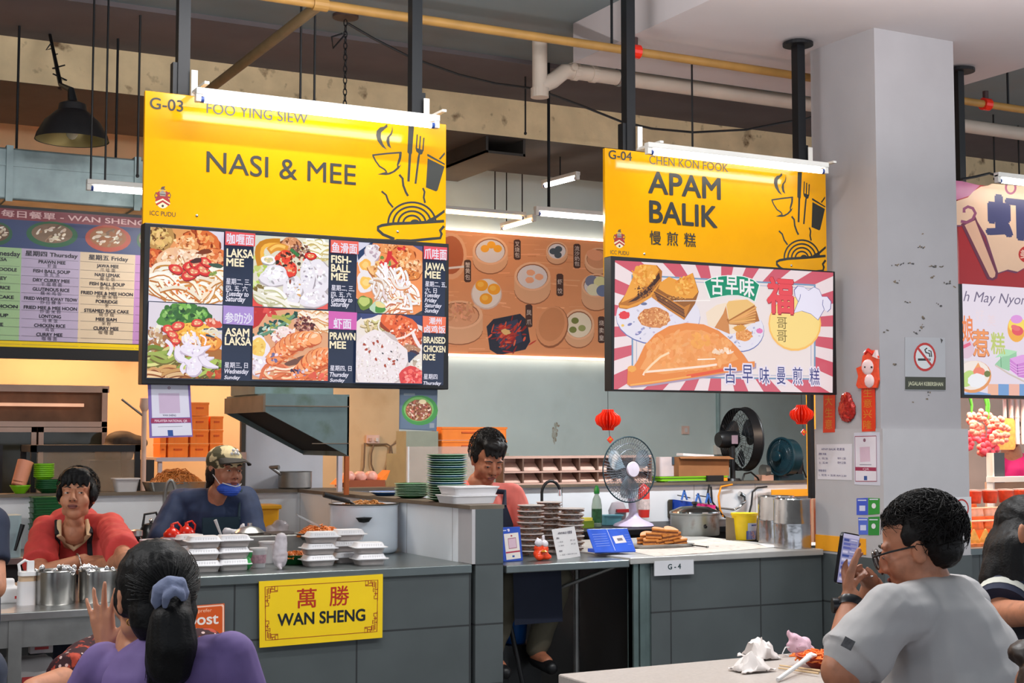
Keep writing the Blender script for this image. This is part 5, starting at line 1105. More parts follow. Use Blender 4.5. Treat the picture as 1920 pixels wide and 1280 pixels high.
p = at(20, 1010, 8.4); t = thing('plastic_crate', 'pale grey-blue plastic box behind the red-shirted woman at the left end', 'box', (p.x, p.y, .86))
MB().rbox((p.x-.1, 8.66, .86), (p.x+.1, 8.85, 1.1), .02).build('tub', mat('grey_blue_plastic', (150, 172, 178), .4), t); MB().tube([(p.x+.06, 8.63, .9), (p.x+.1, 8.63, 1.05)], [.008, .014]).build('knife_handle', m_blackp, t)

# --- kitchen behind the half wall
YFR = 10.6
fz = at(100, 727, YFR).z; fx0, fx1 = at(-90, 800, YFR).x, at(201, 800, YFR).x
t = thing('display_fridge', 'steel display fridge with two sliding glass doors at the kitchen wall', 'fridge', ((fx0+fx1)/2, YFR, 0)); m_alu = mat('warm_aluminium', (206, 176, 160), .35, .6, var=.08)
zf = lambda v: at(120, v, YFR).z
MB().bx((fx0, YFR+.04, 0), (fx1, YFR+.6, fz)).build('body', mat('brown_fridge_inside', (120, 84, 60), .5, var=.3), t)
MB().bx((fx0-.01, YFR, zf(735)), (fx1+.01, YFR+.62, fz+.02)).build('top_rail', m_alu, t)
for x0, x1, nm in ((fx1-.04, fx1, 'side_post'), (fx0, fx0+.04, 'side_post')): MB().bx((x0, YFR, 0), (x1, YFR+.04, fz)).build(nm, m_alu, t)
MB().bx((fx0, YFR, zf(800)), (fx1, YFR+.04, zf(790))).build('middle_rail', m_alu, t)
MB().bx((fx0, YFR-.01, zf(762)), (at(157, 760, YFR).x, YFR+.03, zf(756))).build('shelf_edge', mat('lit_shelf_edge', (255, 196, 160), .4, emit=.35), t)
for a_, b_ in ((-90, 67), (71, 199)):
 d = MB(); x0, x1 = at(a_, 850, YFR).x, at(b_, 850, YFR).x; z0, z1 = .12, zf(801)
 for q in (((x0, z0), (x0+.035, z1)), ((x1-.035, z0), (x1, z1)), ((x0, z1-.035), (x1, z1)), ((x0, z0), (x1, z0+.035))): d.bx((q[0][0], YFR-.015, q[0][1]), (q[1][0], YFR+.015, q[1][1]))
 dr = d.build('sliding_door', m_alu, t); MB().bx((x0+.03, YFR-.002, z0+.03), (x1-.03, YFR+.004, z1-.03)).build('glass', mat('dark_fridge_glass', (58, 58, 48), .08, var=.3, scale=4), dr)
 st_ = MB().bx((x0+.04, YFR+.006, (z0+z1)/2+.2), (x1-.04, YFR+.02, (z0+z1)/2+.22)).build('shelf', m_alu, dr)
YG = YH+.3; gx0, gx1 = at(58, 870, YG).x, at(263, 870, YG).x; gz1 = at(160, 834, YG).z
t = thing('glass_case', 'black framed glass case standing behind the lime bowls', 'glass case', ((gx0+gx1)/2, YG, .9)); g = MB()
for x in (gx0, gx1-.035): g.bx((x, YG, .8), (x+.035, YG+.03, gz1)); g.bx((x, YG+.4, .8), (x+.035, YG+.43, gz1))
g.bx((gx0, YG, gz1-.045), (gx1, YG+.43, gz1)); g.bx((gx0, YG, .8), (gx1, YG+.43, .84)); g.build('frame', m_blackp, t)
MB().bx((gx0+.03, YG+.01, .84), (gx1-.03, YG+.016, gz1-.04)).build('front_glass', mat('case_glass', (210, 180, 150), .05, alpha=.22), t)
MB().bx((gx0-.2, YG+.1, .9), (gx0-.16, YG+.13, gz1)).build('post', m_blackp, t)
for x in (gx0+.01, gx1-.03): MB().bx((x, YG+.1, 0), (x+.03, YG+.13, .81)).build('leg', m_blackp, t)
pa, pb = at(262, 765, 10.15), at(268, 918, 10.15); t = thing('standing_pole', 'pale standing pole with a small side arm beside the fridge', 'pole', (pb.x, 10.15, 0)); MB().cyl((pb.x, 10.15, 0), (pb.x, 10.15, pa.z), .022, .018).build('pole', mat('pale_pole', (214, 186, 172), .4), t, True)
MB().cyl((pb.x, 10.15, pa.z-.06), at(228, 748, 10.15), .008).build('arm', m_steeld, t); MB().lathe([(.02, 0), (.035, .03), (.03, .09), (0, .1)], (pb.x, 10.15, pa.z-.02), 16).build('clamp', mat('pale_pole', (214, 186, 172)), t, True)
MB().cyl((pb.x, 10.15, 0), (pb.x, 10.15, .02), .06, .06, 24).build('foot', m_steeld, t)
t = thing('food_bags', 'dark grey sacks lying behind the pale pole', 'sack', tuple(at(228, 815, 10.3))); p = at(228, 825, 10.35); mb = MB(); mb.ball(p, (.12, .1, .07), 14); mb.ball(p+V((.09, 0, -.02)), (.1, .1, .06), 14); mb.ball(p+V((-.05, 0, -.1)), (.14, .12, .09), 14); organic(mb, 'sack', mat('dark_sack', (60, 50, 42), .7, var=.3), t, .015, 2)
MB().bx((p.x-.25, 10.2, 0), (p.x+.2, 10.5, p.z-.14)).build('stool_box', mat('dark_panel', (40, 42, 44), .6), t)
YO = 10.6; cs = at(357, 857, YO); chh = (at(357, 830, YO).z-at(357, 856, YO).z)
sx0, sx1 = at(292, 857, YO).x, at(425, 857, YO).x
t = thing('storage_shelf', 'pale kitchen shelf carrying the stacked orange crates', 'shelf', ((sx0+sx1)/2, YO, 0)); MB().bx((sx0, YO-.02, cs.z-.03), (sx1, YO+.4, cs.z)).build('shelf_top', m_milky, t)
for x in (sx0+.02, sx1-.05):
 for y in (YO, YO+.36): MB().bx((x, y, 0), (x+.03, y+.03, cs.z-.03)).build('leg', m_milky, t)
pr = None
for u0, u1, n_, nm in ((300, 313, 2, 'narrow front stack'), (315, 355, 3, 'stack half hidden by the payment poster'), (357, 393, 4, 'tallest stack'), (394, 420, 3, 'stack nearest the cap-wearing cook')):
 w_ = at(u1, 850, YO).x-at(u0, 850, YO).x-.006; cx = (at(u1, 850, YO).x+at(u0, 850, YO).x)/2
 for k in range(n_):
  lab = 'orange plastic crate, %s of the %s' % (lvl(k, n_), nm); loc = (cx, YO+.12, cs.z+k*chh)
  if pr is None:
   pr = thing('orange_crate', lab, 'crate', (0, 0, 0), 'orange crates on the kitchen shelf'); MB().rbox((-.5, -.1, 0), (.5, .1, chh*.84), .02, 0, 3).build('body', m_orange, pr); r_ = MB().bx((-.502, -.106, chh*.82), (.502, .106, chh*.97)); r_.build('rim', m_orange, pr); MB().bx((-.2, -.107, chh*.5), (.2, -.1, chh*.62)).build('handle_grip', mat('darker_orange', (214, 90, 24), .5), pr)
   pr.location = loc; pr.scale = (w_, 1, 1)
  else: dup(pr, loc, 0, lab, None, (w_, 1, 1))
YO2 = 10.2
for k in range(2):
 p = at(455, 917, YO2); loc = (p.x, YO2, at(455, 917, YO2).z+k*.065); dup(pr, loc, 0, 'small orange crate, %s of the pair behind the cap-wearing cook' % ('upper', 'lower')[1-k], 'orange crates behind the cook', (.13, 1, .6))
p = at(455, 917, YO2); t = thing('storage_shelf', 'low pale stand under the pair of small orange crates', 'stand', (p.x, YO2, 0)); MB().bx((p.x-.1, YO2-.12, 0), (p.x+.1, YO2+.12, p.z)).build('body', m_milky, t)
for x in (-.09, .06): MB().bx((p.x+x, YO2-.125, 0), (p.x+x+.03, YO2-.12, p.z)).build('leg', m_milky, t)
YO3 = 10.5; p0_, p1_ = at(818, 850, YO3), at(940, 850, YO3); hz = at(880, 825, YO3).z-at(880, 850, YO3).z
for k in range(2): dup(pr, ((p0_.x+p1_.x)/2, YO3, p0_.z+k*hz), 0, 'wide orange crate behind the pink-shirted cook, the %s one' % ('lower', 'upper')[k], 'wide orange crates behind the cook', (p1_.x-p0_.x, 1, hz/chh))
t = thing('storage_shelf', 'grey-green cupboard under the wide orange crates', 'cupboard', ((p0_.x+p1_.x)/2-.1, YO3, 0)); MB().bx((at(752, 850, YO3).x, YO3-.1, 0), (p1_.x+.02, YO3+.3, p0_.z)).build('body', mat('grey_green_board', (150, 156, 140), .6, var=.1), t); MB().bx((at(752, 850, YO3).x, YO3-.1, p0_.z), (p0_.x-.03, YO3+.1, at(760, 808, YO3).z)).build('upright_panel', mat('grey_green_board', (150, 156, 140)), t)
YE0, YE1 = 8.2, 9.0
t = thing('exhaust_hood', 'greenish steel exhaust hood with a sloping dark mouth over the stove', 'range hood', (2.9, 8.6, 1.45)); m_hood = mat('green_grey_steel', (112, 132, 134), .45, .5, var=.2, scale=5, col2=(76, 92, 76), c2=(.55, .75), s2=5); m_hoodb = mat('brown_grey_steel', (120, 106, 92), .5, .4, var=.25, scale=6); m_hoodk = mat('hood_black', (14, 14, 16), .8, var=.2)
hx0, hx1 = at(498, 745, YE0).x, at(655, 745, YE0).x; ht = at(498, 741, YE0).z; hb0 = at(498, 772, YE0).z; hb1 = at(655, 855, YE0).z
sh = MB()
def plate4(pts, n): sh.prism(pts, n)
plate4([(hx0, YE0, ht), (hx1, YE0, ht), (hx1, YE0, hb1), (hx0, YE0, hb0)], (0, .012, 0)); plate4([(hx0, YE1, ht), (hx1, YE1, ht), (hx1, YE1, hb1), (hx0, YE1, hb0)], (0, .012, 0)); plate4([(hx0, YE0, ht), (hx1, YE0, ht), (hx1, YE1, ht), (hx0, YE1, ht)], (0, 0, .012)); plate4([(hx1, YE0, ht), (hx1, YE1, ht), (hx1, YE1, hb1), (hx1, YE0, hb1)], (-.012, 0, 0))
sh.build('shell', m_hood, t); MB().prism([(hx0, YE0, ht), (hx0, YE1, ht), (hx0, YE1, hb0), (hx0, YE0, hb0)], (-.014, 0, 0)).build('front_panel', m_hoodb, t)
MB().prism([(hx0+.02, YE0+.014, hb0+.03), (hx1-.02, YE0+.014, hb1+.03), (hx1-.02, YE1-.01, hb1+.03), (hx0+.02, YE1-.01, hb0+.03)], (0, 0, .01)).build('filter', m_hoodk, t)  # near-black sheet closing the hood's mouth
se = MB(); z_ = at(560, 762, YE0).z; se.bx((hx0, YE0-.006, z_), (hx1, YE0, z_+.006)); z_ = at(620, 832, YE0).z; se.bx((hx0+.55*(hx1-hx0), YE0-.006, z_), (hx1, YE0, z_+.005)); se.build('seam', m_hoodb, t)
dx0, dx1 = at(478, 725, YE0+.15).x, at(625, 725, YE0+.15).x; MB().bx((dx0, YE0+.15, ht+.012), (dx1, YE1-.15, 2.7)).build('duct', m_hood, t); MB().bx((dx0-.012, YE0+.14, ht+.1), (dx1+.012, YE1-.14, ht+.13)).build('duct_flange', m_hoodb, t)
rl = MB(); rl.bx((at(648, 860, YE0).x, YE0, HW), (at(655, 860, YE0).x, YE0+.03, hb1)); rl.build('support_post', mat('orange_brown_post', (176, 92, 44), .5), t)
rl = MB(); xq = at(634, 880, YE0+.5).x; rl.bx((xq, YE0+.5, HW), (xq+.03, YE0+.53, hb1)); rl.build('support_post', m_milky, t)
q0, q1 = at(474, 917, YH+.02), at(622, 917, YH+.02); zt = at(500, 775, YH+.02).z
t = thing('splash_board', 'pale grey splash board standing on the half wall under the hood', 'board', ((q0.x+q1.x)/2, YH+.02, HW)); MB().bx((q0.x, YH+.2, 0), (q1.x, YH+.215, zt)).build('panel', mat('pale_board', (196, 198, 206), .4, var=.05), t); MB().bx((q0.x-.03, YH+.19, 0), (q0.x, YH+.23, zt+.3)).build('post', mat('dark_post', (70, 66, 60), .5), t); MB().bx((q0.x-.06, YH+.17, at(460, 868, YH).z), (q0.x, YH+.185, at(460, 848, YH).z)).build('plate', m_pinkp, t)
p = onl(553, YH+.07); t = thing('saucepan', 'small steel saucepan with raised handle on the ledge under the hood', 'saucepan', tuple(p)); r_ = .115; MB().lathe([(r_*.9, 0), (r_, .01), (r_, .115), (r_*1.03, .118), (r_*.96, .118), (r_*.95, .02), (0, .015)], p, 30).build('pan', m_steeld, t, True, 40); MB().tube([p+V((-r_*.95, -.02, .1)), p+V((-r_-.07, -.03, .15)), at(523, 876, YH-.01)], [.012, .012, .016]).build('handle', m_steeld, t, True)
w0 = at(697, 823, YW); t = thing('wall_socket', 'double wall socket with hanging leads on the cream wall', 'socket', (w0.x, YW-.02, w0.z)); MB().bx((w0.x-.06, YW-.03, w0.z-.035), (w0.x+.06, YW-.002, w0.z+.035)).build('face_plate', mat('pink_white_plastic', (226, 196, 184), .4), t)
for k in (-1, 1): MB().bx((w0.x+k*.03-.012, YW-.05, w0.z-.02), (w0.x+k*.03+.012, YW-.03, w0.z+.01)).build('plug', m_paper if k > 0 else m_pinkp, t)
for k, pts in enumerate(([(684, 830), (683, 855), (682, 875), (679, 888)], [(701, 832), (696, 850), (696, 870), (701, 884)], [(690, 832), (700, 833), (725, 832), (732, 836), (729, 860), (722, 885), (712, 897)], [(752, 814), (742, 830), (733, 836), (737, 860), (744, 900)])): MB().tube([at(u, v, YW-.03) for u, v in pts], .008, 6).build('lead', mat('grey_lead', (120, 100, 80), .5), t, True)
p = at(675, 912, 9.9); zt = p.z; t = thing('bread_box', 'orange tray of pink wrapped buns behind the side partition', 'tray', (p.x, 9.9, zt)); MB().bx((p.x-.16, 9.8, zt-.0), (p.x+.16, 10.0, zt+.05)).build('tray', mat('brown_tray', (150, 78, 48), .5), t)
MB().bx((p.x-.17, 9.78, 0), (p.x+.17, 10.02, zt)).build('stand', m_milky, t)
for k in range(3): mb = MB(); mb.ball((p.x-.1+k*.09, 9.88, zt+.075), (.055, .05, .045), 12); organic(mb, 'bun', mat('pink_wrap', (236, 176, 160), .3), t, .012, 1, lambda q, n: .006*noise.noise(q*30))
MB().prism([(p.x+.12, 9.8, zt+.05), (p.x+.2, 9.8, zt+.12), (p.x+.17, 9.8, zt+.05)], (0, .15, 0)).build('flap', m_orange, t); MB().prism([(p.x-.12, 9.8, zt+.05), (p.x-.22, 9.8, zt+.02), (p.x-.14, 9.8, zt+.09)], (0, .15, 0)).build('flap', m_orange, t)
# --- side partition ledge: plates and foam boxes
xpl = (PXA+PXB)/2
def plates(u, v0, n, pitch, r, lab, grp, blues=()):
 p = atx(u, v0, xpl); pr = {}
 for k in range(n):
  b = k in blues; key = b
  l = '%s plate, %s of %s' % ('blue' if b else 'green', lvl(k, n), lab); loc = (xpl+random.uniform(-.003, .003), p.y+random.uniform(-.003, .003), HW+k*pitch)
  if key not in pr:
   t = thing('melamine_plate', l, 'plate', (0, 0, 0), grp); m = m_bluep if b else m_green
   MB().lathe([(r*.55, 0), (r*.6, .002), (r*.97, .016), (r, .018), (r*.96, .0195), (r*.6, .006), (0, .005)], (0, 0, 0), 32).build('dish', m, t, True, 40)
   MB().lathe([(r*.975, .0165), (r*1.0, .0175), (r*1.0, .0195), (r*.97, .0202)], (0, 0, 0), 32, cap=False).build('rim', mat('pale_plate_rim', (170, 206, 176), .3) if not b else mat('pale_blue_rim', (190, 214, 226), .3), t); t.location = loc; pr[key] = t
  else: dup(pr[key], loc, 0, l)
plates(838, 932, 20, .0125, .112, 'the tall plate stack beside the foam boxes', 'plates in the tall stack', (7, 10, 14, 17))
plates(772, 926, 8, .0095, .10, 'the low plate stack behind the tall one', 'plates in the low stack')
p = atx(722, 928, xpl); t = thing('blue_bowl', 'shallow blue bowl on the side partition ledge', 'bowl', (xpl, p.y, HW)); MB().lathe([(.05, 0), (.09, .02), (.095, .024), (.085, .022), (.05, .006), (0, .005)], (xpl, p.y, HW), 28).build('dish', mat('blue_plastic', (50, 100, 170), .3), t, True); MB().lathe([(.09, .022), (.097, .024), (.095, .027)], (xpl, p.y, HW), 28, cap=False).build('rim', m_paper, t)
for k, (dz, dx) in enumerate(((0, 0), (.045, .012))):
 p = atx(868, 938, xpl); c = V((xpl+.02+dx, p.y, HW+dz)); t = thing('foam_box', 'white foam food box on the partition end, %s of two' % ('lower', 'upper')[k], 'foam box', tuple(c), 'foam boxes on the partition end'); MB().rbox(c+V((-.12, -.1, 0)), c+V((.12, .1, .04)), .02, 0, 4, 2, 1.12).build('base', m_clam, t, True, 50); MB().rbox(c+V((-.137, -.115, .038)), c+V((.137, .115, .0445)), .02).build('rim', m_clam, t)
p0_, p1_ = at(776, 900, 9.25), at(902, 900, 9.25); zt = at(800, 837, 9.25).z
t = thing('acrylic_screen', 'clear acrylic screen standing on the ledge behind the plate stacks', 'screen', (p0_.x, YH+.05, HW)); MB().bx((p0_.x, YH+.05, HW), (p1_.x, YH+.058, zt)).build('sheet', mat('acrylic', (206, 186, 176), .1, alpha=.35), t); MB().bx((p0_.x-.008, YH+.045, HW), (p0_.x+.006, YH+.063, zt)).build('edge', m_paper, t)
x0, x1 = at(940, 880, YH+.06).x, at(1216, 880, YH+.06).x; zt = at(1080, 854, YH+.06).z; Y0, Y1 = YH+.02, YH+.14
t = thing('divided_rack', 'tan divided storage rack with small compartments on the ledge', 'rack', ((x0+x1)/2, YH+.08, HW)); MB().bx((x0, Y1-.01, HW), (x1, Y1, zt)).build('back_panel', m_pinkp, t)
MB().bx((x0, Y0, zt-.018), (x1, Y1, zt)).build('top_rail', m_pinkp, t); zm = HW+.46*(zt-HW)*.9
MB().bx((x0, Y0-.004, zm), (x1, Y1, zm+.012)).build('shelf', m_pinkp, t); MB().bx((x0, Y0-.004, HW), (x1, Y1, HW+.012)).build('shelf', m_pinkp, t)
for k in range(9): x = x0+(x1-x0)*k/8; MB().bx((x-.006, Y0, HW), (x+.006, Y1, zt-.018)).build('divider', mat('dark_tan', (110, 84, 72), .5), t)
for r in range(2):
 for k in range(8): x = x0+(x1-x0)*(k+.5)/8; MB().ball((x, Y1-.014, HW+(zt-HW)*(.25+.45*r)), .008, 8).build('knob', mat('dark_tan', (110, 84, 72)), t)
 for k in range(8): x = x0+(x1-x0)*k/8; MB().prism([(x+.012, Y0+.02, HW+.014+r*(zm-HW)), (x+(x1-x0)/8-.012, Y0+.02, HW+.014+r*(zm-HW)), (x+(x1-x0)/8-.012, Y1-.02, HW+.014+r*(zm-HW)+.055), (x+.012, Y1-.02, HW+.014+r*(zm-HW)+.055)], (0, 0, .006)).build('tray_floor', mat('light_tan', (206, 172, 158), .5), t)
# --- snack tubs on the steel shelf
SZ = .885
def tubs(u, v, n, lab, y_off=0):
 global tub_p
 p = atz(u, v, SZ); p.y += y_off
 for k in range(n):
  l = 'clear tub of brown crisps, %s of the %s' % (lvl(k, n), lab); loc = (p.x+random.uniform(-.004, .004), p.y, SZ+k*.0318)
  if tub_p is None:
   t = thing('snack_tub', l, 'food tub', (0, 0, 0), 'snack tubs on the steel shelf'); r = .072
   MB().lathe([(r*.82, 0), (r*.86, .003), (r, .026), (r*.98, .026), (0, .0262)], (0, 0, 0), 28).build('tub', mat('snack_tub_plastic', (220, 212, 204), .12, alpha=.16), t, True, 40)
   f = MB()
   for _ in range(64):
    q, rr = random.random()*6.3, math.sqrt(random.random())*r*.78; f.box((rr*math.cos(q), rr*math.sin(q), random.uniform(.006, .022)), (.05, .014, .004), Matrix.Rotation(random.random()*6, 3, 'Z') @ Matrix.Rotation(random.uniform(-.3, .3), 3, 'Y'))
   f.build('crisps', mat('crisp_brown', (112, 66, 36), .5, var=.5, scale=50), t)['kind'] = 'stuff'
   MB().lathe([(r*1.05, .0255), (r*1.07, .027), (r*1.07, .0305), (r*.98, .0312), (0, .0312)], (0, 0, 0), 28).build('lid', mat('tub_lid', (214, 204, 198), .2), t, True, 40); tub_p = t; t.location = loc
  else: dup(tub_p, loc, random.random()*6, l)
tub_p = None
tubs(995, 1041, 9, 'stack behind the payment stand'); tubs(1030, 1031, 9, 'stack behind the red figurine'); tubs(1071, 1034, 8, 'stack behind the price sheet')
c = atz(963, 1052, SZ); t = thing('payment_stand', 'blue framed payment stand at the left end of the steel shelf', 'stand', tuple(c))
Rz = Matrix.Rotation(.12, 3, 'Z') @ Matrix.Rotation(-.16, 3, 'X')
def stand_pl(c, R, w, h): return lambda u, v: c+R @ V(((u-.5)*w, 0, (1-v)*h))
w_, h_ = .128, .185; m = MB(); m.box(c+Rz @ V((0, .004, h_/2)), (w_, .008, h_), Rz); m.build('frame', mat('royal_blue_plastic', (36, 76, 176), .3), t, bevel=.004)
a = Art(stand_pl(c, Rz, w_, h_), Rz @ V((0, -1, 0)), base=.0012); a.poly([(.12, .2), (.86, .17), (.88, .92), (.14, .95)], (222, 214, 206)); a.poly([(.3, .33), (.72, .31), (.73, .62), (.31, .64)], (150, 80, 100)); a.poly([(.325, .35), (.7, .33), (.71, .6), (.33, .62)], (206, 176, 190)); a.poly([(.14, .72), (.87, .69), (.88, .735), (.145, .765)], (170, 40, 70)); a.ell(.5, .26, .05, .025, (160, 50, 70)); a.poly([(.45, .83), (.57, .825), (.57, .88), (.455, .885)], (40, 80, 150)); a.poly([(.3, .06), (.42, .05), (.44, .12), (.36, .14)], (206, 200, 226)); a.line([(.06, .1), (.26, .095)], .025, (200, 206, 230)); a.build('print', m_print, t)
MB().box(c+V((-.03, .05, .02)), (.11, .09, .04), Rz).build('foot', mat('royal_blue_plastic', (36, 76, 176)), t, bevel=.008)
c = atz(1014, 1050, SZ); t = thing('figurine', 'small red figurine of two white-headed figures on the steel shelf', 'figurine', tuple(c)); mb = MB(); mb.ball(c+V((0, 0, .035)), (.045, .035, .035), 14); mb.ball(c+V((-.02, -.02, .02)), (.025, .02, .02), 12); mb.ball(c+V((.03, -.015, .018)), (.03, .02, .016), 12); mb.ball(c+V((-.012, 0, .065)), (.03, .025, .025), 12); mb.ball(c+V((.022, 0, .06)), (.026, .022, .025), 12); organic(mb, 'robe', mat('orange_red_glaze', (226, 66, 22), .2, var=.15, scale=30), t, .005, 2)
mb = MB(); mb.ball(c+V((-.018, -.01, .095)), (.024, .022, .022), 14); mb.ball(c+V((-.024, -.008, .117)), .008, 8); mb.ball(c+V((.022, -.008, .088)), (.02, .018, .02), 12); rcone(mb, c+V((.018, 0, .1)), c+V((.016, 0, .128)), .007, .009, 8); organic(mb, 'head', mat('white_glaze', (216, 210, 216), .2), t, .004, 2); MB().lathe([(.01, 0), (.02, .004), (.01, .012), (0, .014)], c+V((.0, -.035, .045)), 10).build('gold_tag', mat('gold_paint', (226, 150, 40), .3, .4), t, True)
c = atz(1068, 1046, SZ); t = thing('price_sheet', 'white price sheet leaning against the snack tubs', 'sheet', tuple(c)); Rz = Matrix.Rotation(.42, 3, 'Z') @ Matrix.Rotation(-.22, 3, 'X') @ Matrix.Rotation(-.03, 3, 'Y'); w_, h_ = .215, .17
m = MB(); m.box(c+Rz @ V((0, .003, h_/2)), (w_, .003, h_), Rz); m.build('sheet', m_paper, t); K = (70, 66, 84)
def price(a, top=.2):
 a.text('APAM BALIK 老麦香', .2, top, .82, .1, K, .02); a.text('原味', .1, top+.14, .22, .06, K, .02)
 for k, (s, r) in enumerate((('1. 花生', 'RM 1.50'), ('2. 玉米', 'RM 2.00'))): a.text(s, .13, top+.26+k*.12, .36, .05, (100, 96, 110)); a.text(r, .68, top+.26+k*.12, .88, .05, (100, 96, 110))
 a.text('特别', .1, top+.56, .24, .06, K, .02); a.text('1. 花生 + 玉米 RM 2.50', .13, top+.68, .86, .05, (100, 96, 110))
a = Art(stand_pl(c, Rz, w_, h_), Rz @ V((0, -1, 0)), base=.0003); price(a); a.build('print', m_print, t)
c = atz(1146, 1030, SZ+.035); t = thing('blue_packet', 'flat blue printed packets lying on the right of the steel shelf', 'packet', tuple(c)); Rz = Matrix.Rotation(-.15, 3, 'Z') @ Matrix.Rotation(.8, 3, 'X'); c2 = c+V((0, .0, .05))
m = MB(); m.box(c2, (.25, .17, .012), Rz); m.build('packet', mat('blue_packet_film', (56, 96, 206), .25, var=.2, scale=10), t, bevel=.004); a = Art(lambda u, v: c2+Rz @ V(((u-.5)*.25, (.5-v)*.17, .006)), Rz @ V((0, 0, 1)), base=.0003)
a.poly([(.55, .35), (.82, .3), (.85, .62), (.57, .66)], (222, 214, 216)); a.poly([(.64, .44), (.77, .42), (.78, .53), (.65, .55)], (120, 110, 120)); [a.line([(.08, .25+k*.1), (.42, .23+k*.1)], .012, (150, 170, 226)) for k in range(6)]; a.line([(.48, .05), (.5, .95)], .012, (190, 200, 230)); [a.line([(.86, .3+k*.1), (.96, .3+k*.1)], .01, (150, 170, 226)) for k in range(5)]; a.build('print', mat('print_matte', vc=True), t)
MB().box(c+V((0, .03, -.005)), (.2, .12, .02)).build('packet_under', mat('blue_packet_film', (56, 96, 206)), t)
# --- items on the work table by the wall
TZ = .9
c = at(1119, 983, 8.95); c.z = TZ; t = bottle('detergent_bottle', 'clear detergent bottle with a green cap on the dark work table', c, [(.035, 0), (.038, .01), (.038, .15), (.03, .2), (.016, .23), (.016, .24), (0, .24)], mat('detergent', (160, 190, 160), .1, alpha=.55), [(.02, .24), (.02, .275), (.012, .285), (.012, .3), (0, .3)], mat('green_cap', (30, 130, 50), .3)); MB().lathe([(.0385, .03), (.0385, .13)], c, 20, cap=False).build('label_print', mat('dark_green_label', (46, 96, 60), .4, var=.6, scale=40), t)
c = at(1100, 984, 8.9); c.z = TZ; t = thing('sponge_tub', 'small green tub with yellow sponge beside the detergent bottle', 'tub', tuple(c)); MB().rbox(c+V((-.05, -.03, 0)), c+V((.05, .04, .05)), .01).build('tub', mat('olive_plastic', (96, 116, 30), .4), t); MB().box(c+V((0, 0, .06)), (.07, .05, .025)).build('sponge', mat('sponge', (206, 190, 70), .9), t)
c = at(1146, 982, 9.12); c.z = TZ; t = thing('plastic_basket', 'teal plastic basket behind the purple fan base', 'basket', tuple(c)); MB().rbox(c+V((-.07, -.04, 0)), c+V((.07, .05, .07)), .02, 0, 4, 2, 1.15).build('basket', mat('teal_plastic', (110, 176, 190), .35), t); MB().rbox(c+V((-.085, -.055, .066)), c+V((.085, .065, .074)), .02).build('rim', mat('teal_plastic', (110, 176, 190)), t)
c = at(1158, 972, 9.18); c.z = TZ; t = thing('rice_scoop', 'dark red handled scoop leaning at the half wall behind the fan', 'scoop', tuple(c)); MB().lathe([(.06, 0), (.08, .1), (.05, .16), (0, .17)], c, 18, sy=.5).build('scoop', mat('grey_scoop', (160, 150, 156), .4), t, True); MB().box(c+V((.02, -.05, .1)), (.12, .02, .025)).build('handle', mat('dark_red', (150, 30, 36), .4), t)
c = at(1210, 955, 9.2); c.z = at(1210, 955, 9.2).z; t = thing('red_bottle', 'red bottle hanging on the tiles right of the standing fan', 'bottle', (c.x, 9.2, c.z)); MB().lathe([(.04, -.06), (.045, 0), (.045, .16), (.02, .19), (0, .2)], (c.x, 9.22, c.z), 18).build('body', mat('red_bottle', (200, 50, 44), .3), t, True); MB().lathe([(.0455, .0), (.0455, .08)], (c.x, 9.22, c.z), 18, cap=False).build('label_print', mat('pale_label', (210, 190, 186), .5, var=.3, scale=40), t)
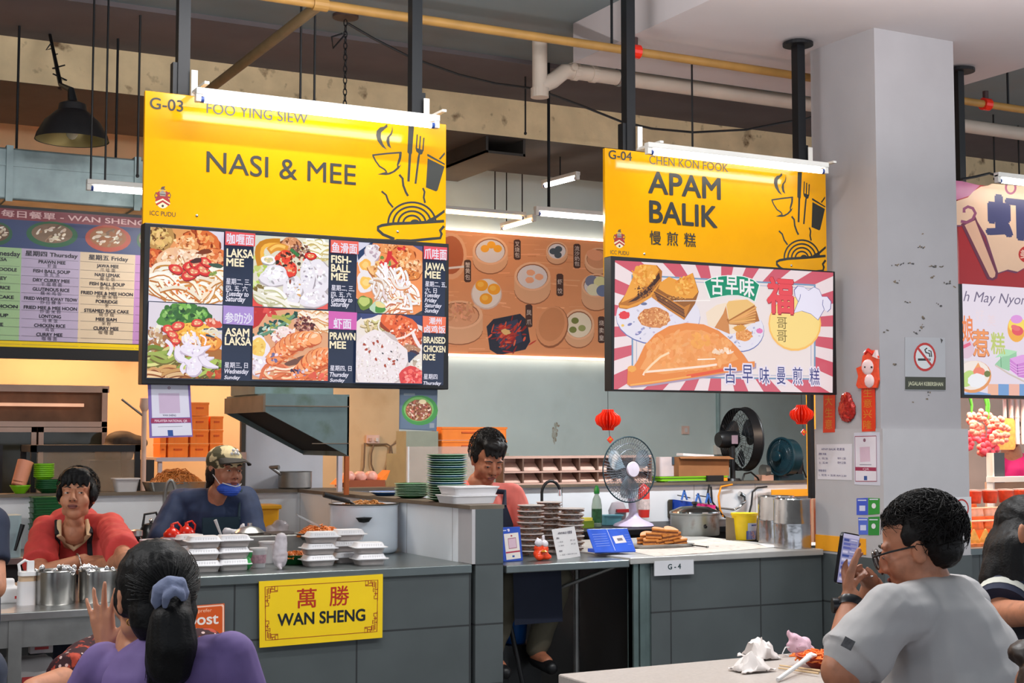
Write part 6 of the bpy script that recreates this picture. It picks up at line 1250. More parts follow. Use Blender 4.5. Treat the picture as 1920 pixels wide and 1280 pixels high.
# ------------------------------------------------------------------ fans
m_wire = mat('fan_wire', (96, 100, 108), .4, .3); m_lav = mat('lavender_plastic', (190, 176, 204), .3, var=.04); m_teal = mat('dark_teal_plastic', (22, 52, 62), .3)
def fan_head(t, c, axis, r, depth, rim_m, wire_m, hub_m, blade_m, n=44, hub_r=.25, drum=False, rr=.005, motor=.16, motor_m=None):
 ax = V(axis).normalized(); R = ax.to_track_quat('Z', 'Y').to_matrix()
 L = lambda x, y, z: c+R @ V((x, y, z))
 g = MB(); g.tube([L(r*math.cos(2*PI*k/40), r*math.sin(2*PI*k/40), 0) for k in range(40)], rr, 6, closed=True)
 if drum: g.lathe([(r, -depth), (r*1.01, 0), (r*.98, 0), (r*.97, -depth)], c, 40, R=R, cap=False)
 g.build('rim', rim_m, t, True)
 for s, nm in ((1, 'front_grille'), (-1, 'rear_grille')):
  g = MB()
  for k in range(n):
   q = 2*PI*k/n; pts = [L(r*f*math.cos(q+tw), r*f*math.sin(q+tw), (0 if s > 0 or not drum else -depth)+s*depth*.55*(1-f**2.2) if not drum else ((0 if s > 0 else -depth)+s*depth*.25*(1-f*f))) for f, tw in ((1, 0), (.8, .03), (.55, .08), (.28, .16))]
   g.tube(pts, .0014, 4)
  for f in (.62, .8): g.tube([L(r*f*math.cos(2*PI*k/36), r*f*math.sin(2*PI*k/36), s*depth*.55*(1-f**2.2) if not drum else ((0 if s > 0 else -depth)+s*depth*.25*(1-f*f))) for k in range(36)], .0016, 4, closed=True)
  g.build(nm, wire_m, t)
 MB().lathe([(0, depth*.62), (r*hub_r*.9, depth*.6), (r*hub_r, depth*.52), (r*hub_r, depth*.45), (0, depth*.45)], c, 28, R=R).build('hub_cap', hub_m, t, True, 40)
 zc = -depth*.5 if drum else -depth*.05
 for b in range(3):
  q0 = 2*PI*b/3+.4; pts = []
  bl = MB(); N_ = 7; vs, fs = [], []
  for i in range(N_):
   f = .2+.68*i/(N_-1); wdt = .55*math.sin(PI*(.15+.7*i/(N_-1)))
   for j in range(5):
    q = q0+(j/4-.35)*wdt*1.9; vs.append(L(r*f*math.cos(q), r*f*math.sin(q), zc+(j/4-.5)*depth*.42))
  for i in range(N_-1):
   for j in range(4): fs.append([i*5+j, i*5+j+1, (i+1)*5+j+1, (i+1)*5+j])
  bl.add(vs, fs); bl.build('blade', blade_m, t, True)
 back = -depth*(1.05 if drum else .55)
 MB().lathe([(0, back-motor), (r*.22, back-motor), (r*.27, back-motor*.85), (r*.27, back-.01), (r*.2, back+.01), (0, back+.01)], c, 24, R=R).build('motor', motor_m or rim_m, t, True, 40)
 return L, ax, back
zf0 = .9; c0 = at(1188, 986, 8.87); c0.z = zf0; fc = at(1180, 880, 8.80)
t = thing('standing_fan', 'lavender table fan with a wire guard on the dark work table', 'fan', tuple(c0))
m_bladet = mat('grey_blue_blade', (128, 146, 158), .2, var=.05, alpha=.8)
L, ax, bk = fan_head(t, fc, (.08, -1, .02), .238, .09, m_teal, m_wire, mat('hub_lilac', (206, 196, 210), .3), m_bladet, 60, .24, motor_m=mat('dark_motor', (40, 42, 48), .4))
MB().lathe([(.145, 0), (.15, .006), (.14, .02), (.07, .05), (.04, .075), (.032, .1), (0, .1)], c0, 36).build('base', m_lav, t, True, 40)
MB().tube([c0+V((0, 0, .08)), c0+V((0, .03, .2)), L(0, 0, bk-.06)], [.03, .026, .02], 14).build('neck', m_lav, t, True); MB().tube([L(.02, .0, bk-.1), L(.03, -.14, bk-.02), c0+V((.03, .03, .18))], .006).build('lead', m_cable, t, True)
fc = at(1398, 823, YH+.1); pb = at(1374, 905, YH+.08); pb = V((pb.x, YH+.08, HW)); ax_ = V((.97, -.06, .02))
t = thing('standing_fan', 'big black drum fan seen from the side on the ledge', 'fan', tuple(pb))
L, ax, bk = fan_head(t, fc, ax_, .255, .09, m_blackp, mat('black_wire', (30, 30, 34), .4, .3), m_blackp, mat('black_blade', (40, 44, 48), .25), 40, .2, True, .008, .17)
MB().tube([pb, V((pb.x, pb.y, fc.z-.06)), L(0, 0, bk-.07)], [.022, .022, .03], 12).build('post', m_blackp, t, True); MB().cyl(pb, pb+V((0, 0, .02)), .07, .06, 24).build('foot', m_blackp, t); MB().cyl(L(.0, .06, bk-.12)+V((0, 0, .06)), L(0, .0, bk-.12)+V((0, 0, .1)), .006).build('knob', m_blackp, t); q = L(0, 0, bk-.06); MB().box(q+V((.0, -.07, .0)), (.06, .004, .07)).build('label_print', mat('pinkish_label', (170, 140, 150)), t)
fc = at(1464, 856, YH-.02); pb = at(1478, 914, YH+.06); pb = V((pb.x, YH+.04, HW))
t = thing('desk_fan', 'small dark teal desk fan facing the steel tins on the ledge', 'fan', tuple(pb))
L, ax, bk = fan_head(t, fc, (-.95, -.1, .05), .15, .1, m_teal, m_teal, m_teal, m_teal, 46, .3, True, .012, .12, m_blackp)
MB().lathe([(.02, .02), (.1, .015), (.14, .0), (.15, -.1)], fc, 30, R=ax.to_track_quat('Z', 'Y').to_matrix(), cap=False).build('shroud', m_teal, t, True)
MB().rbox(pb+V((-.14, -.05, 0)), pb+V((.13, .09, .05)), .03).build('base', m_teal, t); MB().bx(pb+V((.0, -.02, .04)), pb+V((.05, .03, .24))).build('post', m_blackp, t); MB().bx(pb+V((.07, -.02, .04)), pb+V((.12, .03, .24))).build('post', m_blackp, t)
for pts in ([(1480, 842), (1492, 835), (1502, 850), (1506, 880), (1512, 895)],): MB().tube([at(u, v, YH+.08) for u, v in pts], .007).build('lead', m_cable, t, True)
x0, x1 = at(1231, 892, YL).x, at(1356, 892, YL).x; z1 = HW+.045
t = thing('serving_tray', 'long lime green tray on the ledge under the cardboard box', 'tray', ((x0+x1)/2, YL, HW)); MB().rbox((x0, YL-.06, HW+.01), (x1, YL+.1, z1), .02).build('tray', m_lime, t); MB().rbox((x0-.008, YL-.068, z1-.01), (x1+.008, YL+.108, z1), .02).build('rim', m_lime, t)
for x in (x0+.05, x1-.08): MB().bx((x, YL-.04, HW), (x+.03, YL+.08, HW+.011)).build('foot', m_lime, t)
x0, x1 = at(1266, 870, YL).x, at(1360, 870, YL).x; zc_ = at(1320, 856, YL).z
t = thing('cardboard_box', 'open brown cardboard box on the lime green tray', 'box', ((x0+x1)/2, YL, z1)); MB().bx((x0, YL-.05, z1), (x1, YL+.08, zc_)).build('box', m_card, t); MB().prism([(x0, YL-.05, zc_), (x1, YL-.05, zc_), (x1+.02, YL-.09, zc_-.02), (x0-.01, YL-.09, zc_-.012)], (0, 0, .004)).build('flap', m_card, t)
p = at(1290, 855, YL+.05); MB().box((p.x+.05, YL+.02, zc_+.012), (.3, .09, .02), Matrix.Rotation(.05, 3, 'Y')).build('paper_liner', m_paper, t)
x0, x1 = at(1233, 870, YL+.06).x, at(1262, 870, YL+.06).x; t = thing('plastic_tub', 'pinkish tub standing between the lavender fan and the cardboard box', 'tub', ((x0+x1)/2, YL+.06, z1)); MB().rbox((x0, YL+.02, z1), (x1, YL+.1, zc_+.0), .02).build('tub', mat('pinkish_tub', (206, 190, 190), .4), t); MB().bx((x1-.04, YL+.012, zc_-.06), (x1+.01, YL+.02, zc_)).build('dark_lid', mat('slate_plastic', (70, 84, 96), .4), t)
x0, x1 = at(1323, 905, YH).x, at(1354, 905, YH).x; t = thing('power_strip', 'black power strip with an orange plug on the ledge edge', 'power strip', ((x0+x1)/2, YH-.0, HW)); MB().bx((x0, YH-.025, HW), (x1, YH+.0, HW+.05)).build('strip', m_blackp, t, bevel=.004); MB().bx((x1, YH-.025, HW+.005), (x1+.035, YH, HW+.03)).build('plug', mat('orange_plug', (246, 150, 30), .4), t)
for pts, m in (([(1330, 908), (1326, 930), (1330, 950)], m_cable), ([(1333, 912), (1335, 940), (1348, 958), (1360, 970)], m_cable), ([(1373, 908), (1352, 912), (1347, 930), (1350, 955), (1356, 968)], mat('orange_plug', (246, 150, 30)))): MB().tube([at(u, v, YH-.035) for u, v in pts], .008, 6).build('lead', m, t, True)
t = thing('hanging_cable', 'black cable looping down the tiles beside the steel tins', 'cable', tuple(at(1410, 930, YH-.04))); MB().tube([at(u, v, YH-.04) for u, v in ((1438, 912), (1420, 914), (1411, 922), (1409, 945), (1404, 965), (1398, 972))], .008, 6).build('cable', m_cable, t, True)
t = thing('wall_hook', 'white moulded wall hook on the tiles above the yellow bucket', 'hook', tuple(at(1393, 935, YH-.03))); MB().tube([at(u, v, YH-.03) for u, v in ((1386, 925), (1395, 930), (1396, 940), (1386, 950), (1376, 955))], [.022, .02, .016, .012, .008], 8).build('hook', m_chrome, t, True); MB().cyl(at(1376, 955, YH-.03), at(1342, 951, YH-.03), .008).build('rod', m_steeld, t)
t = thing('plug_fitting', 'grey round plug fitting on the ledge left of the small teal fan', 'fitting', tuple(at(1432, 880, YL))); q = at(1430, 890, YL); MB().cyl((q.x, YL, q.z+.03), (q.x+.05, YL, q.z+.03), .055, .05, 20).build('fitting', m_steeld, t); MB().bx((q.x-.04, YL-.04, HW), (q.x+.08, YL+.06, q.z)).build('base', mat('peach_plastic', (214, 170, 150), .4), t); MB().tube([at(u, v, YL) for u, v in ((1390, 905), (1396, 888), (1408, 885), (1420, 895), (1424, 903))], .008).build('hose', m_cable, t, True)
YQ = YH-.05
for q, col, lab, wv in (([(1264, 936), (1300, 941), (1299, 975), (1263, 976)], (24, 60, 150), 'blue plastic bag pegged to the tiles behind the steamer pot', 0), ([(1299, 942), (1342, 947), (1338, 968), (1300, 968)], (214, 40, 120), 'pink plastic bag pegged beside the blue one', 1)):
 t = thing('plastic_bag', lab, 'bag', tuple(at(q[0][0]+18, 955, YQ))); m = MB(); A, B, C_, D_ = [at(u, v, YQ) for u, v in q]; vs, fs = [], []
 for dy in (0, .02):
  for i in range(9):
   for j in range(7): p = A.lerp(B, i/8).lerp(D_.lerp(C_, i/8), j/6); p.y += dy+.012*math.sin(i*1.4+wv)*(.3+j/6); vs.append(p)
 for k in range(2):
  for i in range(8):
   for j in range(6): b_ = k*63; fs.append([b_+i*7+j, b_+(i+1)*7+j, b_+(i+1)*7+j+1, b_+i*7+j+1])
 m.add(vs, fs); m.build('film', mat('bag_film_%d' % wv, col, .3, var=.15), t, True)
 for u, v in (((1283, 930),) if not wv else ((1309, 936), (1328, 936))):
  pg = MB(); p = at(u, v, YQ-.012); pg.box(p+V((-.012, 0, .01)), (.01, .014, .08), Matrix.Rotation(.35, 3, 'Y')); pg.box(p+V((.012, 0, .01)), (.01, .014, .08), Matrix.Rotation(-.35, 3, 'Y')); pg.build('peg', mat('blue_peg', (60, 110, 190), .4), t)
 MB().tube([at(q[0][0]+6, 928, YQ+.012), at(q[1][0]-6, 933, YQ+.012)], .004).build('line', m_cable, t)
t = thing('chopping_board', 'dark rounded board hanging on the tiles left of the blue bag', 'board', tuple(at(1261, 955, YH-.02))); q0, q1 = at(1254, 972, YH-.02), at(1268, 936, YH-.02); MB().rbox((q0.x, YH-.022, q0.z), (q1.x, YH-.002, q1.z), .02, axis=1).build('board', mat('dark_brown_board', (60, 54, 44), .6), t); MB().cyl((q0.x+.05, YH-.03, q1.z-.02), (q0.x+.05, YH-.0, q1.z-.02), .006).build('hook', m_steeld, t)
# ------------------------------------------------------------------ pancake counter
KZ = .895
c = atz(1303, 1002, KZ); r = .165; t = thing('steamer_pot', 'stained steel steamer pot with a shiny lid on the grey counter', 'pot', tuple(c)); m_st = mat('stained_steel', (170, 176, 176), .35, .6, var=.15, scale=8, col2=(110, 80, 50), c2=(.55, .7), s2=7)
MB().lathe([(r*.98, 0), (r, .01), (r, .135), (r*1.04, .14), (r*1.04, .15), (0, .15)], c, 40).build('body', m_st, t, True, 40); MB().lathe([(r*1.03, .15), (r*1.02, .158), (r*.8, .172), (r*.6, .186), (r*.2, .192), (0, .193)], c, 40).build('lid', m_chrome, t, True, 40); MB().lathe([(.014, .19), (.012, .2), (.022, .21), (.018, .222), (0, .224)], c, 16).build('knob', m_blackp, t, True); MB().ball(c+V((-.03, -r, .065)), (.014, .012, .014), 10).build('valve', m_blackp, t, True)
c = atz(1396, 1011, KZ); t = thing('margarine_bucket', 'yellow bucket with a blue label beside the steel tins', 'bucket', tuple(c)); r = .082; MB().lathe([(r*.82, 0), (r, .155), (r*1.06, .156), (r*1.06, .17), (r*.9, .168), (0, .16)], c, 32).build('bucket', mat('yellow_bucket', (240, 206, 20), .35), t, True, 40)
a = Art(lambda u, v: c+V((math.sin(u*1.1-.15)*(r*(.84+.16*(1-v)))*1.015, -math.cos(u*1.1-.15)*(r*(.84+.16*(1-v)))*1.015, .155*(1-v))), (0, -1, 0), base=.0004)
def strip(u0, u1, v0, v1, col):
 n = 8
 for k in range(n): a.rect(u0+(u1-u0)*k/n, v0, u0+(u1-u0)*(k+1)/n, v1, col)
strip(-.2, .9, .3, .98, (196, 204, 222)); strip(-.3, .9, .62, .98, (36, 72, 170)); strip(.1, .9, .36, .42, (60, 90, 170)); a.ell(.2, .72, .14, .09, (226, 130, 60)); a.ell(.4, .85, .18, .11, (236, 200, 180)); a.ell(.4, .85, .1, .06, (206, 130, 110)); a.build('label_print', m_print, t)
for k, (u, v, lab) in enumerate(((1456, 1018, 'tall open steel tin beside the yellow bucket'), (1520, 1017, 'tall open steel tin nearest the pillar'))):
 c = atz(u, v, KZ) if k == 0 else V((5.47, 6.76, KZ)); r = .112 if k == 0 else .11; t = thing('steel_tin', lab, 'tin', tuple(c), 'steel tins on the grey counter')
 MB().lathe([(r, 0), (r, .14), (r*.985, .145), (r, .15), (r, .282), (r*1.015, .284), (r*1.015, .292), (r*.97, .29), (r*.96, .02), (0, .018)], c, 40).build('body', mat('crinkled_steel', (176, 176, 178), .2, .95, var=.25, scale=6, bump=.5, bscale=9), t, True, 40); MB().lathe([(r*1.0, .284), (r*1.02, .288), (r*1.0, .294)], c, 40, cap=False).build('rim', m_chrome, t, True)
c = atz(1371, 1011, KZ); t = thing('cardboard_piece', 'bent piece of grey cardboard leaning between pot and bucket', 'cardboard', tuple(c)); MB().prism([c+V((-.055, -.02, 0)), c+V((.045, -.05, 0)), c+V((.045, -.05, .06)), c+V((.02, -.043, .13)), c+V((-.055, -.02, .15))], (.003, .006, 0)).build('sheet', mat('grey_card', (150, 134, 112), .8, var=.08), t)
c = atz(1418, 1012, KZ); t = thing('cardboard_piece', 'narrow strip of card standing between yellow bucket and steel tin', 'cardboard', tuple(c)); MB().box(c+V((0, -.03, .065)), (.035, .006, .13)).build('sheet', mat('grey_card', (150, 134, 112)), t)
def sheet(label, q, dz, m, name='paper_sheet'):
 pts = [atz(u, v, KZ+dz) for u, v in q]; c = sum(pts, V((0, 0, 0)))/len(pts); t = thing(name, label, 'paper', tuple(c)); MB().prism(pts, (0, 0, .0015)).build('sheet', m, t); return t
m_news = mat('newsprint', (198, 188, 178), .7, var=.1, scale=14, col2=(150, 110, 86), c2=(.6, .7), s2=16)
sheet('large stained newspaper sheet spread over the grey counter', [(1176, 1032), (1228, 1043), (1330, 1036), (1452, 1026), (1400, 1018), (1340, 1009), (1290, 1014)], .001, m_news); sheet('narrow paper strip along the counter edge by the tins', [(1440, 1026), (1560, 1021), (1556, 1016), (1420, 1019)], .003, m_paper)
x0 = atz(1178, 1026, KZ); c = atz(1238, 1024, KZ+.005); w_ = .19
t = thing('pastry_tray', 'shallow steel tray carrying a pile of folded pancakes', 'tray', tuple(c)); MB().rbox(c+V((-w_, -.085, 0)), c+V((w_, .085, .016)), .02, 0, 4, 2, 1.03).build('tray', m_steel, t, True, 50); MB().rbox(c+V((-w_*1.04, -.09, .0145)), c+V((w_*1.04, .09, .0175)), .02).build('rim', m_steel, t)
mp = mat('pancake_golden', (206, 130, 58), .55, var=.25, scale=24, col2=(150, 82, 34), c2=(.58, .75), s2=18); mf = mat('pancake_filling', (120, 66, 34), .7, var=.3, scale=40)
pp = None; cnt = 0; names = []
for lev, (row, nn, dx) in enumerate(((0, 4, 0), (1, 4, .01), (0, 3, .035), (1, 3, .04), (0, 2, .07))):
 for k in range(nn):
  loc = c+V((-.115+dx+k*.07+random.uniform(-.006, .006), -.045+row*.07, .018+(lev//2)*.03)); rz = random.uniform(-.5, .3)
  lab = 'golden folded pancake on the steel tray, %s layer, %s in the %s row' % (('bottom', 'middle', 'top')[lev//2], ('first', 'second', 'third', 'fourth')[k], ('front', 'rear')[row])
  if pp is None:
   pp = thing('folded_pancake', lab, 'pancake', (0, 0, 0), 'folded pancakes on the steel tray'); mb = MB(); vs, fs = [], []
   for s in (0, 1):
    for k2 in range(13):
     q = PI*k2/12; vs.append(V((.042*math.cos(q), -.03+.055*math.sin(q), .0)+V(((0), 0, s*(.008+.004*math.sin(q)))).to_tuple() if False else (.042*math.cos(q), -.03+.055*math.sin(q), s*(.009+.003*math.sin(q)))))
   mb.add(vs, [list(range(13))[::-1], list(range(13, 26))]+[[k2, (k2+1) % 13, 13+(k2+1) % 13, 13+k2] for k2 in range(13)]); o_ = mb.build('lower_fold', mp, pp, True, 40, bevel=.003)
   mb2 = MB(); mb2.add([p+V((0, 0, .017)) for p in vs], mb.f); mb2.build('upper_fold', mp, pp, True, 40, bevel=.003); mb3 = MB(); mb3.add([V((p.x*.95, p.y*.9, .007+p.z)) for p in vs], mb.f); mb3.build('filling', mf, pp, True, 40); pp.location = loc; pp.rotation_euler = (.1, 0, rz); pp.scale = (1.15, 1.15, 1.35)
  else: dup(pp, loc, rz, lab).rotation_euler = (random.uniform(-.25, .3), random.uniform(-.2, .2), rz)
t = thing('tongs', 'dark serving tongs lying on the newspaper beside the pancake tray', 'tongs', tuple(atz(1300, 1022, KZ))); a_, b_ = atz(1276, 1019, KZ+.012), atz(1325, 1025, KZ+.012); m = MB(); m.tube([a_, b_], .004); m.tube([a_+V((0, .03, 0)), b_], .004); m.build('arm', m_blackp, t); MB().cyl(b_, b_+V((.012, 0, 0)), .006).build('hinge', m_steeld, t)
# --- left table things
m_cut = mat('cutlery_mix', (196, 192, 190), .2, .9)
for u, v, lab, r, h in ((104, 1131, 'steel cutlery pot beside the white sauce dispenser', .087, .145), (182, 1127, 'steel cutlery pot partly hidden by the ponytailed woman', .085, .14)):
 c = atz(u, v, tz); t = thing('cutlery_pot', lab, 'pot', tuple(c), 'steel cutlery pots'); MB().lathe([(r*.97, 0), (r, .006), (r, h), (r*1.04, h+.003), (r*1.02, h+.007), (r*.95, h), (r*.93, .02), (0, .018)], c, 36).build('pot', mat('brushed_pot_steel', (170, 168, 164), .25, .95, var=.15, scale=5), t, True, 40)
 for k in range(14):
  q = random.random()*6.3; p = c+V((r*.7*math.cos(q), r*.7*math.sin(q), h*.75)); e = p+V((random.uniform(-.03, .03), random.uniform(-.03, .03), random.uniform(.03, .05))); m = MB(); m.tube([p, e], .005, 6); m.ball(e, (.012, .005, .016), 8); m.build('spoon', m_cut, t, True)
c = atz(120, 1129, tz); t = thing('sauce_spoon', 'white plastic spoon handle standing up in the cutlery pot', 'spoon', (c.x, c.y, tz+.1)); MB().tube([(c.x, c.y, tz+.08), (c.x+.004, c.y, tz+.15), (c.x+.004, c.y, tz+.168)], [.012, .014, .02]).build('spoon', m_paper, t, True)
c = atz(49, 1133, tz); t = thing('sauce_dispenser', 'white sauce dispenser with a looped lid handle on the steel table', 'dispenser', tuple(c)); MB().rbox(c+V((-.04, -.035, 0)), c+V((.04, .035, .105)), .02, 0, 4, 2, .96).build('body', m_frost, t, True, 50); MB().rbox(c+V((-.035, -.03, .1)), c+V((.035, .03, .132)), .015).build('sauce_band', mat('tan_sauce', (190, 160, 130), .4), t); MB().rbox(c+V((-.036, -.036, .13)), c+V((.04, .036, .148)), .015).build('lid', m_paper, t); MB().tube([c+V((-.03, 0, .145)), c+V((-.036, 0, .18)), c+V((-.01, 0, .198)), c+V((.01, 0, .19)), c+V((.012, 0, .15))], .007).build('handle', m_paper, t, True); MB().bx(c+V((.0, -.01, .148)), c+V((.03, .01, .195))).build('spout', m_paper, t)
c = atz(22, 1130, tz); t = thing('tissue_pack', 'white tissue pack with a red mark at the left end of the steel table', 'tissue pack', tuple(c)); mb = MB(); mb.box(c+V((-.02, .03, .035)), (.13, .09, .07)); mb.box(c+V((-.02, .03, .08)), (.07, .03, .06)); organic(mb, 'pack', m_paper, t, .008, 3); MB().bx(c+V((.01, -.018, .02)), c+V((.035, -.0145, .032))).build('red_print', mat('red_print', (190, 60, 60), .5), t)
c = atz(213, 1092, tz); t = thing('condiment_jar', 'clear jar of yellow chillies beside the folded arms', 'jar', tuple(c)); MB().lathe([(.05, 0), (.055, .01), (.055, .09), (.045, .1), (0, .1)], c, 24).build('jar', mat('jar_plastic', (214, 206, 170), .12, alpha=.45), t, True); MB().lathe([(.048, .006), (.05, .05), (0, .055)], c, 20).build('pickle', mat('yellow_pickle', (206, 176, 40), .4, var=.4, scale=40), t, True); MB().lathe([(.05, .098), (.05, .115), (0, .117)], c, 24).build('lid', m_frost, t, True)
sy = YT+.2
for i, (u, v, w_, d_, h_, lab, col) in enumerate(((50, 1225, .2, .16, .15, 'white plastic parcel on the lower shelf of the steel table', (196, 190, 188)), (48, 1258, .24, .2, .1, 'flat stack of pale paper under the parcel', (190, 178, 170)), (84, 1205, .1, .05, .06, 'small white carton with red print beside the parcel', (206, 196, 196)))):
 q = at(u, v, sy); z0 = .33 if i != 1 else .33
 zz = {0: .43, 1: .33, 2: .58}[i]; c = V((q.x, sy+(.1 if i == 2 else 0), zz)); t = thing('parcel', lab, 'parcel', tuple(c)); mb = MB(); mb.box(c+V((0, 0, h_/2)), (w_, d_, h_)); organic(mb, 'wrap', mat('parcel_%d' % i, col, .4, var=.1), t, .012, 3, lambda p, n: .008*noise.noise(p*16)) if i == 0 else mb.build('wrap', mat('parcel_%d' % i, col, .5, var=.08), t, bevel=.004); MB().bx(c+V((-.03, -d_/2-.003, h_*.3)), c+V((.03, -d_/2-.0005, h_*.5))).build('red_print', mat('red_print', (190, 60, 60)), t)
 if i == 2: MB().bx(c+V((-.05, -.025, -.25)), c+V((.05, .025, 0))).build('box_under', mat('dark_panel', (40, 42, 44)), t)
c = at(966, 1205, 7.25); t = thing('bucket', 'small blue plastic bin in the shade under the steel shelf', 'bucket', tuple(c)); MB().lathe([(.055, 0), (.06, .005), (.074, .15), (.08, .15), (.08, .158), (.07, .158), (.055, .02), (0, .02)], c, 30).build('bin', mat('blue_bucket', (20, 92, 170), .35), t, True, 40); MB().lathe([(.078, .15), (.082, .154), (.078, .159)], c, 30, cap=False).build('rim', mat('blue_bucket', (20, 92, 170)), t)
x = c.x; t = thing('crate', 'dark crate carrying the small blue bin', 'crate', (x, 7.25, 0)); MB().bx((x-.09, 7.16, .03), (x+.12, 7.36, c.z)).build('body', m_blackp, t); MB().bx((x-.1, 7.15, 0), (x+.13, 7.37, .03)).build('base', m_blackp, t)
t = thing('broom', 'dark broom leaning under the steel shelf before the blue bin', 'broom', tuple(at(985, 1290, 7.0))); b_ = at(1000, 1375, 7.0); MB().cyl(b_, at(952, 1150, 7.05), .014).build('handle', m_blackp, t); MB().box(V((b_.x, b_.y, .05)), (.2, .05, .1)).build('brush', m_blackp, t)
# ================================================================== people
def skin(n, c): return mat('skin_'+n, c, .5, var=.1, scale=14, col2=tuple(int(x*.86) for x in c), c2=(.5, .75), s2=24)
def frame(pos, fwd, up=(0, 0, 1), s=1.0):
 f = V(fwd).normalized(); u = V(up); r = f.cross(u).normalized(); u = r.cross(f)
 M_ = Matrix((r, f, u)).transposed().to_4x4(); M_.translation = V(pos)
 return M_ @ Matrix.Scale(s, 4)
def R3(M_): return M_.to_3x3()
def head_shape(mb, M_, jaw=1.0, nose=1.0):
 P = lambda *p: M_ @ V(p); R = R3(M_); k = M_.to_scale()[0]; Rn = R.normalized() if hasattr(R, 'normalized') else R
 B = lambda c, r: mb.ball(P(*c), r, 16, 0, R)
 B((0, -.012, .03), (.074, .094, .088)); B((0, .022, -.03), (.063*jaw, .066, .08)); B((0, .052, -.088), (.032*jaw, .03, .026))
 for s in (-1, 1):
  B((s*.036, .05, -.03), (.03, .034, .032)); B((s*.03, .073, .026), (.027, .014, .0095)); B((s*.041*jaw, .02, -.068), (.02, .028, .026))
  B((s*.011, .094, -.034), (.0105, .0105, .009)); B((s*.076, -.006, -.008), (.009, .018, .031)); B((s*.08, -.012, .006), (.008, .014, .018))
  B((s*.031, .076, .001), (.018, .011, .0115))
 rcone(mb, P(0, .084, .012), P(0, .104*nose, -.028), .0085*k, .0125*k, 10)
 B((0, .08, -.062), (.027, .014, .016))
def face_parts(t, M_, tone, lips=(150, 76, 66), brow=(34, 28, 26), gaze=(0, 0), lid=.004):
 P = lambda *p: M_ @ V(p); R = R3(M_); k = M_.to_scale()[0]
 for s in (-1, 1):
  ey = MB().ball(P(s*.031, .0815, .0015), (.0118, .0075, .0052), 12, 0, R).build('eye', mat('eye_white', (206, 196, 186), .2, var=0), t, True)
  MB().ball(P(s*.031+gaze[0], .0865, .0012+gaze[1]), (.0054, .0034, .0052), 12, 0, R).build('iris', mat('eye_dark', (30, 22, 18), .15, var=0), ey, True)
  MB().tube([P(s*.018, .0865, .0058), P(s*.031, .0895, .0072), P(s*.045, .083, .004)], .003*k, 6).build('eyelid', tone, t, True)
  MB().tube([P(s*.014, .087, .025), P(s*.03, .088, .031), P(s*.05, .078, .025)], [.003*k, .0036*k, .002*k], 6).build('eyebrow', mat('brow_hair', brow, .7), t, True)
  MB().ball(P(s*.01, .105, -.0385), (.0045, .003, .003), 8, 0, R).build('nostril', mat('nostril_dark', (60, 30, 26), .8), t, True)
 m = MB(); m.ball(P(0, .0935, -.058), (.023, .006, .0052), 14, 0, R); m.ball(P(0, .0925, -.067), (.019, .007, .006), 14, 0, R); m.build('lips', mat('lips_%d' % lips[0], lips, .4), t, True)
 MB().tube([P(-.022, .093, -.0625), P(0, .0985, -.062), P(.022, .093, -.0625)], .0014*k, 5).build('mouth_line', mat('mouth_dark', (70, 32, 30), .7), t, True)
def hand(mb, w, d, n, s=1.0, curl=(.2, .25, .3, .35), thumb=.3, flip=1, spread=.06):
 """palm, five bent fingers; d towards the fingertips, n out of the palm"""
 d = V(d).normalized(); n = (V(n)-d*V(n).dot(d)).normalized(); sd = d.cross(n)*flip; w = V(w)
 for k, o in enumerate((.028, .0095, -.0095, -.026)):
  b = w+sd*o*.55*s+d*.012*s; kn = w+(sd*o+d*(.088-.006*abs(k-1)))*s
  rcone(mb, b, kn, .0145*s, .0108*s, 10)
  q = kn; dd = (d+sd*(o/.028)*spread*2).normalized(); L = (.07, .078, .072, .056)[k]*s; r0 = (.0092, .0094, .0088, .0078)[k]*s
  for j, f in enumerate((.46, .3, .24)):
   c = curl[k]*(1, 1.25, .8)[j]; dd = (dd*math.cos(c)+n*math.sin(c)).normalized(); ax_ = n
   n2 = q+dd*L*f; rcone(mb, q, n2, r0*(1-.1*j), r0*(.9-.1*j), 8); q = n2
 rcone(mb, w, w+d*.05*s, .02*s, .016*s, 10)
 q = w+sd*.026*s+d*.022*s; dd = (d*.62+sd*.75+n*thumb).normalized()
 for L, r in ((.036, .0125), (.03, .0105), (.026, .009)):
  n2 = q+dd*L*s; rcone(mb, q, n2, r*s, r*.92*s, 8); q = n2; dd = (dd+d*.35+n*thumb*.5).normalized()
def legs(b, t, hip, dv, sv, toe=None, col=(52, 58, 74)):
 toe = (toe or dv).normalized(); toe = V((toe.x, toe.y, 0)); tr = MB()
 for s in (-1, 1):
  h, k = hip+sv*s*.09, hip+sv*s*.11+dv; a = V((k.x, k.y, .07)); chain(b, [h, k, a], [.085, .06, .038]); chain(tr, [h, k, a+V((0, 0, .05))], [.115, .08, .062])
  sh = MB(); rcone(sh, a+V((0, 0, -.02)), a+toe*.15+V((0, 0, -.035)), .048, .034); organic(sh, 'shoe', mat('dark_shoe', (40, 38, 38), .6), t, .01, 2)
 organic(tr, 'trousers', mat('dark_blue_trousers', col, .8), t, .013, 2, WR(.006, 13))
WR = lambda a, f, f2=23: (lambda p, n: a*noise.noise(p*f)+a*.5*noise.noise(V((p.x*f2, p.y*f2, p.z*f2*.5))))
m_hair = mat('black_hair', (12, 11, 12), .55, var=.3, scale=60, bump=.2, bscale=160, spec=.3)
m_hairb = mat('brown_black_hair', (20, 16, 15), .55, var=.3, scale=60, bump=.2, bscale=160, spec=.3)
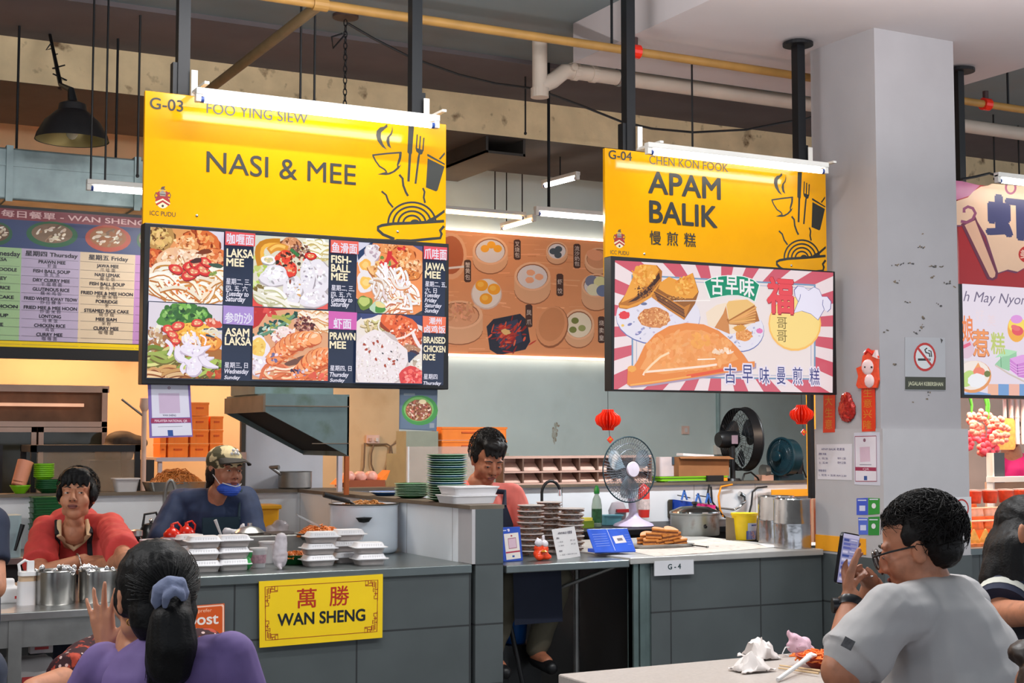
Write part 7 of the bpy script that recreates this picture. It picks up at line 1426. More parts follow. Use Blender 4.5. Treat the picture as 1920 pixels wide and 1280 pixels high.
def hair_cap(t, M_, prims, m, amp=.004, voxel=.006, fr=60, name='hair'):
 mb = MB(); R = R3(M_); k = M_.to_scale()[0]
 for q in prims:
  if len(q) == 2: mb.ball(M_ @ V(q[0]), q[1], 16, 0, R)
  else: rcone(mb, M_ @ V(q[0]), M_ @ V(q[1]), q[2]*k, q[3]*k, 10)
 organic(mb, name, m, t, voxel, 2, lambda p, n: amp*noise.noise(V((p.x*fr, p.y*fr, p.z*fr*.35)))+amp*.6*noise.noise(p*fr*1.7))
def strands(t, M_, n, fn, m, r=.0011, name='hair_strand'):
 mb = MB()
 for _ in range(n):
  pts = [M_ @ V(p) for p in fn()]; mb.tube(pts, [r*M_.to_scale()[0]*(1-.7*i/(len(pts)-1)) for i in range(len(pts))], 4)
 o = mb.build(name, m, t, True); o['kind'] = 'stuff'
def tocam(p, deg=0, pitch=0):
 d = EYE-V(p); d.z = 0; d.normalize(); d = Matrix.Rotation(math.radians(deg), 3, 'Z') @ d; d.z = math.tan(math.radians(pitch)); return d
def curl(c, r, lift, tan, ok, k=4):
 def fn():
  while True:
   a_, e_ = random.random()*6.3, random.uniform(-.4, 1.5); d_ = V((math.cos(a_)*math.cos(e_), math.sin(a_)*math.cos(e_), math.sin(e_)))
   if ok(d_): break
  p0 = V(c)+V([d_[i]*r[i] for i in range(3)]); tn = d_.cross(V((random.gauss(0, 1), random.gauss(0, 1), random.gauss(0, 1)))).normalized(); t2 = d_.cross(tn)
  return [p0+d_*lift*math.sin(PI*(.15+.7*i/k))+tn*tan*i/k+t2*tan*.45*math.sin(i*1.9) for i in range(k+1)]
 return fn
SHORT = [((0, -.03, .045), (.085, .09, .085)), ((0, -.055, -.0), (.074, .06, .07)), ((0, .03, .1), (.066, .062, .03))]

# --- 1 woman in the red shirt, arms folded on the steel table
hp_ = atd(144, 930, 7.4); f = tocam(hp_, -10, 12); M_ = frame(hp_, f, (0, 0, 1), 1.12); fd = tocam(hp_).normalized(); sk = skin('tan', (196, 134, 102))
t = thing('person', 'seated person in red shirt and dark apron, bangled arms folded on the steel table', 'person', (hp_.x, hp_.y+.1, .45))
px = lambda u, v, d: atd(u, v, d)
nk = hp_+V((.0, .05, -.13)); sR, sL = px(86, 990, 7.5), px(206, 984, 7.5); ch = (sR+sL)/2+V((0, .1, -.05)); hip = ch+V((0, .1, -.48))
eR, wR = atz(72, 1074, .87), px(158, 1042, 7.28); eL, wL = atz(236, 1050, .96), px(150, 1066, 7.34)
wR.z = .93; wL.z = .87
b = MB(); head_shape(b, M_, 1.0); rcone(b, hp_+V((0, .02, -.05)), nk, .05, .05); rcone(b, nk, nk+V((0, .05, -.08)), .05, .08); chain(b, [sR, eR, wR], [.05, .042, .028]); chain(b, [sL, eL, wL], [.05, .042, .028]); chain(b, [ch, hip], [.13, .14]); rcone(b, nk+V((0, .0, -.06)), ch, .07, .11); rcone(b, nk+fd*.03, ch+V((0, 0, .06))+fd*.13, .045, .032, 14)
hand(b, wR, px(215, 1048, 7.22)-wR, V((.0, .25, -1)), 1.0, (.12, .14, .18, .25), .1, 1, .1); hand(b, wL, px(95, 1070, 7.36)-wL, V((0, .2, -1)), .95, (.3, .3, .3, .3), .2, -1)
legs(b, t, hip, V((0, -.42, 0)), V((1, 0, 0)))
organic(b, 'body', sk, t, .0055, 2); face_parts(t, M_, sk, (136, 74, 66), gaze=(-.004, .001))
c_ = MB(); rcone(c_, sR+V((.02, .02, -.005)), sL+V((-.02, .02, -.005)), .068, .068); chain(c_, [ch+V((0, 0, .0)), hip], [.165, .175]); rcone(c_, sR, sR.lerp(eR, .62), .072, .088); rcone(c_, sL, sL.lerp(eL, .72), .07, .082); rcone(c_, nk+V((0, .07, -.09)), ch, .085, .15); rcone(c_, nk+V((0, .07, -.06)), sR, .055, .07); rcone(c_, nk+V((0, .07, -.06)), sL, .055, .07)
for a_, z_ in ((sR, eR), (sL, eL)): c_.cyl(a_.lerp(z_, .45), a_.lerp(z_, .82), .085, .09)
organic(c_, 'shirt', mat('red_shirt', (206, 66, 62), .75, var=.1, scale=20), t, .009, 3, WR(.007, 13))
fd = (tocam(hp_)).normalized(); nc = ch+fd*.15
co = MB(); co.tube([nk+V((-.07, .03, .0))+fd*.03, nk+V((-.075, 0, -.07))+fd*.09, ch+V((-.045, 0, -.02))+fd*.165, ch+V((.0, 0, -.06))+fd*.178, ch+V((.05, 0, -.02))+fd*.165, nk+V((.075, 0, -.07))+fd*.09, nk+V((.07, .03, .0))+fd*.03], .013, 8); co.build('collar', mat('cream_collar', (222, 190, 150), .8), t, True)
ap = MB()
for s in (-1, 1): ap.tube([nk+V((s*.085, .04, .0)), nk+V((s*.085, 0, -.06))+fd*.085, ch+V((s*.08, 0, -.03))+fd*.165, ch+V((s*.09, 0, -.16))+fd*.18], [.009, .012, .013, .014], 8)
ap.build('apron_strap', mat('navy_cloth', (26, 26, 34), .8), t, True); MB().prism([ch+fd*.2+V(p) for p in ((-.13, -.0, -.15), (.12, 0, -.15), (.15, 0, -.34), (-.15, 0, -.34))], fd*.012).build('apron', mat('navy_cloth', (26, 26, 34)), t)
hair_cap(t, M_, SHORT+[((s*.073, -.005, .015), (.02, .05, .047)) for s in (-1, 1)]+[((-.05+k*.025, .075-abs(k-2)*.008, .075), (-.056+k*.028, .088-abs(k-2)*.01, .042-abs(k-2)*.003), .02, .008) for k in range(5)], m_hair); strands(t, M_, 260, curl((0, -.025, .045), (.086, .094, .09), .008, .045, lambda d: d.y < .3 or d.z > .5), m_hair, .0015)
q = wR.lerp(eR, .12); d_ = (eR-wR).normalized(); qd = d_.to_track_quat('Z', 'Y').to_matrix(); MB().tube([q+qd @ V((.036*math.cos(2*PI*k/20), .036*math.sin(2*PI*k/20), 0)) for k in range(20)], .004, 6, closed=True).build('bangle', mat('silver_bangle', (214, 206, 196), .2, .9), t, True)
m_stool = mat('stool_plastic', (60, 62, 70), .5)
def stool(lab, p, z, w_=.16):
 s_ = thing('stool', lab, 'stool', (p.x, p.y, 0)); MB().rbox((p.x-w_, p.y-w_, z-.03), (p.x+w_, p.y+w_, z), .05).build('seat', m_stool, s_)
 for a_ in (-1, 1):
  for b_ in (-1, 1): MB().cyl((p.x+a_*w_*.95, p.y+b_*w_*.95, 0), (p.x+a_*w_*.75, p.y+b_*w_*.75, z-.02), .016).build('leg', m_stool, s_)
stool('dark stool under the person in the red shirt', hip, hip.z-.2)

# --- 2 cook with the camouflage cap and lowered blue mask
hp_ = atd(422, 882, 8.2); f = tocam(hp_, 32, 0); M_ = frame(hp_, f, (.06, 0, 1), 1.14); sk = skin('brown', (168, 110, 84))
t = thing('person', 'standing cook in camouflage cap and navy shirt with a blue mask under the chin', 'person', (hp_.x, hp_.y+.05, 0))
nk = hp_+V((-.03, .03, -.13)); sR, sL = px(336, 943, 8.28), px(458, 938, 8.32); ch = (sR+sL)/2+V((0, 0, -.1)); hip = V((ch.x-.02, ch.y+.05, .85))
eR, eL = px(300, 1012, 8.1), px(482, 1030, 8.15); wR, wL = px(318, 1030, 7.95), px(430, 1050, 7.95)
b = MB(); head_shape(b, M_, 1.1); rcone(b, hp_+V((0, .02, -.06)), nk, .05, .052); rcone(b, nk, ch, .06, .12); chain(b, [sR, eR, wR], [.055, .045, .03]); chain(b, [sL, eL, wL], [.055, .045, .03]); chain(b, [ch, hip], [.14, .15])
hand(b, wR, V((.7, -.3, -.3)), V((0, .3, -1)), .95); hand(b, wL, V((-.4, -.6, -.3)), V((0, .3, -1)), .95, flip=-1)
legs(b, t, hip, V((0, -.02, -.4)), V((1, 0, 0)), V((0, -1, 0)))
organic(b, 'body', sk, t, .0065, 2); face_parts(t, M_, sk, (134, 70, 66))
nv = mat('navy_shirt', (34, 48, 78), .75, var=.15, scale=20)
c_ = MB(); rcone(c_, sR, sL, .085, .08); chain(c_, [ch, hip+V((0, 0, -.05))], [.175, .18]); chain(c_, [sR, eR], [.085, .075]); chain(c_, [sL, eL], [.085, .075]); rcone(c_, nk+V((.0, .02, -.005)), ch, .062, .15); rcone(c_, nk+V((0, .02, -.03)), sR, .06, .08); rcone(c_, nk+V((0, .02, -.03)), sL, .06, .08)
organic(c_, 'shirt', nv, t, .009, 3, WR(.008, 12)); ap = MB(); fd = tocam(hp_, 20).normalized(); rr = fd.cross(V((0, 0, 1)))
A = [ch+fd*(.17-.02*abs(x)*5*.2)+rr*x+V((0, 0, z_)) for z_ in (.02, -.12, -.3, -.5) for x in (-.12, -.06, 0, .06, .12)]
vs = A+[p+fd*.012 for p in A]; fs = [[o+r_*5+k, o+r_*5+k+1, o+(r_+1)*5+k+1, o+(r_+1)*5+k] for o in (0, 20) for r_ in range(3) for k in range(4)]; ap.add([p+fd*.012 for p in vs], fs); ap.build('apron', mat('teal_apron', (28, 52, 66), .7, var=.2), t, True); MB().tube([ch+rr*-.1+fd*.185, sL+V((-.04, 0, .06))+fd*.05, nk+V((.03, .06, -.0))], .012).build('apron_strap', mat('teal_apron', (28, 52, 66)), t, True)
P = lambda *p: M_ @ V(p); R = R3(M_)
mk = MB(); mk.ball(P(0, .045, -.088), (.062, .06, .036), 20, 0, R); mk.ball(P(0, .062, -.1), (.045, .045, .03), 16, 0, R); mko = organic(mk, 'mask', mat('blue_mask', (44, 84, 190), .6, var=.05), t, .005, 2, lambda p, n: .0015*math.sin(p.z*500))
for s in (-1, 1): MB().tube([P(s*.055, .05, -.07), P(s*.074, .02, -.03), P(s*.084, -.008, .0)], .0025, 6).build('mask_loop', m_paper, mko, True)
MB().tube([P(-.055, .07, -.062), P(-.03, .096, -.072), P(0, .104, -.078), P(.03, .096, -.072), P(.055, .07, -.062)], .003, 6).build('mask_edge', m_paper, mko, True)
cm = mat('camouflage', (196, 180, 140), .8, var=.1, col2=(70, 66, 44), c2=(.5, .53), s2=11)
cp_ = MB(); cp_.ball(P(0, -.012, .052), (.088, .108, .078), 22, 0, R); cpo = organic(cp_, 'cap', cm, t, .005, 2)
br = MB(); N_ = 13; vs, fs = [], []
for dz in (0, .005):
 for i in range(N_):
  q = PI*i/(N_-1); vs += [P(.082*math.cos(q), .06+.02*math.sin(q), .05+dz+.012*math.sin(q)), P(.084*math.cos(q), .075+.1*math.sin(q), .04+dz+.004*math.sin(q)-.012*abs(math.cos(q)))]
for o in (0, 2*N_): fs += [[o+2*i, o+2*i+1, o+2*i+3, o+2*i+2] for i in range(N_-1)]
fs += [[2*i+1, 2*N_+2*i+1, 2*N_+2*i+3, 2*i+3] for i in range(N_-1)]; br.add(vs, fs); br.build('cap_brim', mat('dark_brim', (44, 40, 36), .8), cpo, True)
lg = MB(); [lg.ball(P(x, .088-abs(x)*.3, .086+z_), (.009, .006, .009), 10, 0, R) for x, z_ in ((-.018, 0), (0, .004), (.018, 0), (-.009, .016), (.012, .018))]; lg.build('cap_badge', m_paper, cpo, True)
hair_cap(t, M_, [((0, -.05, -.01), (.075, .06, .07)), ((-.07, -.02, -.02), (.018, .04, .05)), ((.07, -.02, -.02), (.018, .04, .05)), ((0, -.1, -.05), (0, -.14, -.13), .035, .02)], m_hairb)

# --- 3 pink-shirted seller behind the steel shelf
hp_ = atd(914, 862, 8.25); f = tocam(hp_, 24, -24); M_ = frame(hp_, f, (.05, 0, 1), 1.12); sk = skin('rosy', (178, 112, 82))
t = thing('person', 'seated seller in pink shirt and navy apron looking down behind the snack tubs', 'person', (hp_.x, hp_.y, .7))
nk = hp_+V((-.02, .06, -.14)); sR, sL = px(886, 930, 8.4), px(960, 930, 8.35); sR = sL+V((-.36, .1, .02)); ch = (sR+sL)/2+V((0, 0, -.1)); hip = V((ch.x, ch.y+.04, .74))
eL, wL = px(990, 1010, 8.3), px(938, 1022, 7.9); eR, wR = sR+V((-.05, -.1, -.28)), sR+V((.08, -.28, -.34))
b = MB(); head_shape(b, M_, 1.12); rcone(b, hp_+V((0, .03, -.06)), nk, .056, .062); rcone(b, nk, ch, .075, .12); chain(b, [sR, eR, wR], [.055, .045, .03]); chain(b, [sL, eL, wL], [.055, .045, .03]); chain(b, [ch, hip], [.14, .16])
hand(b, wL, V((-.5, -.6, -.1)), V((.2, .2, -1)), 1, (.4, .4, .4, .4)); hand(b, wR, V((.5, -.6, -.1)), V((0, .2, -1)), 1, flip=-1)
kn = px(1046, 1085, 8.0); kn2 = kn+V((-.3, -.02, .0)); ft = V((kn.x-.12, kn.y+.05, .05))
for k_, h_ in ((kn, hip+V((.1, 0, 0))), (kn2, hip+V((-.1, 0, 0)))): chain(b, [h_, k_, V((k_.x-.1, k_.y+.06, .33)), V((k_.x-.1, k_.y-.05, .31))], [.09, .06, .045, .035])
organic(b, 'body', sk, t, .0065, 2); face_parts(t, M_, sk, (150, 84, 74), gaze=(.002, -.003))
c_ = MB(); rcone(c_, sR, sL, .08, .078); chain(c_, [ch, hip], [.17, .18]); rcone(c_, sR, sR.lerp(eR, .6), .08, .075); rcone(c_, sL, sL.lerp(eL, .55), .078, .075); rcone(c_, nk+V((0, .03, -.05)), ch, .085, .15)
organic(c_, 'shirt', mat('pink_shirt', (230, 116, 104), .75, var=.08, scale=20), t, .009, 3, WR(.007, 13))
tr = MB(); chain(tr, [hip+V((.1, 0, 0)), kn, V((kn.x-.1, kn.y+.06, .38))], [.12, .085, .066]); chain(tr, [hip+V((-.1, 0, 0)), kn2, V((kn2.x-.1, kn2.y+.06, .38))], [.12, .085, .066]); organic(tr, 'trousers', mat('khaki_cloth', (98, 92, 76), .8, var=.12), t, .01, 3, WR(.006, 14))  # khaki darkened: shade under the shelf put into the cloth colour
for q in (kn, kn2): sh_ = MB(); rcone(sh_, V((q.x-.1, q.y+.07, .31)), V((q.x-.1, q.y-.1, .285)), .045, .038); organic(sh_, 'shoe', m_blackp, t, .008, 2)
fd = tocam(hp_, 12).normalized(); rr = fd.cross(V((0, 0, 1))); mna = mat('navy_apron', (28, 34, 54), .75, var=.12)
A = [ch+fd*(.17+.03*(z_ < -.3))+rr*x*(.75 if z_ > -.05 else 1)+V((0, 0, z_)) for z_ in (.04, -.06, -.2, -.36) for x in (-.15, -.08, 0, .08, .15)]; vs = A+[p+fd*.014 for p in A]; ap = MB(); ap.add([p+fd*.008 for p in vs], [[o+r_*5+k, o+r_*5+k+1, o+(r_+1)*5+k+1, o+(r_+1)*5+k] for o in (0, 20) for r_ in range(3) for k in range(4)])
lap = ch+fd*.2+V((0, 0, -.36)); ap.add([lap+rr*-.2, lap+rr*.2, kn.lerp(kn2, .2)+V((.02, -.1, .08)), kn2+V((-.05, -.1, .08)), kn.lerp(kn2, .2)+V((.02, -.12, -.22)), kn2+V((-.05, -.12, -.22))], [[0, 1, 2, 3], [3, 2, 4, 5]]); ap.build('apron', mna, t, True)
for s in (-1, 1): MB().tube([ch+fd*.18+rr*s*.1+V((0, 0, .04)), ch+fd*.13+rr*s*.115+V((0, 0, .12)), nk+V((s*.07, .03, -.03)), nk+V((s*.05, .08, .0))], .015).build('apron_strap', mna, t, True)
hair_cap(t, M_, SHORT+[((0, -.02, .1), (.08, .085, .05))]+[((s*.07, -.01, .015), (.018, .035, .045)) for s in (-1, 1)]+[((-.045+k*.022, .05, .1), (-.044+k*.022, .096-abs(k-2)*.01, .055+.006*(k % 2)), .024, .008) for k in range(5)], m_hairb, .003); strands(t, M_, 330, curl((0, -.028, .05), (.084, .09, .096), .016, .035, lambda d: d.y < .35 or d.z > .6), m_hairb, .0017)
stool('tall dark stool under the pink-shirted seller', hip, hip.z-.21)

# --- 4 woman with the ponytail, back to us
hp_ = atd(285, 1116, 3.5); f = -tocam(hp_, 25); M_ = frame(hp_, f, (.03, 0, 1), 1.08); sk = skin('warm', (190, 130, 100))
t = thing('person', 'person in lilac top with long black ponytail and grey scrunchie, seen from behind', 'person', (hp_.x, hp_.y, .4))
nk = atd(262, 1205, 3.55); sL, sR = atd(192, 1252, 3.55), atd(432, 1232, 3.35); ch = (sL+sR)/2+V((0, 0, -.08)); hip = ch+V((.0, -.02, -.42))
hw = atd(200, 1214, 3.66); he = atd(150, 1330, 3.75)
b = MB(); head_shape(b, M_, 1.0); rcone(b, hp_+V((-.01, .01, -.05)), nk, .05, .054); rcone(b, nk, ch, .06, .11); chain(b, [ch, hip], [.12, .14]); chain(b, [sL, he, hw], [.045, .04, .026]); chain(b, [sR, sR+V((.08, .05, -.27)), sR+V((.0, .25, -.36))], [.045, .04, .03]); hand(b, hw, UP-RT*.16, FW+RT*.35, 1.0, (.02, .05, .08, .1), .3, -1, .2); hand(b, sR+V((0, .25, -.36)), V((-.5, .6, 0)), V((0, 0, -1)))
legs(b, t, hip, V((0, .42, .02)), V((1, 0, 0)))
organic(b, 'body', sk, t, .005, 2); face_parts(t, M_, sk)
c_ = MB(); rcone(c_, sL+V((.015, 0, -.02)), sR+V((-.015, 0, -.02)), .066, .066); rcone(c_, nk+V((.02, -.02, -.055)), ch, .07, .12); rcone(c_, nk+V((.0, 0, -.075)), sL+V((.04, 0, -.01)), .05, .05); rcone(c_, nk+V((.0, 0, -.075)), sR, .055, .062); chain(c_, [ch, hip], [.155, .165]); chain(c_, [sL, sL.lerp(he, .7)], [.064, .062]); chain(c_, [sR, sR+V((.075, .045, -.24))], [.064, .07])
organic(c_, 'top', mat('lilac_top', (112, 92, 146), .75, var=.06, scale=30), t, .007, 3, WR(.006, 11))
hair_cap(t, M_, [((0, -.022, .034), (.09, .107, .098)), ((0, -.06, -.03), (.08, .06, .08)), ((-.052, .0, -.005), (.034, .055, .045)), ((.05, .0, -.03), (.034, .05, .06)), ((.0, -.05, -.08), (.05, .045, .04))], m_hair, .0022, .005, 60)
tp = atd(330, 1122, 3.33); tail = [tp+V((-.02, .04, 0)), tp, atd(322, 1165, 3.3), atd(322, 1205, 3.3), atd(318, 1245, 3.31), atd(305, 1275, 3.32), atd(300, 1315, 3.34)]
pt = MB(); chain(pt, tail, [.034, .034, .052, .06, .056, .036, .02]); organic(pt, 'ponytail', m_hair, t, .006, 3, lambda p, n: .003*noise.noise(V((p.x*70, p.y*70, p.z*14))))
I4 = Matrix.Identity(4)
def tl():
 a_ = random.random()*6.3; o = V((.045*math.cos(a_), .045*math.sin(a_), 0))*random.uniform(.6, 1.12)
 return [p+o*s for p, s in zip(tail[1:], (.6, .95, 1.1, 1.05, .8, .6))]
strands(t, I4, 220, tl, m_hair, .0014, 'ponytail_strand')
def hs():
 a_ = random.uniform(-2.9, -.2); z0 = random.uniform(-.06, .1); r_ = math.sqrt(max(.05, 1-((z0-.034)/.1)**2)); p0 = V((.092*r_*math.cos(a_), -.022+.109*r_*math.sin(a_), z0)); p1 = M_.inverted() @ tp; c1 = V((0, -.022, .034)); pts = []
 for k in range(6):
  q = p0.lerp(p1, k/5)-c1; e = math.sqrt((q.x/.092)**2+(q.y/.109)**2+(q.z/.1)**2); pts.append(c1+q/max(e, .01)*1.008 if k < 5 else p1)
 return pts
strands(t, M_, 260, hs, m_hair, .0012)
sm = mat('grey_scrunchie', (122, 130, 158), .9, var=.12, bump=.3)
sq = MB(); vd = (tp-EYE).normalized(); q0 = (tail[2]-tail[0]).normalized().to_track_quat('Z', 'Y').to_matrix(); sq.tube([atd(303, 1150, 3.3), atd(295, 1128, 3.29), atd(300, 1106, 3.28), atd(318, 1093, 3.27), atd(337, 1094, 3.28), atd(345, 1112, 3.29), atd(344, 1124, 3.3)], [.006, .016, .02, .019, .018, .014, .008], 12); sq.tube([atd(309, 1138, 3.27), atd(312, 1118, 3.25), atd(326, 1107, 3.25), atd(340, 1112, 3.26), atd(344, 1126, 3.27)], [.007, .011, .012, .011, .007], 12); organic(sq, 'scrunchie', sm, t, .004, 2, lambda p, n: .0015*noise.noise(p*70))
MB().tube([atd(243+5*math.cos(k*.63), 1166+6*math.sin(k*.63), 3.43) for k in range(10)], .0015, 6, closed=True).build('earring', mat('gold_hoop', (214, 150, 70), .25, .9), t, True)
stool('dark stool under the ponytailed woman', hip, hip.z-.2)

# --- 5 person in the flowered sleeve facing the ponytailed woman
hp_ = atd(290, 1098, 4.7); f = tocam(hp_, -5); M_ = frame(hp_, f, (0, 0, 1), 1.0)
t = thing('person', 'person in dark red flowered sleeves mostly hidden behind the ponytailed woman', 'person', (hp_.x, hp_.y, .4)); nk = hp_+V((0, .03, -.13)); sR, sL = hp_+V((-.17, .04, -.22)), hp_+V((.17, .0, -.22)); ch = (sR+sL)/2+V((0, 0, -.08)); hip = ch+V((0, .05, -.4))
eR, wR = atd(140, 1268, 4.45), atd(60, 1292, 4.25); b = MB(); head_shape(b, M_); rcone(b, hp_+V((0, .02, -.05)), nk, .05, .056); rcone(b, nk, ch, .06, .11); chain(b, [ch, hip], [.12, .14]); chain(b, [sR, eR, wR], [.05, .044, .034]); hand(b, wR, V((-.3, -.8, 0)), V((0, 0, -1))); chain(b, [sL, sL+V((.05, -.1, -.27)), sL+V((-.05, -.3, -.3))], [.045, .04, .03]); hand(b, sL+V((-.05, -.3, -.3)), V((-.4, -.7, 0)), V((0, 0, -1)), flip=-1)
legs(b, t, hip, V((0, -.4, .02)), V((1, 0, 0)))
organic(b, 'body', skin('warm', (190, 130, 100)), t, .007, 2); face_parts(t, M_, skin('warm', (190, 130, 100)))
mfl = mat('flowered_cloth', (52, 20, 26), .8, var=.2, scale=30, col2=(166, 60, 40), c2=(.56, .6), s2=26); N, L = mfl.node_tree.nodes, mfl.node_tree.links
vo = N.new('ShaderNodeTexVoronoi'); vo.inputs['Scale'].default_value = 34; L.new(next(n for n in N if n.type == 'TEX_COORD').outputs['Object'], vo.inputs['Vector']); cr_ = N.new('ShaderNodeMath'); cr_.operation = 'LESS_THAN'; cr_.inputs[1].default_value = .2; L.new(vo.outputs['Distance'], cr_.inputs[0]); bs = N['Principled BSDF']; s0 = bs.inputs['Base Color'].links[0].from_socket; mx = N.new('ShaderNodeMixRGB'); mx.inputs[2].default_value = lin((206, 176, 170)); L.new(cr_.outputs[0], mx.inputs[0]); L.new(s0, mx.inputs[1]); L.new(mx.outputs[0], bs.inputs['Base Color'])
c_ = MB(); rcone(c_, sR, sL, .075, .075); chain(c_, [ch, hip], [.16, .17]); chain(c_, [sR, sR.lerp(eR, .55), eR.lerp(sR, .1)], [.075, .085, .085]); chain(c_, [sL, sL+V((.05, -.1, -.25))], [.07, .075]); c_.cyl(sR.lerp(eR, .6), eR+V((-.02, -.02, -.01)), .08, .085); organic(c_, 'blouse', mfl, t, .009, 3, WR(.006, 14)); hair_cap(t, M_, SHORT+[((s*.07, -.02, -.03), (.02, .045, .07)) for s in (-1, 1)], m_hair); stool('dark stool under the person in flowered sleeves', hip, hip.z-.2)

# --- 6 man in the white T-shirt looking at his phone
hp_ = atd(1722, 1027, 3.62); side = RT*-1; away = V((FW.x, FW.y, 0)).normalized(); f = (side*.93+away*.36); f.z = -.3; M_ = frame(hp_, f, (0, 0, 1), 1.0); sk = skin('light', (186, 124, 94))
t = thing('person', 'person in white T-shirt with black glasses bending over a phone at the near table', 'person', (hp_.x, hp_.y, .42))
PD = lambda u, v, d: atd(u, v, d)
nk = PD(1728, 1092, 3.62); sL, sR = PD(1668, 1150, 3.42), PD(1800, 1128, 3.78); ch = PD(1752, 1200, 3.6); hip = PD(1838, 1420, 3.5); eL, wL = PD(1578, 1258, 3.36), PD(1596, 1122, 3.5); wR = PD(1636, 1098, 3.66); eR = PD(1600, 1240, 3.86)
b = MB(); head_shape(b, M_, 1.12); rcone(b, hp_+V((.01, 0, -.04)), nk, .062, .066); rcone(b, nk, ch, .075, .12); chain(b, [ch, hip], [.14, .16]); chain(b, [sL, eL, wL], [.055, .05, .027]); chain(b, [sR, eR, wR], [.05, .042, .028])
phc = PD(1588, 1047, 3.55); hand(b, wL, PD(1586, 1070, 3.56)-wL, (side*.2+away*-.2+RT*.6), 1.0, (.35, .4, .45, .5), .5, -1); hand(b, wR, PD(1612, 1066, 3.58)-wR, V((0, 0, -1))+side*.3, 1.0, (.05, .7, .9, 1.0), .4, 1)
legs(b, t, hip, side*.42, away)
organic(b, 'body', sk, t, .005, 2); face_parts(t, M_, sk)
wt = mat('white_cotton', (184, 181, 181), .85, var=.03, scale=20); c_ = MB()
rcone(c_, sL+V((.02, 0, -.005)), sR, .075, .078); rcone(c_, nk+V((.01, 0, -.06)), ch, .082, .14); rcone(c_, nk+V((0, 0, -.055)), sL, .06, .068); rcone(c_, nk+V((0, 0, -.055)), sR, .062, .07); chain(c_, [ch, hip], [.172, .19]); rcone(c_, PD(1800, 1180, 3.62), PD(1870, 1330, 3.52), .11, .14); rcone(c_, PD(1745, 1170, 3.56), PD(1760, 1330, 3.46), .12, .13)
mid = sL.lerp(eL, .72); chain(c_, [sL, mid], [.075, .074]); c_.cyl(sL.lerp(eL, .3), sL.lerp(eL, .8), .074, .084, 20); chain(c_, [sR, sR.lerp(eR, .6)], [.07, .075])
def wrk(p, n): return .006*noise.noise(p*10)+.009*noise.noise(V((p.x*6, p.y*6, p.z*24)))
organic(c_, 'shirt', wt, t, .0065, 3, wrk)
co = MB(); qn = (nk-hp_).normalized(); co.tube([nk+V((0, 0, -.018))+(side*math.cos(q)*.07+away*math.sin(q)*.066)+V((0, 0, .012*-math.cos(q))) for q in [2*PI*k/24 for k in range(24)]], .009, 8, closed=True); co.build('collar', wt, t, True)
lb = PD(1590, 1206, 3.28); q = lb; MB().box(q, (.026, .003, .024), Matrix.Rotation(-YAW, 3, 'Z') @ Matrix.Rotation(.5, 3, 'Y')).build('sleeve_label', mat('grey_label', (96, 96, 98), .6, var=.4, scale=120), t)
H = [((0, -.03, .04), (.08, .092, .08)), ((0, -.058, -.01), (.076, .056, .058)), ((-.064, -.012, .035), (.02, .04, .036)), ((.064, -.012, .035), (.02, .04, .036)), ((0, .018, .082), (.056, .05, .03))]
hair_cap(t, M_, H, m_hairb, .004, .005, 42); strands(t, M_, 760, curl((0, -.03, .04), (.08, .094, .086), .014, .045, lambda d: d.y < .05 or d.z > .5), m_hairb, .0019); strands(t, M_, 150, curl((0, .015, .082), (.056, .044, .03), .01, .024, lambda d: d.z > .1), m_hairb, .0019)
P = lambda *p: M_ @ V(p); gl = MB(); gk = mat('black_glasses', (20, 20, 22), .25)
for s in (-1, 1):
 gl.tube([P(s*.034+.027*math.cos(q)*1.0, .108, -.001+.023*math.sin(q)) for q in [2*PI*k/16 for k in range(16)]], .0028, 6, closed=True); gl.tube([P(s*.061, .106, .01), P(s*.078, .06, .012), P(s*.083, .0, .01), P(s*.08, -.02, -.006)], .0028, 6)
gl.tube([P(-.008, .11, .006), P(.008, .11, .006)], .0026, 6); glo = gl.build('glasses_frame', gk, t, True)
for s in (-1, 1): MB().lathe([(0, 0), (.026*1.14, 0), (.026*1.14, .001), (0, .001)], P(s*.034, .107, -.001), 18, R=R3(M_).normalized() @ Matrix.Rotation(-PI/2, 3, 'X')).build('lens', mat('lens_glass', (226, 230, 236), .05, alpha=.15), glo)
wq = wL.lerp(eL, .1); qd = (eL-wL).normalized().to_track_quat('Z', 'Y').to_matrix(); wa_ = MB(); wa_.lathe([(.033, -.012), (.036, 0), (.033, .012)], wq, 20, R=qd, cap=False); wa_.cyl(wq+side*.02, wq+side*.044, .019, .019, 16); wa_.build('wristwatch', mat('black_watch', (30, 30, 34), .3), t, True); MB().ball(PD(1634, 1079, 3.56), (.006, .006, .004), 10).build('ring', m_chrome, t, True)
stool('dark stool under the person in the white T-shirt', hip, hip.z-.22)
Rp = Matrix((RT*.985+UP*-.17, FW*-1, UP*.985+RT*.17)).transposed(); Rp = Rp @ Matrix.Rotation(-.45, 3, 'Z') @ Matrix.Rotation(-.15, 3, 'Y')
t = thing('phone', 'dark phone with a lit screen held up by the person in white', 'phone', tuple(phc)); pw_, phh = .07, .128
Rq = Matrix((RT*.99+UP*-.0, -(FW), UP)).transposed()
Rq = Matrix.Rotation(math.radians(38), 3, 'Z') @ Rq; Rq = Rq @ Matrix.Rotation(.16, 3, 'Y')
m = MB(); m.rbox((-pw_/2, -.004, -phh/2), (pw_/2, .004, phh/2), .01, axis=1); m.v = [phc+Rq @ p for p in m.v]; m.build('case', mat('dark_phone', (24, 26, 34), .25), t)
a = Art(lambda u, v: phc+Rq @ V(((u-.5)*pw_*.92, 0, (.5-v)*phh*.95)), Rq @ V((0, 1, 0)), base=.0048); a.rect(0, 0, 1, 1, (150, 150, 190)); a.rect(.0, 0, 1, .08, (196, 190, 220))
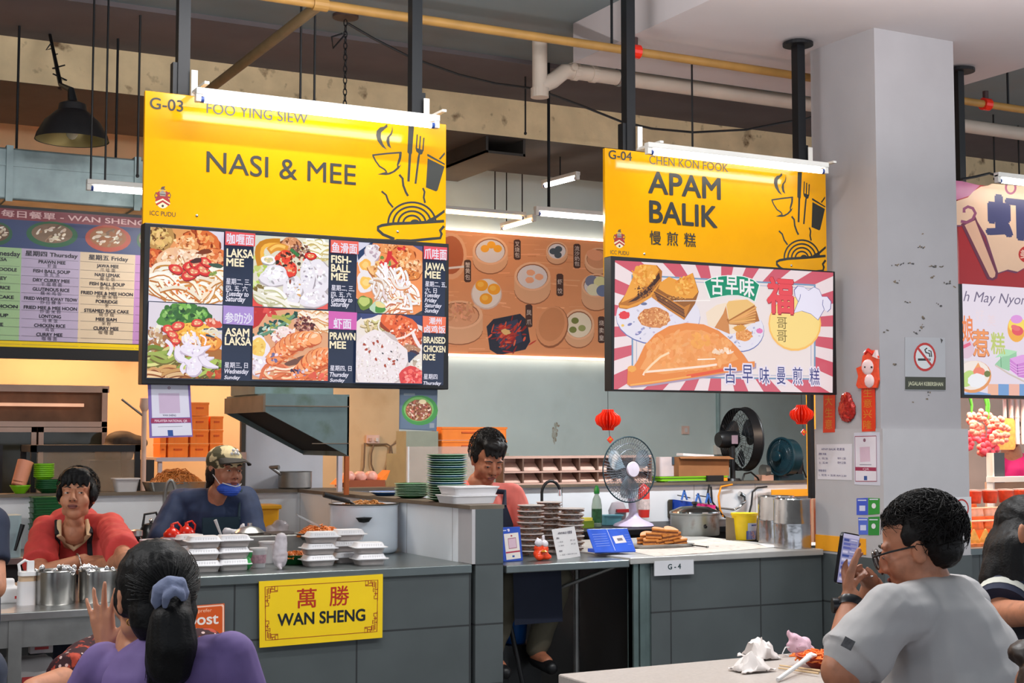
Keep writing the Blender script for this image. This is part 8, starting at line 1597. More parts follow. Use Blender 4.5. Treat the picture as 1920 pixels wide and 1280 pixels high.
for k in range(11):
 a.rect(.08, .1+k*.08, .4+.1*(k % 3), .15+k*.08, random.choice([(70, 84, 150), (206, 200, 226), (96, 104, 170)])); a.rect(.5, .1+k*.08, .9, .125+k*.08, random.choice([(206, 200, 226), (120, 120, 180)]))
a.build('screen', mat('phone_print', vc=True, rough=.1, var=0, emit=.5), t)

# --- 7 long-haired girl at the right edge
hp_ = atd(1932, 1012, 4.5); f = tocam(hp_, 75, -20); M_ = frame(hp_, f, (.1, 0, 1), 1.05); sk = skin('light', (186, 124, 94)); t = thing('person', 'long-haired person in a dark top with white striped sleeve behind the man in white', 'person', (hp_.x, hp_.y, .4))
nk = hp_+V((0, .02, -.13)); sR, sL = atd(1890, 1092, 4.45), atd(2030, 1110, 4.6); ch = (sR+sL)/2+V((0, 0, -.1)); hip = ch+V((0, .05, -.4)); eR, wR = atd(1878, 1150, 4.35), atd(1950, 1150, 4.15); b = MB(); head_shape(b, M_); rcone(b, hp_+V((0, .02, -.05)), nk, .05, .056); rcone(b, nk, ch, .06, .11); chain(b, [ch, hip], [.12, .14]); chain(b, [sR, eR, wR], [.045, .045, .034]); hand(b, wR, V((.8, -.4, 0)), V((0, 0, -1))); chain(b, [sL, sL+V((.05, -.1, -.27)), sL+V((-.05, -.3, -.3))], [.045, .04, .03]); hand(b, sL+V((-.05, -.3, -.3)), V((-.4, -.7, 0)), V((0, 0, -1)), flip=-1)
legs(b, t, hip, V((0, -.4, .02)), V((1, 0, 0)))
organic(b, 'body', sk, t, .007, 2); face_parts(t, M_, sk); dk = mat('dark_top', (34, 36, 46), .8); c_ = MB(); rcone(c_, sR, sL, .07, .07); chain(c_, [ch, hip], [.16, .17]); chain(c_, [sL, sL+V((.05, -.1, -.2))], [.07, .075]); organic(c_, 'top', dk, t, .009, 3, WR(.006, 14))
ax_ = (eR-sR); mt = mat('striped_sleeve', (34, 40, 62), .8)
sl_ = MB(); qd = ax_.normalized().to_track_quat('Z', 'Y').to_matrix(); sl_.lathe([(.05, -.06), (.075, -.03), (.08, .03), (.08, ax_.length*.8), (.05, ax_.length*.82)], sR, 24, R=qd); sl_.build('sleeve', mt, t, True)
for a0, a1 in ((.02, .3), (.44, .62)): MB().lathe([(.0815, ax_.length*a0), (.0815, ax_.length*a1)], sR, 24, R=qd, cap=False).build('sleeve_stripe', mat('off_white_stripe', (206, 206, 196), .8), t, True)
hair_cap(t, M_, [((0, -.025, .04), (.088, .1, .09)), ((0, -.07, -.05), (.085, .05, .09))], m_hair, .003)
hl = MB(); chain(hl, [hp_+V((-.02, 0, .04)), atd(1893, 1040, 4.45), atd(1868, 1085, 4.43), atd(1848, 1108, 4.42)], [.07, .075, .055, .02], 14); chain(hl, [atd(1900, 1030, 4.42), atd(1895, 1090, 4.38)], [.06, .035]); organic(hl, 'long_hair', m_hair, t, .008, 3, lambda p, n: .004*noise.noise(V((p.x*60, p.y*60, p.z*14))))
MB().ball(atd(1916, 1000, 4.36), (.012, .012, .03), 12).build('ear', sk, t, True); stool('dark stool under the long-haired person', hip, hip.z-.2)
# --- 8 person at the left edge, only an arm in view
t = thing('person', 'person at the very left edge, only a bent arm in navy sleeve visible', 'person', tuple(atd(-60, 1200, 5.3))); s_, e_, w_ = atd(-22, 985, 5.3), atd(-14, 1100, 5.2), atd(-70, 1105, 5.0); sk = skin('warm', (190, 130, 100)); hp_ = atd(-75, 880, 5.4); M_ = frame(hp_, V((-.3, 1, 0)), (0, 0, 1), 1.05); b = MB(); head_shape(b, M_); ch = atd(-85, 1040, 5.4); hip = ch+V((0, 0, -.45)); rcone(b, hp_, ch, .056, .1); chain(b, [ch, hip], [.13, .15]); chain(b, [s_, e_, w_], [.055, .05, .035]); hand(b, w_, V((-.6, .6, 0)), V((0, 0, -1)))
legs(b, t, hip, V((0, 0, .46-hip.z)), V((1, 0, 0)), V((-.3, 1, 0)))
organic(b, 'body', sk, t, .009, 2); face_parts(t, M_, sk); c_ = MB(); rcone(c_, s_, ch, .08, .13); chain(c_, [ch, hip], [.17, .17]); c_.cyl(s_, s_.lerp(e_, .62), .075, .072); organic(c_, 'shirt', mat('navy_dark', (30, 38, 58), .8), t, .01, 3, WR(.005, 12)); hair_cap(t, M_, SHORT, m_hair)
# --- 9 dark-haired head at the bottom right corner
hp_ = atd(1983, 1340, 2.6); M_ = frame(hp_, V((.2, 1, 0)), (0, 0, 1), 1.05); t = thing('person', 'person whose dark hair just shows in the lower corner behind the white shirt', 'person', (hp_.x, hp_.y, .4)); b = MB(); head_shape(b, M_); ch = hp_+V((0, 0, -.3)); hip = ch+V((0, -.02, -.4)); rcone(b, hp_, ch, .056, .1); chain(b, [ch, hip], [.13, .15]); rcone(b, ch+V((-.17, 0, .06)), ch+V((.17, 0, .06)), .05, .05)
for s in (-1, 1): chain(b, [ch+V((s*.18, 0, .06)), ch+V((s*.22, .08, -.2)), ch+V((s*.12, .28, -.24))], [.05, .042, .03]); hand(b, ch+V((s*.12, .28, -.24)), V((0, 1, 0)), V((0, 0, -1)), flip=s)
legs(b, t, hip, V((0, .4, .02)), V((1, 0, 0)))
organic(b, 'body', sk, t, .009, 2); face_parts(t, M_, sk); c_ = MB(); rcone(c_, ch+V((-.17, 0, .05)), ch+V((.17, 0, .05)), .075, .075); chain(c_, [ch, hip], [.16, .17]); organic(c_, 'shirt', dk, t, .01, 3); hair_cap(t, M_, SHORT+[((0, -.06, -.03), (.085, .06, .09))], mat('dark_brown_hair', (44, 32, 28), .45, var=.3, scale=60)); stool('dark stool under the person in the lower corner', hip, hip.z-.2)
# ================================================================== under the ceiling
m_duct = mat('galvanised_duct', (150, 166, 168), .45, .55, var=.22, scale=6, col2=(120, 138, 138), c2=(.5, .7), s2=4); m_brass = mat('yellow_pipe_paint', (160, 120, 62), .5, var=.18); m_pvc = mat('white_pvc', (206, 192, 178), .45, var=.1, scale=4)
YY = 6.95; z = at(960, 62, YY).z
t = thing('water_pipe', 'long yellow-brown pipe running under the ceiling across the hall', 'pipe', (3, YY, z)); MB().cyl((-5, YY, z), (15, YY, z), .026, n=12).build('pipe', m_brass, t, True)
xb = at(600, 18, YY).x; MB().cyl((xb, YY, z), (xb, 9.44, z), .03, n=12).build('branch', mat('brown_pipe_paint', (120, 98, 66), .6, var=.2), t, True); MB().cyl((xb-.04, YY, z), (xb+.04, YY, z), .036, n=14).build('tee', m_brass, t)
for u in (1190, 1846): q = at(u, 90, YY); MB().cyl((q.x-.03, YY, z), (q.x+.03, YY, z), .042, n=14).build('red_joint', m_red, t); MB().cyl((q.x, YY, z), (q.x, YY, z+.09), .02, n=10).build('valve', mat('dark_valve', (60, 40, 40), .5), t)
for u in (1147, 398, 1700, 1887): q = at(u, 60, YY); MB().cyl((q.x, YY, z), (q.x, YY, ZD if 4.46 < q.x < 7.06 else ZS), .008, n=8).build('hanger_rod', m_black, t)
YPV = 8.0; z = at(1300, 165, YPV).z; x0, xv = at(1068, 130, YPV).x, at(1012, 140, YPV).x
t = thing('drain_pipe', 'white plastic drain pipe with a downturned stub left of the pancake board', 'pipe', (xv, YPV, z)); MB().cyl((x0, YPV, z), (15, YPV, z), .052, n=18).build('pipe', m_pvc, t, True); zb = at(1012, 180, YPV).z
MB().cyl((xv, YPV, zb), (xv, YPV, ZS), .05, n=18).build('riser', m_pvc, t, True); MB().cyl((xv, YPV, zb-.01), (xv, YPV, zb+.05), .06, n=18).build('stub_cap', m_pvc, t); m = MB(); m.tube([(x0+.04, YPV, z), (x0-.04, YPV, z-.01), (xv+.1, YPV, z-.08), (xv, YPV, z-.13)], .052, 16); m.build('elbow', m_pvc, t, True)
for x, r in ((x0+.02, .06), (x0+.16, .058)): MB().cyl((x, YPV, z), (x+.04, YPV, z), r, n=18).build('collar', m_pvc, t)
MB().cyl((x0-.0, YPV-.04, z+.01), (x0-.0, YPV-.075, z+.01), .025, n=14).build('plug', m_pvc, t); xs_ = at(1157, 150, YPV).x; MB().cyl((xs_, YPV, z), (xs_+.025, YPV, z), .06, n=18).build('clamp', m_steeld, t); MB().cyl((xs_, YPV, z), (xs_, YPV, ZS), .008).build('hanger_rod', m_black, t)
c = atd(135, 262, 8.5); t = thing('pendant_lamp', 'black bell shaped pendant lamp hanging before the concrete beam', 'lamp', tuple(c)); ms = mat('black_lamp_shade', (34, 32, 34), .5, var=.15); MB().lathe([(.215, -.005), (.205, .03), (.16, .11), (.1, .165), (.085, .175), (.078, .215), (.03, .235), (0, .24)], c, 36, cap=False).build('lamp_shade', ms, t, True, 40); MB().lathe([(.21, -.002), (.2, .03), (.155, .105), (.095, .16), (0, .165)], c, 36, cap=False).build('inner_reflector', mat('olive_reflector', (150, 134, 84), .35, .4, var=.1), t, True); MB().ball(c+V((0, 0, .06)), (.04, .04, .06), 14).build('bulb', mat('unlit_bulb', (190, 186, 160), .2), t, True)
tp_ = atz(93, 62, 4.13); MB().tube([c+V((0, 0, .23)), c+V((-.01, 0, .3)), c.lerp(tp_, .5), tp_], [.03, .02, .014, .01]).build('hanging_rod', m_black, t); tw = MB()
for k in range(5): q = c.lerp(tp_, .45+.1*k); tw.tube([q, q+V((random.uniform(-.04, .05), .01, random.uniform(-.02, .04))), q+V((random.uniform(-.05, .05), 0, .03))], .005, 5)
tw.build('wire_tie', m_black, t)
YD = 8.98; zt, zb = at(100, 284, YD).z, at(100, 380, YD).z; x0, x1 = at(-80, 300, YD).x, at(330, 300, YD).x
t = thing('air_duct', 'galvanised air duct above the daily menu board', 'duct', ((x0+x1)/2, YD, zb)); MB().bx((x0, YD, zb), (x1, YD+.4, zt)).build('duct', m_duct, t, bevel=.012)
zm = at(100, 318, YD).z; MB().bx((x0, YD-.006, zm), (x1, YD, zm+.008)).build('seam', m_duct, t)
for u in (18, 258): q = at(u, 300, YD); MB().bx((q.x-.02, YD-.014, zb-.012), (q.x+.02, YD+.41, zt+.012)).build('flange', m_duct, t)
for u in (40, 230): q = at(u, 300, YD); MB().cyl((q.x, YD+.2, zt), (q.x, YD+.2, ZS), .008).build('hanger_rod', m_black, t)
q = at(955, 262, 9.5); t = thing('cable_tray', 'dark open cable tray fixed under the concrete beam', 'cable tray', (q.x, 10.1, 3.8)); md = mat('dark_tray', (58, 54, 50), .6, var=.15); MB().bx((q.x-.2, 9.5, 3.7), (q.x+.14, 10.7, 3.72)).build('tray_base', md, t)
for x in (q.x-.2, q.x+.12): MB().bx((x, 9.5, 3.7), (x+.02, 10.7, 3.83)).build('side_rail', md, t)
def hung(t, xs_, y, z0, z1, nm='suspension_wire', r=.006):
 for x in xs_: MB().cyl((x, y, z0), (x, y, z1), r, n=6).build(nm, m_black, t)
a = at(162, 352, 8.3); t = tube_lamp('lit tube lamp hung on two wires before the galvanised duct', a, a+V((1.22, 0, 0))); hung(t, (at(170, 340, 8.3).x, at(197, 340, 8.3).x), 8.3, a.z+.05, ZS)
a = at(1003, 400, 8.5); t = tube_lamp('lit tube lamp hung on a rod above the dim sum picture', a, a+V((1.22, 0, 0))); hung(t, (at(1029, 380, 8.5).x,), 8.5, a.z+.05, ZS, 'hanging_rod', .012)
b = at(985, 409, 10.9); t = tube_lamp('warm tube lamp along the top of the dim sum picture', b-V((1.22, 0, 0)), b, m_tubew); b2 = at(992, 412, 10.8)+V((.04, -.03, 0)); hung(t, (b.x-.3, b.x-.9), 10.9, b.z+.05, 4.02)
t = tube_lamp('warm tube standing in for a lamp reflection, running back towards the dim sum picture', b2+V((0, .62, 0)), b2, m_tubew); hung(t, (b2.x,), 11.0, b2.z+.05, 4.02); hung(t, (b2.x,), 11.3, b2.z+.05, 4.02)  # second tube added as the reflection of the warm lamp
a, b = atz(1084, 333, 3.62), atz(1018, 350, 3.62); t = tube_lamp('small lit tube lamp slanting away under the rear ceiling', b, a); hung(t, (a.lerp(b, .5).x,), a.lerp(b, .5).y, 3.66, 4.03 if a.lerp(b, .5).y > 10.76 else 3.84)
q = atz(648, 34, ZS-.02); t = thing('hanging_chain', 'dark chain hanging from a round ceiling plate behind the yellow noodle board', 'chain', tuple(q)); MB().cyl(q+V((0, 0, 0)), q+V((0, 0, .02)), .08, n=24).build('ceiling_plate', mat('brown_plate', (70, 52, 48), .5), t); ck = MB()
for k in range(44):
 c = q+V((0, 0, -.03-.036*k)); R = Matrix.Rotation(PI/2*(k % 2), 3, 'Z'); ck.tube([c+R @ V((.011*math.cos(s), 0, .023*math.sin(s))) for s in [2*PI*i/8 for i in range(8)]], .0035, 5, closed=True)
ck.build('chain', m_black, t); MB().tube([q+V((0, 0, -.1)), q+V((-.08, 0, -.2)), q+V((-.09, 0, -.13)), q+V((-.02, 0, -.1))], .006).build('cable_loop', m_black, t)
t = thing('overhead_cable', 'sagging black cable between chain plate and drain pipe', 'cable', tuple(at(800, 120, 8.1))); MB().tube([at(u, v, 8.1) for u, v in ((652, 44), (700, 72), (770, 108), (860, 140), (930, 157), (1000, 166))], .008, 6).build('cable', m_cable, t, True)
t = thing('overhead_cable', 'sagging black cable from the drain pipe stub towards the pillar', 'cable', tuple(at(1300, 245, 7.95))); MB().tube([at(u, v, 7.95) for u, v in ((1030, 176), (1090, 198), (1165, 228), (1222, 241), (1300, 248), (1400, 243), (1460, 231), (1512, 222), (1560, 206), (1562, 60))], .008, 6).build('cable', m_cable, t, True)
for u, v0, v1, Y_, lab in ((565, 5, 190, 7.6, 'thin wire hanging left of the chain above the noodle board'), (591, 10, 190, 7.7, 'thin double wire hanging just left of the chain'), (985, 76, 250, 8.8, 'black rod hanging left of the drain pipe stub'), (1297, 105, 285, 7.2, 'twisted wire hanging from the yellow pipe over the pancake board'), (1862, 205, 335, 8.2, 'thin rod hanging over the red scroll board'), (1908, 205, 335, 8.4, 'thin rod hanging at the far right over the red scroll board'), (262, 90, 330, 8.6, 'thin cable hanging beside the yellow noodle board')):
 a, b = at(u, v0, Y_), at(u, v1, Y_); t = thing('hanging_wire', lab, 'wire', tuple(a)); top = (ZD if 4.46 < a.x < 7.06 and Y_ < 7.6 else ZS-.03 if Y_ > 8.5 else ZS); MB().cyl((a.x, Y_, b.z), (a.x, Y_, top), .007, n=6).build('wire', m_cable, t); MB().ball((a.x, Y_, b.z), .012, 8).build('knot', m_cable, t)
pr_ = at(1806, 84, YP); S3 = bpy.data.objects['hanging_sign.002']; MB().bx((pr_.x-.07, YP-.02, 2.4), (pr_.x-.02, YP+.03, ZD)).build('pole', m_black, S3); MB().cyl((pr_.x-.03, YP, ZD-.03), (pr_.x-.03, YP, ZD-.01), .09, n=24).build('ceiling_flange', m_black, S3)
# ================================================================== on the pillar
PXL = PX0-.008; pl_ = planeX(PXL)
def side_plate(name, label, cat, q, col, fn, th=.004, X=PXL):
 pts = [atx(u, v, X) for u, v in q]; c = sum(pts, V((0, 0, 0)))/len(pts); t = thing(name, label, cat, tuple(c)); MB().prism(pts, (th, 0, 0)).build('sheet', mat('sheet_%d_%d_%d' % col, col, .4, var=.03), t); a = Art(planeX(X), (-1, 0, 0), base=.0006); fn(a); a.build('print', m_print, t); return t
G_ = (206, 130, 40); RD = (214, 56, 26)
def couplet(u0, v0, chs, w, h):
 def fn(a):
  for k, ch in enumerate(chs): a.text(ch, u0, v0+h*(k+1), u0+w, h*.8, G_)
 return fn
side_plate('red_banner', 'narrow red paper banner half behind the pancake screen', 'banner', [(1544, 735), (1565, 734), (1565, 810), (1543, 811)], RD, couplet(1547, 738, '大生意', 14, 22)); side_plate('red_banner', 'narrow red paper banner hanging below the orange horse ornament', 'banner', [(1615, 728), (1640, 726), (1641, 808), (1616, 809)], RD, couplet(1619, 724, '生意兴隆', 16, 20))
mo = mat('orange_red_card', (226, 74, 34), .35, var=.2, scale=40); mw = mat('pinkish_white_card', (226, 200, 200), .4)
c = atx(1628, 695, PXL); t = thing('horse_ornament', 'orange paper horse ornament with a pale face on the pillar side', 'ornament', tuple(c)); PF = lambda L: [atx(u, v, PXL) for u, v in L]
MB().prism(PF([(1608, 690), (1618, 686), (1620, 668), (1628, 658), (1640, 656), (1649, 668), (1648, 690), (1650, 712), (1646, 727), (1612, 728), (1608, 722), (1612, 705)]), (-.012, 0, 0)).build('body', mo, t); MB().ball(atx(1627, 688, PXL-.012), (.012, .05, .045), 14).build('face', mw, t, True); MB().ball(atx(1630, 714, PXL-.012), (.012, .04, .04), 12).build('belly', mw, t, True)
for u in (1622, 1634): MB().ball(atx(u, 688, PXL-.022), .006, 8).build('eye', m_blackp, t)
MB().prism(PF([(1640, 668), (1646, 656), (1649, 672)]), (-.02, 0, 0)).build('ear', mw, t); MB().tube([atx(1622, 662, PXL-.01), atx(1628, 656, PXL-.01), atx(1638, 664, PXL-.01)], .012).build('mane', m_red, t, True)
c = atx(1589, 765, PXL); t = thing('pineapple_ornament', 'dark red sparkling pineapple ornament on the pillar side', 'ornament', tuple(c)); mb = MB(); mb.ball(atx(1588, 768, PXL), (.02, .075, .075), 14); mb.ball(atx(1587, 750, PXL), (.018, .05, .05), 12); organic(mb, 'fruit', mat('dark_red_foil', (170, 40, 34), .25, .3, var=.5, scale=60), t, .007, 1, lambda p, n: .006*noise.noise(p*90)); MB().ball(atx(1586, 744, PXL-.005), (.012, .02, .025), 8).build('crown', mo, t)
side_plate('price_sheet', 'white price sheet taped to the pillar side above the steel tins', 'sheet', [(1531, 833), (1597, 832), (1597, 900), (1533, 898)], (206, 202, 208), lambda a: [a.text(s, u0, v, u1, h, (96, 92, 130), .01) for s, u0, v, u1, h in (('APAM BALIK 老麦香', 1540, 844, 1584, 5), ('原味', 1535, 853, 1550, 4.5), ('1. 花生', 1536, 861, 1553, 4), ('RM 1.50', 1571, 861, 1586, 4), ('2. 玉米', 1536, 869, 1553, 4), ('RM 2.00', 1571, 869, 1586, 4), ('特别', 1535, 884, 1549, 4.5), ('1. 花生 + 玉米 RM 2.50', 1536, 892, 1587, 4))])
def qrp(a):
 a.poly([(1603, 818), (1643, 817), (1644, 902), (1604, 902)], (214, 208, 216)); a.line([(1603, 818), (1643, 817)], 1.4, (140, 40, 70)); a.line([(1604, 902), (1644, 902)], 1.4, (140, 40, 70)); a.line([(1603, 818), (1604, 902)], .8, (130, 60, 100)); a.line([(1643, 817), (1644, 902)], .8, (130, 60, 100)); a.poly([(1612, 838), (1631, 837), (1632, 865), (1613, 866)], (204, 176, 192)); a.ell(1621, 825, 2.4, 3.4, (130, 90, 110)); a.poly([(1604, 875), (1643, 876), (1643, 883), (1604, 882)], (150, 44, 76)); a.text('QR', 1618, 881, 1630, 4, (220, 190, 200)); a.poly([(1620, 892), (1626, 892), (1626, 900), (1620, 900)], (50, 80, 140)); a.line([(1612, 871), (1634, 871)], 1.2, (110, 106, 124))
side_plate('payment_poster', 'framed payment poster on the pillar side under the horse banner', 'poster', [(1601, 811), (1649, 810), (1650, 910), (1602, 908)], (196, 196, 208), qrp)
for k, (q, col, lab) in enumerate([([(1606, 934), (1627, 933), (1627, 965), (1606, 965)], (58, 84, 190), 'upper blue payment sticker on the pillar side'), ([(1628, 933), (1649, 934), (1649, 963), (1628, 965)], (40, 140, 50), 'upper green payment sticker on the pillar side'), ([(1609, 970), (1627, 971), (1627, 1002), (1610, 1002)], (78, 104, 200), 'lower blue payment sticker on the pillar side'), ([(1628, 969), (1649, 968), (1648, 1003), (1628, 1003)], (36, 132, 50), 'lower green payment sticker on the pillar side')]):
 cu, cv = (q[0][0]+q[2][0])/2, (q[0][1]+q[2][1])/2
 side_plate('payment_sticker', lab, 'sticker', q, col, (lambda a, cu=cu, cv=cv, k=k: (a.ell(cu, cv, 4, 5, (214, 214, 220)) if k % 2 else a.rect(cu-5, cv-2, cu+6, cv+8, (200, 204, 226)), a.line([(cu-8, cv-12), (cu+8, cv-12)], 2, (206, 214, 226)))), .002)
def front_plate(label, q, cols, fn):
 Y_ = PY0-.026 if q[0][1] > 900 else PY0-.004; pts = [at(u, v, Y_) for u, v in q]; c = sum(pts, V((0, 0, 0)))/4; t = thing('no_smoking_sign', label, 'sign', tuple(c)); MB().prism(pts, (0, .003, 0)).build('sheet', mat('sheet_%d_%d_%d' % cols, cols, .35, var=.03), t); a = Art(planeY(Y_), base=.0005); fn(a); a.build('print', m_print, t)
def ciga(a, cx, cy, rx, ry, two=False):
 a.ell(cx, cy, rx, ry, (176, 40, 34)); a.ell(cx, cy, rx*.83, ry*.83, (200, 204, 206)); K = (40, 38, 38)
 a.rect(cx-rx*.62, cy+ry*.1, cx+rx*.35, cy+ry*.26, K); a.rect(cx+rx*.4, cy+ry*.1, cx+rx*.5, cy+ry*.26, K)
 if two: a.rect(cx-rx*.6, cy-ry*.25, cx+rx*.5, cy-ry*.12, K)
 else: a.line([(cx+rx*.45, cy), (cx+rx*.4, cy-ry*.25), (cx+rx*.1, cy-ry*.3), (cx+rx*.0, cy-ry*.5), (cx+rx*.2, cy-ry*.62)], rx*.12, K); a.line([(cx+rx*.6, cy), (cx+rx*.55, cy-ry*.4), (cx+rx*.3, cy-ry*.45)], rx*.1, K)
 a.line([(cx-rx*.62, cy-ry*.62), (cx+rx*.62, cy+ry*.62)], rx*.2, (176, 40, 34))
front_plate('no smoking sign with a black caption strip on the pillar front', [(1697, 632), (1772, 633), (1773, 732), (1697, 731)], (168, 168, 172), lambda a: (ciga(a, 1734, 669, 21, 27), a.poly([(1697, 706), (1773, 707), (1773, 731), (1697, 730)], (52, 54, 40)), a.text('JAGALAH KEBERSIHAN', 1703, 722, 1768, 7, (190, 190, 160), .02), a.poly([(1763, 634), (1768, 637), (1765, 644)], (60, 56, 56))))
front_plate('small no smoking sticker with a yellow strip low on the pillar', [(1788, 932), (1821, 931), (1822, 992), (1789, 990)], (206, 206, 208), lambda a: (ciga(a, 1803, 953, 13.5, 18, True), a.text('DILARANG MEROKOK', 1792, 975, 1820, 3.4, (60, 50, 50), .02), a.poly([(1793, 978), (1821, 977), (1822, 991), (1793, 989)], (226, 200, 30)), a.line([(1797, 983), (1818, 982)], 1, (120, 100, 30))))
for u, v, vt, lab in ((1140, 787, 824, 'red paper lantern hanging above the lavender fan'), (1503, 777, 810, 'red paper lantern hanging above the small teal fan')):
 c = at(u, v, 6.46); t = thing('red_lantern', lab, 'lantern', tuple(c)); ml = mat('red_paper', (250, 56, 28), .4, var=.08); k = 6.46/.83/FPX
 m = MB()
 for s in range(10):
  q0 = PI*s/10; m.prism([c+V((x*k*math.cos(q0), x*k*math.sin(q0), y_*k)) for x, y_ in ((-10, 19), (10, 19), (12, 14), (22, 7), (24, 0), (21, -8), (12, -14), (10, -19), (-10, -19), (-12, -14), (-21, -8), (-24, 0), (-22, 7), (-12, 14))], V((-math.sin(q0), math.cos(q0), 0))*.003)
 m.build('paper_body', ml, t); q = at(u+4, vt, 6.46); MB().box(q, (.028, .006, .028), Matrix.Rotation(PI/4, 3, 'Y')).build('tag', ml, t); MB().ball(q+V((0, -.004, 0)), (.009, .003, .009), 8).build('gold_print', mat('gold_paint', (226, 150, 40), .3, .4), t); MB().cyl(q, c, .0015, n=5).build('thread', m_cable, t); MB().cyl(c, (c.x, 6.46, at(u, 736, 6.46).z+.012), .0015, n=5).build('thread', m_cable, t)
q = at(1284, 806, YW); t = thing('wall_socket', 'small pinkish wall socket on the pale blue wall', 'socket', (q.x, YW-.02, q.z)); MB().bx((q.x-.04, YW-.02, q.z-.04), (q.x+.04, YW-.002, q.z+.04)).build('face_plate', mat('pink_white_plastic', (226, 196, 184)), t); MB().bx((q.x-.015, YW-.026, q.z-.02), (q.x+.015, YW-.02, q.z+.02)).build('switch', m_paper, t)
q = at(1344, 740, YW); q2 = at(1348, 842, YW); t = thing('cable_conduit', 'pale blue conduit running down the wall to a socket box', 'conduit', (q.x, YW-.02, 2)); MB().cyl((q.x, YW-.02, q2.z), (q.x, YW-.02, 3.6), .02, n=10).build('pipe', mat('conduit_blue', (140, 168, 170), .5), t); MB().bx((q2.x-.07, YW-.06, q2.z-.05), (q2.x+.06, YW-.002, q2.z+.04)).build('socket_box', m_fit, t)
a = Art(planeY(YW), base=.002)
for k in range(26): a.ell(1043+random.gauss(0, 3)-k*.15, 795+k*1.2+random.gauss(0, 2), random.uniform(1, 2.4), random.uniform(2, 5), jit((176, 182, 172) if k % 3 else (156, 150, 134), 5), 0, 12, .2)
o_ = a.build('wall_stain_print', mat('print_matte', vc=True), None); o_['kind'] = 'structure'; o_['label'] = 'brown drip stain on the pale blue wall'
# ================================================================== right stall
zc = .84; YR = 6.75; xr0 = PX1+.06
t = thing('tiled_counter', 'dark grey counter of the cake stall right of the pillar', 'counter', (8.5, YR+.4, 0)); MB().bx((xr0, YR, 0), (12, YR+.08, zc-.04)).build('tile_front', m_gtile, t); MB().bx((xr0, YR-.02, zc-.04), (12, YR+.9, zc)).build('worktop', m_top, t)
YRd = YR+.1
fo = [mat('cake_orange', (236, 120, 50), .45, var=.3, scale=30), mat('cake_golden', (226, 160, 60), .45, var=.3, scale=24), mat('cake_red', (210, 76, 44), .45, var=.3, scale=30), mat('pale_wrap', (236, 190, 160), .25, var=.2, scale=20)]
random.seed(9)
pk = (('golden leaf-wrapped parcel', 1), ('orange packed cake', 0), ('pale wrapped cake', 3), ('red snack tub', 2))
posn = ['nearest the pillar', 'second from the pillar', 'third from the pillar', 'fourth from the pillar', 'fifth from the pillar', 'farthest from the pillar']
for r_, (v, n_, kind, st) in enumerate(((1006, 6, 0, 22), (983, 5, 1, 25), (962, 5, 2, 26), (935, 4, 3, 30))):
 y = YRd+.05+r_*.17; zb = zc+.02+r_*.075
 MB().bx((xr0+.0, y-.07, zc), (xr0+1.3, y+.09, zb)).build('step', fo[0], t)
 for k in range(n_):
  q = at(1826+k*st, v, y); nm, mi = pk[kind]; lab = '%s in the %s row of the cake stall, %s' % (nm, ('front', 'second', 'third', 'back')[r_], posn[k] if k < n_-1 else posn[5]); c = V((q.x, y, zb))
  tt = thing('food_pack', lab, 'food pack', tuple(c), 'packs on the cake stall counter'); mb = MB(); w_ = .05
  if kind == 0: mb.lathe([(.055, 0), (.05, .02), (.01, .085), (0, .09)], c, 4); mb.build('parcel', fo[mi], tt, bevel=.006)
  elif kind == 3: mb.lathe([(.045, 0), (.055, .06), (.055, .085), (0, .09)], c, 20); mb.build('tub', fo[mi], tt, True, 40); MB().lathe([(.056, .086), (.058, .096), (0, .1)], c, 20).build('lid', m_clear, tt)
  else: mb.rbox(c+V((-.06, -.045, 0)), c+V((.06, .045, .05)), .02, 0, 4, 2, .9); mb.build('pack', fo[mi], tt, True, 40); MB().bx(c+V((-.062, -.047, .05)), c+V((.062, .047, .056))).build('wrap_top', fo[3], tt)
MB().bx((xr0, YRd+.68, zc), (xr0+1.4, YRd+.72, zc+.3)).build('back_panel', mat('peach_board', (206, 160, 130), .5), t)
t = thing('hanging_rail', 'dark rail holding silk flowers and tubes behind the pastel cake screen', 'rail', (7, 7.74, 1.95)); MB().bx((6.4, 7.64, 1.95), (10.6, 7.82, 1.97)).build('rail', m_black, t)
for x in (6.42, 10.55): MB().bx((x, 7.72, zc), (x+.03, 7.76, 1.95)).build('post', m_black, t)
q = at(1850, 810, 7.68); t = thing('flower_bunch', 'hanging bunch of pink silk flowers with green stems in the cake stall', 'flowers', tuple(q)); fm = [mat('pink_petal', (240, 90, 110), .5, var=.1), mat('pale_petal', (246, 136, 120), .5, var=.1), mat('deep_petal', (226, 70, 90), .5)]
for k in range(24):
 c = q+V((random.uniform(-.19, .14), random.uniform(-.06, .06), random.uniform(-.15, .13))); fl = MB()
 for p_ in range(6): an = p_*PI/3+random.random(); fl.ball(c+V((.032*math.cos(an), -.01, .032*math.sin(an))), (.03, .008, .022), 8)
 fl.build('flower', fm[k % 3 if c.z < q.z else 1], t, True)
for u in (1818, 1846, 1850): MB().tube([at(u, 742, 7.68), at(u+4, 760, 7.68), at(u+3, 785, 7.68)], [.012, .01, .006]).build('stem', mat('stem_green', (70, 150, 50), .5), t)
MB().cyl(at(1846, 742, 7.68), V((at(1846, 742, 7.68).x, 7.68, 1.96)), .003, n=5).build('cord', m_cable, t)
q0, q1 = at(1868, 843, 7.7), at(1903, 784, 7.7); t = thing('serving_board', 'orange speckled board behind the silk flowers', 'board', tuple(q0)); MB().rbox((q0.x, 7.7, q0.z), (q1.x, 7.73, q1.z), .03, axis=1).build('board', mat('orange_board', (236, 140, 70), .5, var=.3, scale=40), t); MB().cyl((q1.x-.06, 7.715, q1.z), (q1.x-.06, 7.715, 1.951), .006).build('cord', m_cable, t)
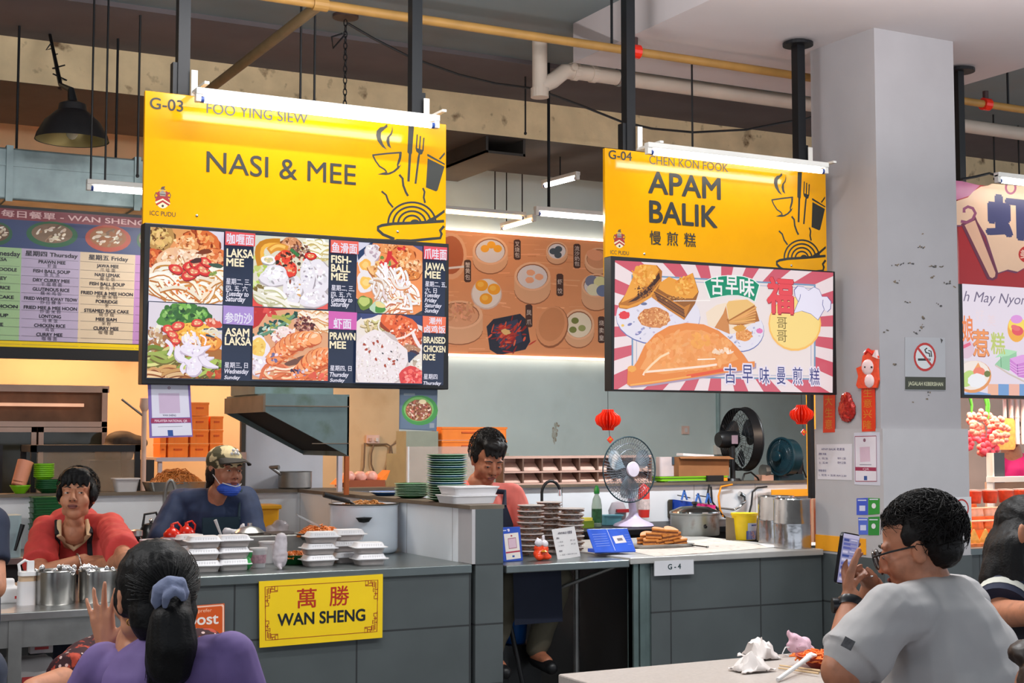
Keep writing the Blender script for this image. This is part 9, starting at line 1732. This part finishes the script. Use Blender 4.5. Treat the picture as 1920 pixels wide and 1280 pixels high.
for k in range(5):
 q = at(1884+k*11, 745, 7.79); t = thing('hanging_tube', 'pale bamboo-like hanging tube, %s behind the orange board' % posn[k].replace('pillar', 'flowers'), 'tube', (q.x, 7.79, 1.5), 'pale hanging tubes in the cake stall'); MB().cyl((q.x, 7.79, 1.5), (q.x, 7.79, 1.951), .017, n=14).build('tube', mat('pale_bamboo', (226, 206, 206), .4), t, True); [MB().cyl((q.x, 7.79, z_), (q.x, 7.79, z_+.012), .0195, n=14).build('joint', mat('pale_bamboo', (226, 206, 206)), t) for z_ in (1.7, 1.95, 2.2)]
q0, q1 = at(1858, 905, 7.62), at(1960, 848, 7.62); t = thing('serving_hatch', 'dark panel and white sill of the cake stall window before the pink shirt', 'hatch', tuple(q0)); x1_ = at(1884, 880, 7.62).x; MB().bx((q0.x, 7.6, zc+.001), (q0.x+.015, 7.66, q1.z)).build('post', m_fit, t); MB().bx((q0.x+.015, 7.62, q0.z), (x1_, 7.65, q1.z)).build('dark_panel', mat('dark_screen', (52, 56, 60), .25), t); MB().bx((q0.x-.005, 7.58, at(1890, 903, 7.62).z), (q1.x, 7.66, at(1890, 893, 7.62).z)).build('sill', m_fit, t); MB().bx((q0.x, 7.66, zc), (q1.x, 7.68, at(1890, 903, 7.62).z)).build('lower_panel', mat('peach_board', (206, 160, 130)), t)
hp_ = at(1893, 815, 8.05); t = thing('person', 'person in bright pink shirt bending behind the cake stall window', 'person', (hp_.x, 8.1, 0)); M_ = frame(hp_, V((-.3, -1, -.3)), (0, 0, 1), 1.0); b = MB(); head_shape(b, M_); ch = at(1900, 885, 8.12); hip = V((ch.x+.03, 8.2, .9)); rcone(b, hp_, ch, .055, .11); chain(b, [ch, hip, hip+V((0, 0, -.4))], [.13, .14, .12])
for s in (-1, 1): chain(b, [ch+V((s*.16, 0, .05)), ch+V((s*.2, -.05, -.22)), ch+V((s*.1, -.2, -.3))], [.05, .042, .03]); hand(b, ch+V((s*.1, -.2, -.3)), V((0, -1, 0)), V((0, 0, -1)), flip=-s)
legs(b, t, hip, V((0, 0, -.45)), V((1, 0, 0)), V((0, -1, 0))); organic(b, 'body', sk, t, .009, 2); face_parts(t, M_, sk); c_ = MB(); rcone(c_, ch+V((-.15, 0, .05)), ch+V((.15, 0, .05)), .08, .08); chain(c_, [ch, hip], [.17, .17]); organic(c_, 'shirt', mat('hot_pink_cloth', (226, 40, 120), .7, var=.08), t, .01, 3, WR(.008, 12)); hair_cap(t, M_, SHORT, m_hair)
# ================================================================== near table
TZN = .75; c0 = atz(1046, 1263, TZN)
t = thing('dining_table', 'pale speckled dining table in front of the man in white', 'table', (c0.x+1, c0.y-.4, 0)); MB().bx((c0.x, c0.y-.72, TZN-.035), (c0.x+1.9, c0.y, TZN)).build('table_top', mat('speckled_laminate', (176, 168, 162), .4, var=.1, scale=90), t, bevel=.006)
for x in (c0.x+.12, c0.x+1.7): MB().bx((x, c0.y-.46, .03), (x+.06, c0.y-.4, TZN-.035)).build('leg', m_steeld, t); MB().bx((x, c0.y-.75, 0), (x+.06, c0.y-.1, .03)).build('foot', m_steeld, t)
def crumple(label, c, prs, seed):
 random.seed(seed); t = thing('crumpled_tissue', label, 'tissue', tuple(c)); mb = MB(); vs, fs = [], []
 for i in range(13):
  for j in range(11): x, y = (i/12-.5)*prs[0], (j/10-.5)*prs[1]; vs.append(c+V((x+.02*noise.noise(V((i*.5, j*.5, seed))), y, .004+prs[2]*max(0, 1.25-((i-6)/5)**2-((j-5)/4.6)**2)*(.55+.9*abs(noise.noise(V((i*.3+seed, j*.34, 1)))))+.016*abs(noise.noise(V((i*.55, j*.55, seed+3)))))))
 fs = [[i*11+j, (i+1)*11+j, (i+1)*11+j+1, i*11+j+1] for i in range(12) for j in range(10)]; mb.add(vs, fs); o = mb.build('tissue', mat('tissue_white', (216, 208, 204), .9, var=.04), t, True, 30); md_ = o.modifiers.new('th', 'SOLIDIFY'); md_.thickness = .003; md_.offset = 1
crumple('larger crumpled white tissue near the table edge', atz(1410, 1258, TZN), (.13, .1, .05), 2); crumple('crumpled white tissue standing up behind the larger one', atz(1425, 1234, TZN), (.11, .12, .075), 5)
c = atz(1498, 1228, TZN); t = thing('face_mask', 'crumpled pinkish face mask beside the red bowl', 'face mask', tuple(c)); mb = MB(); mb.ball(c+V((0, 0, .035)), (.05, .036, .036), 14); rcone(mb, c+V((-.02, 0, .05)), c+V((-.045, .0, .09)), .026, .006); rcone(mb, c+V((.01, 0, .03)), c+V((.06, .0, .02)), .034, .012); organic(mb, 'fabric', mat('pink_mask', (216, 176, 190), .7, var=.1, col2=(176, 120, 140), c2=(.6, .68), s2=60), t, .005, 1, lambda p, n: .011*noise.noise(p*38)); MB().tube([c+V((-.03, 0, .03)), c+V((-.07, -.01, .035)), c+V((-.085, -.01, .012)), c+V((-.06, -.02, .004)), c+V((-.02, -.02, .01))], .0025).build('ear_loop', m_paper, t, True)
c = atz(1548, 1252, TZN); t = thing('noodle_bowl', 'red bowl of leftover orange noodles near the elbow of the man', 'bowl', tuple(c)); MB().lathe([(.05, 0), (.055, .004), (.1, .04), (.105, .045), (.098, .044), (.05, .01), (0, .008)], c, 32).build('bowl', mat('red_bowl', (150, 44, 34), .3), t, True); noodles(c+V((0, 0, .03)), .092, .092, .03, 120, .003, .07).build('noodle_filling', fo[0], t, True)['kind'] = 'stuff'
t = thing('plastic_spoon', 'white plastic spoon leaning on the red bowl', 'spoon', tuple(atz(1480, 1268, TZN))); a_, b_ = atz(1458, 1274, TZN+.008), c+V((-.07, -.01, .05)); MB().tube([a_, a_.lerp(b_, .7), b_], [.007, .008, .012]).build('handle', m_paper, t, True); MB().ball(b_, (.02, .02, .008), 10).build('scoop', m_paper, t, True)
for k, (u0, v0, u1, v1, l_) in enumerate(((1460, 1252, 1535, 1262, 'lower'), (1462, 1247, 1538, 1257, 'upper'))):
 t = thing('chopstick', 'pale wooden chopstick beside the crumpled tissues, the %s of the pair' % l_, 'chopstick', tuple(atz(u0, v0, TZN)), 'chopsticks on the near table'); MB().cyl(atz(u0, v0, TZN+.006), atz(u1, v1, TZN+.012), .003, .004, 8).build('stick', mat('pale_wood', (206, 176, 136), .6), t)
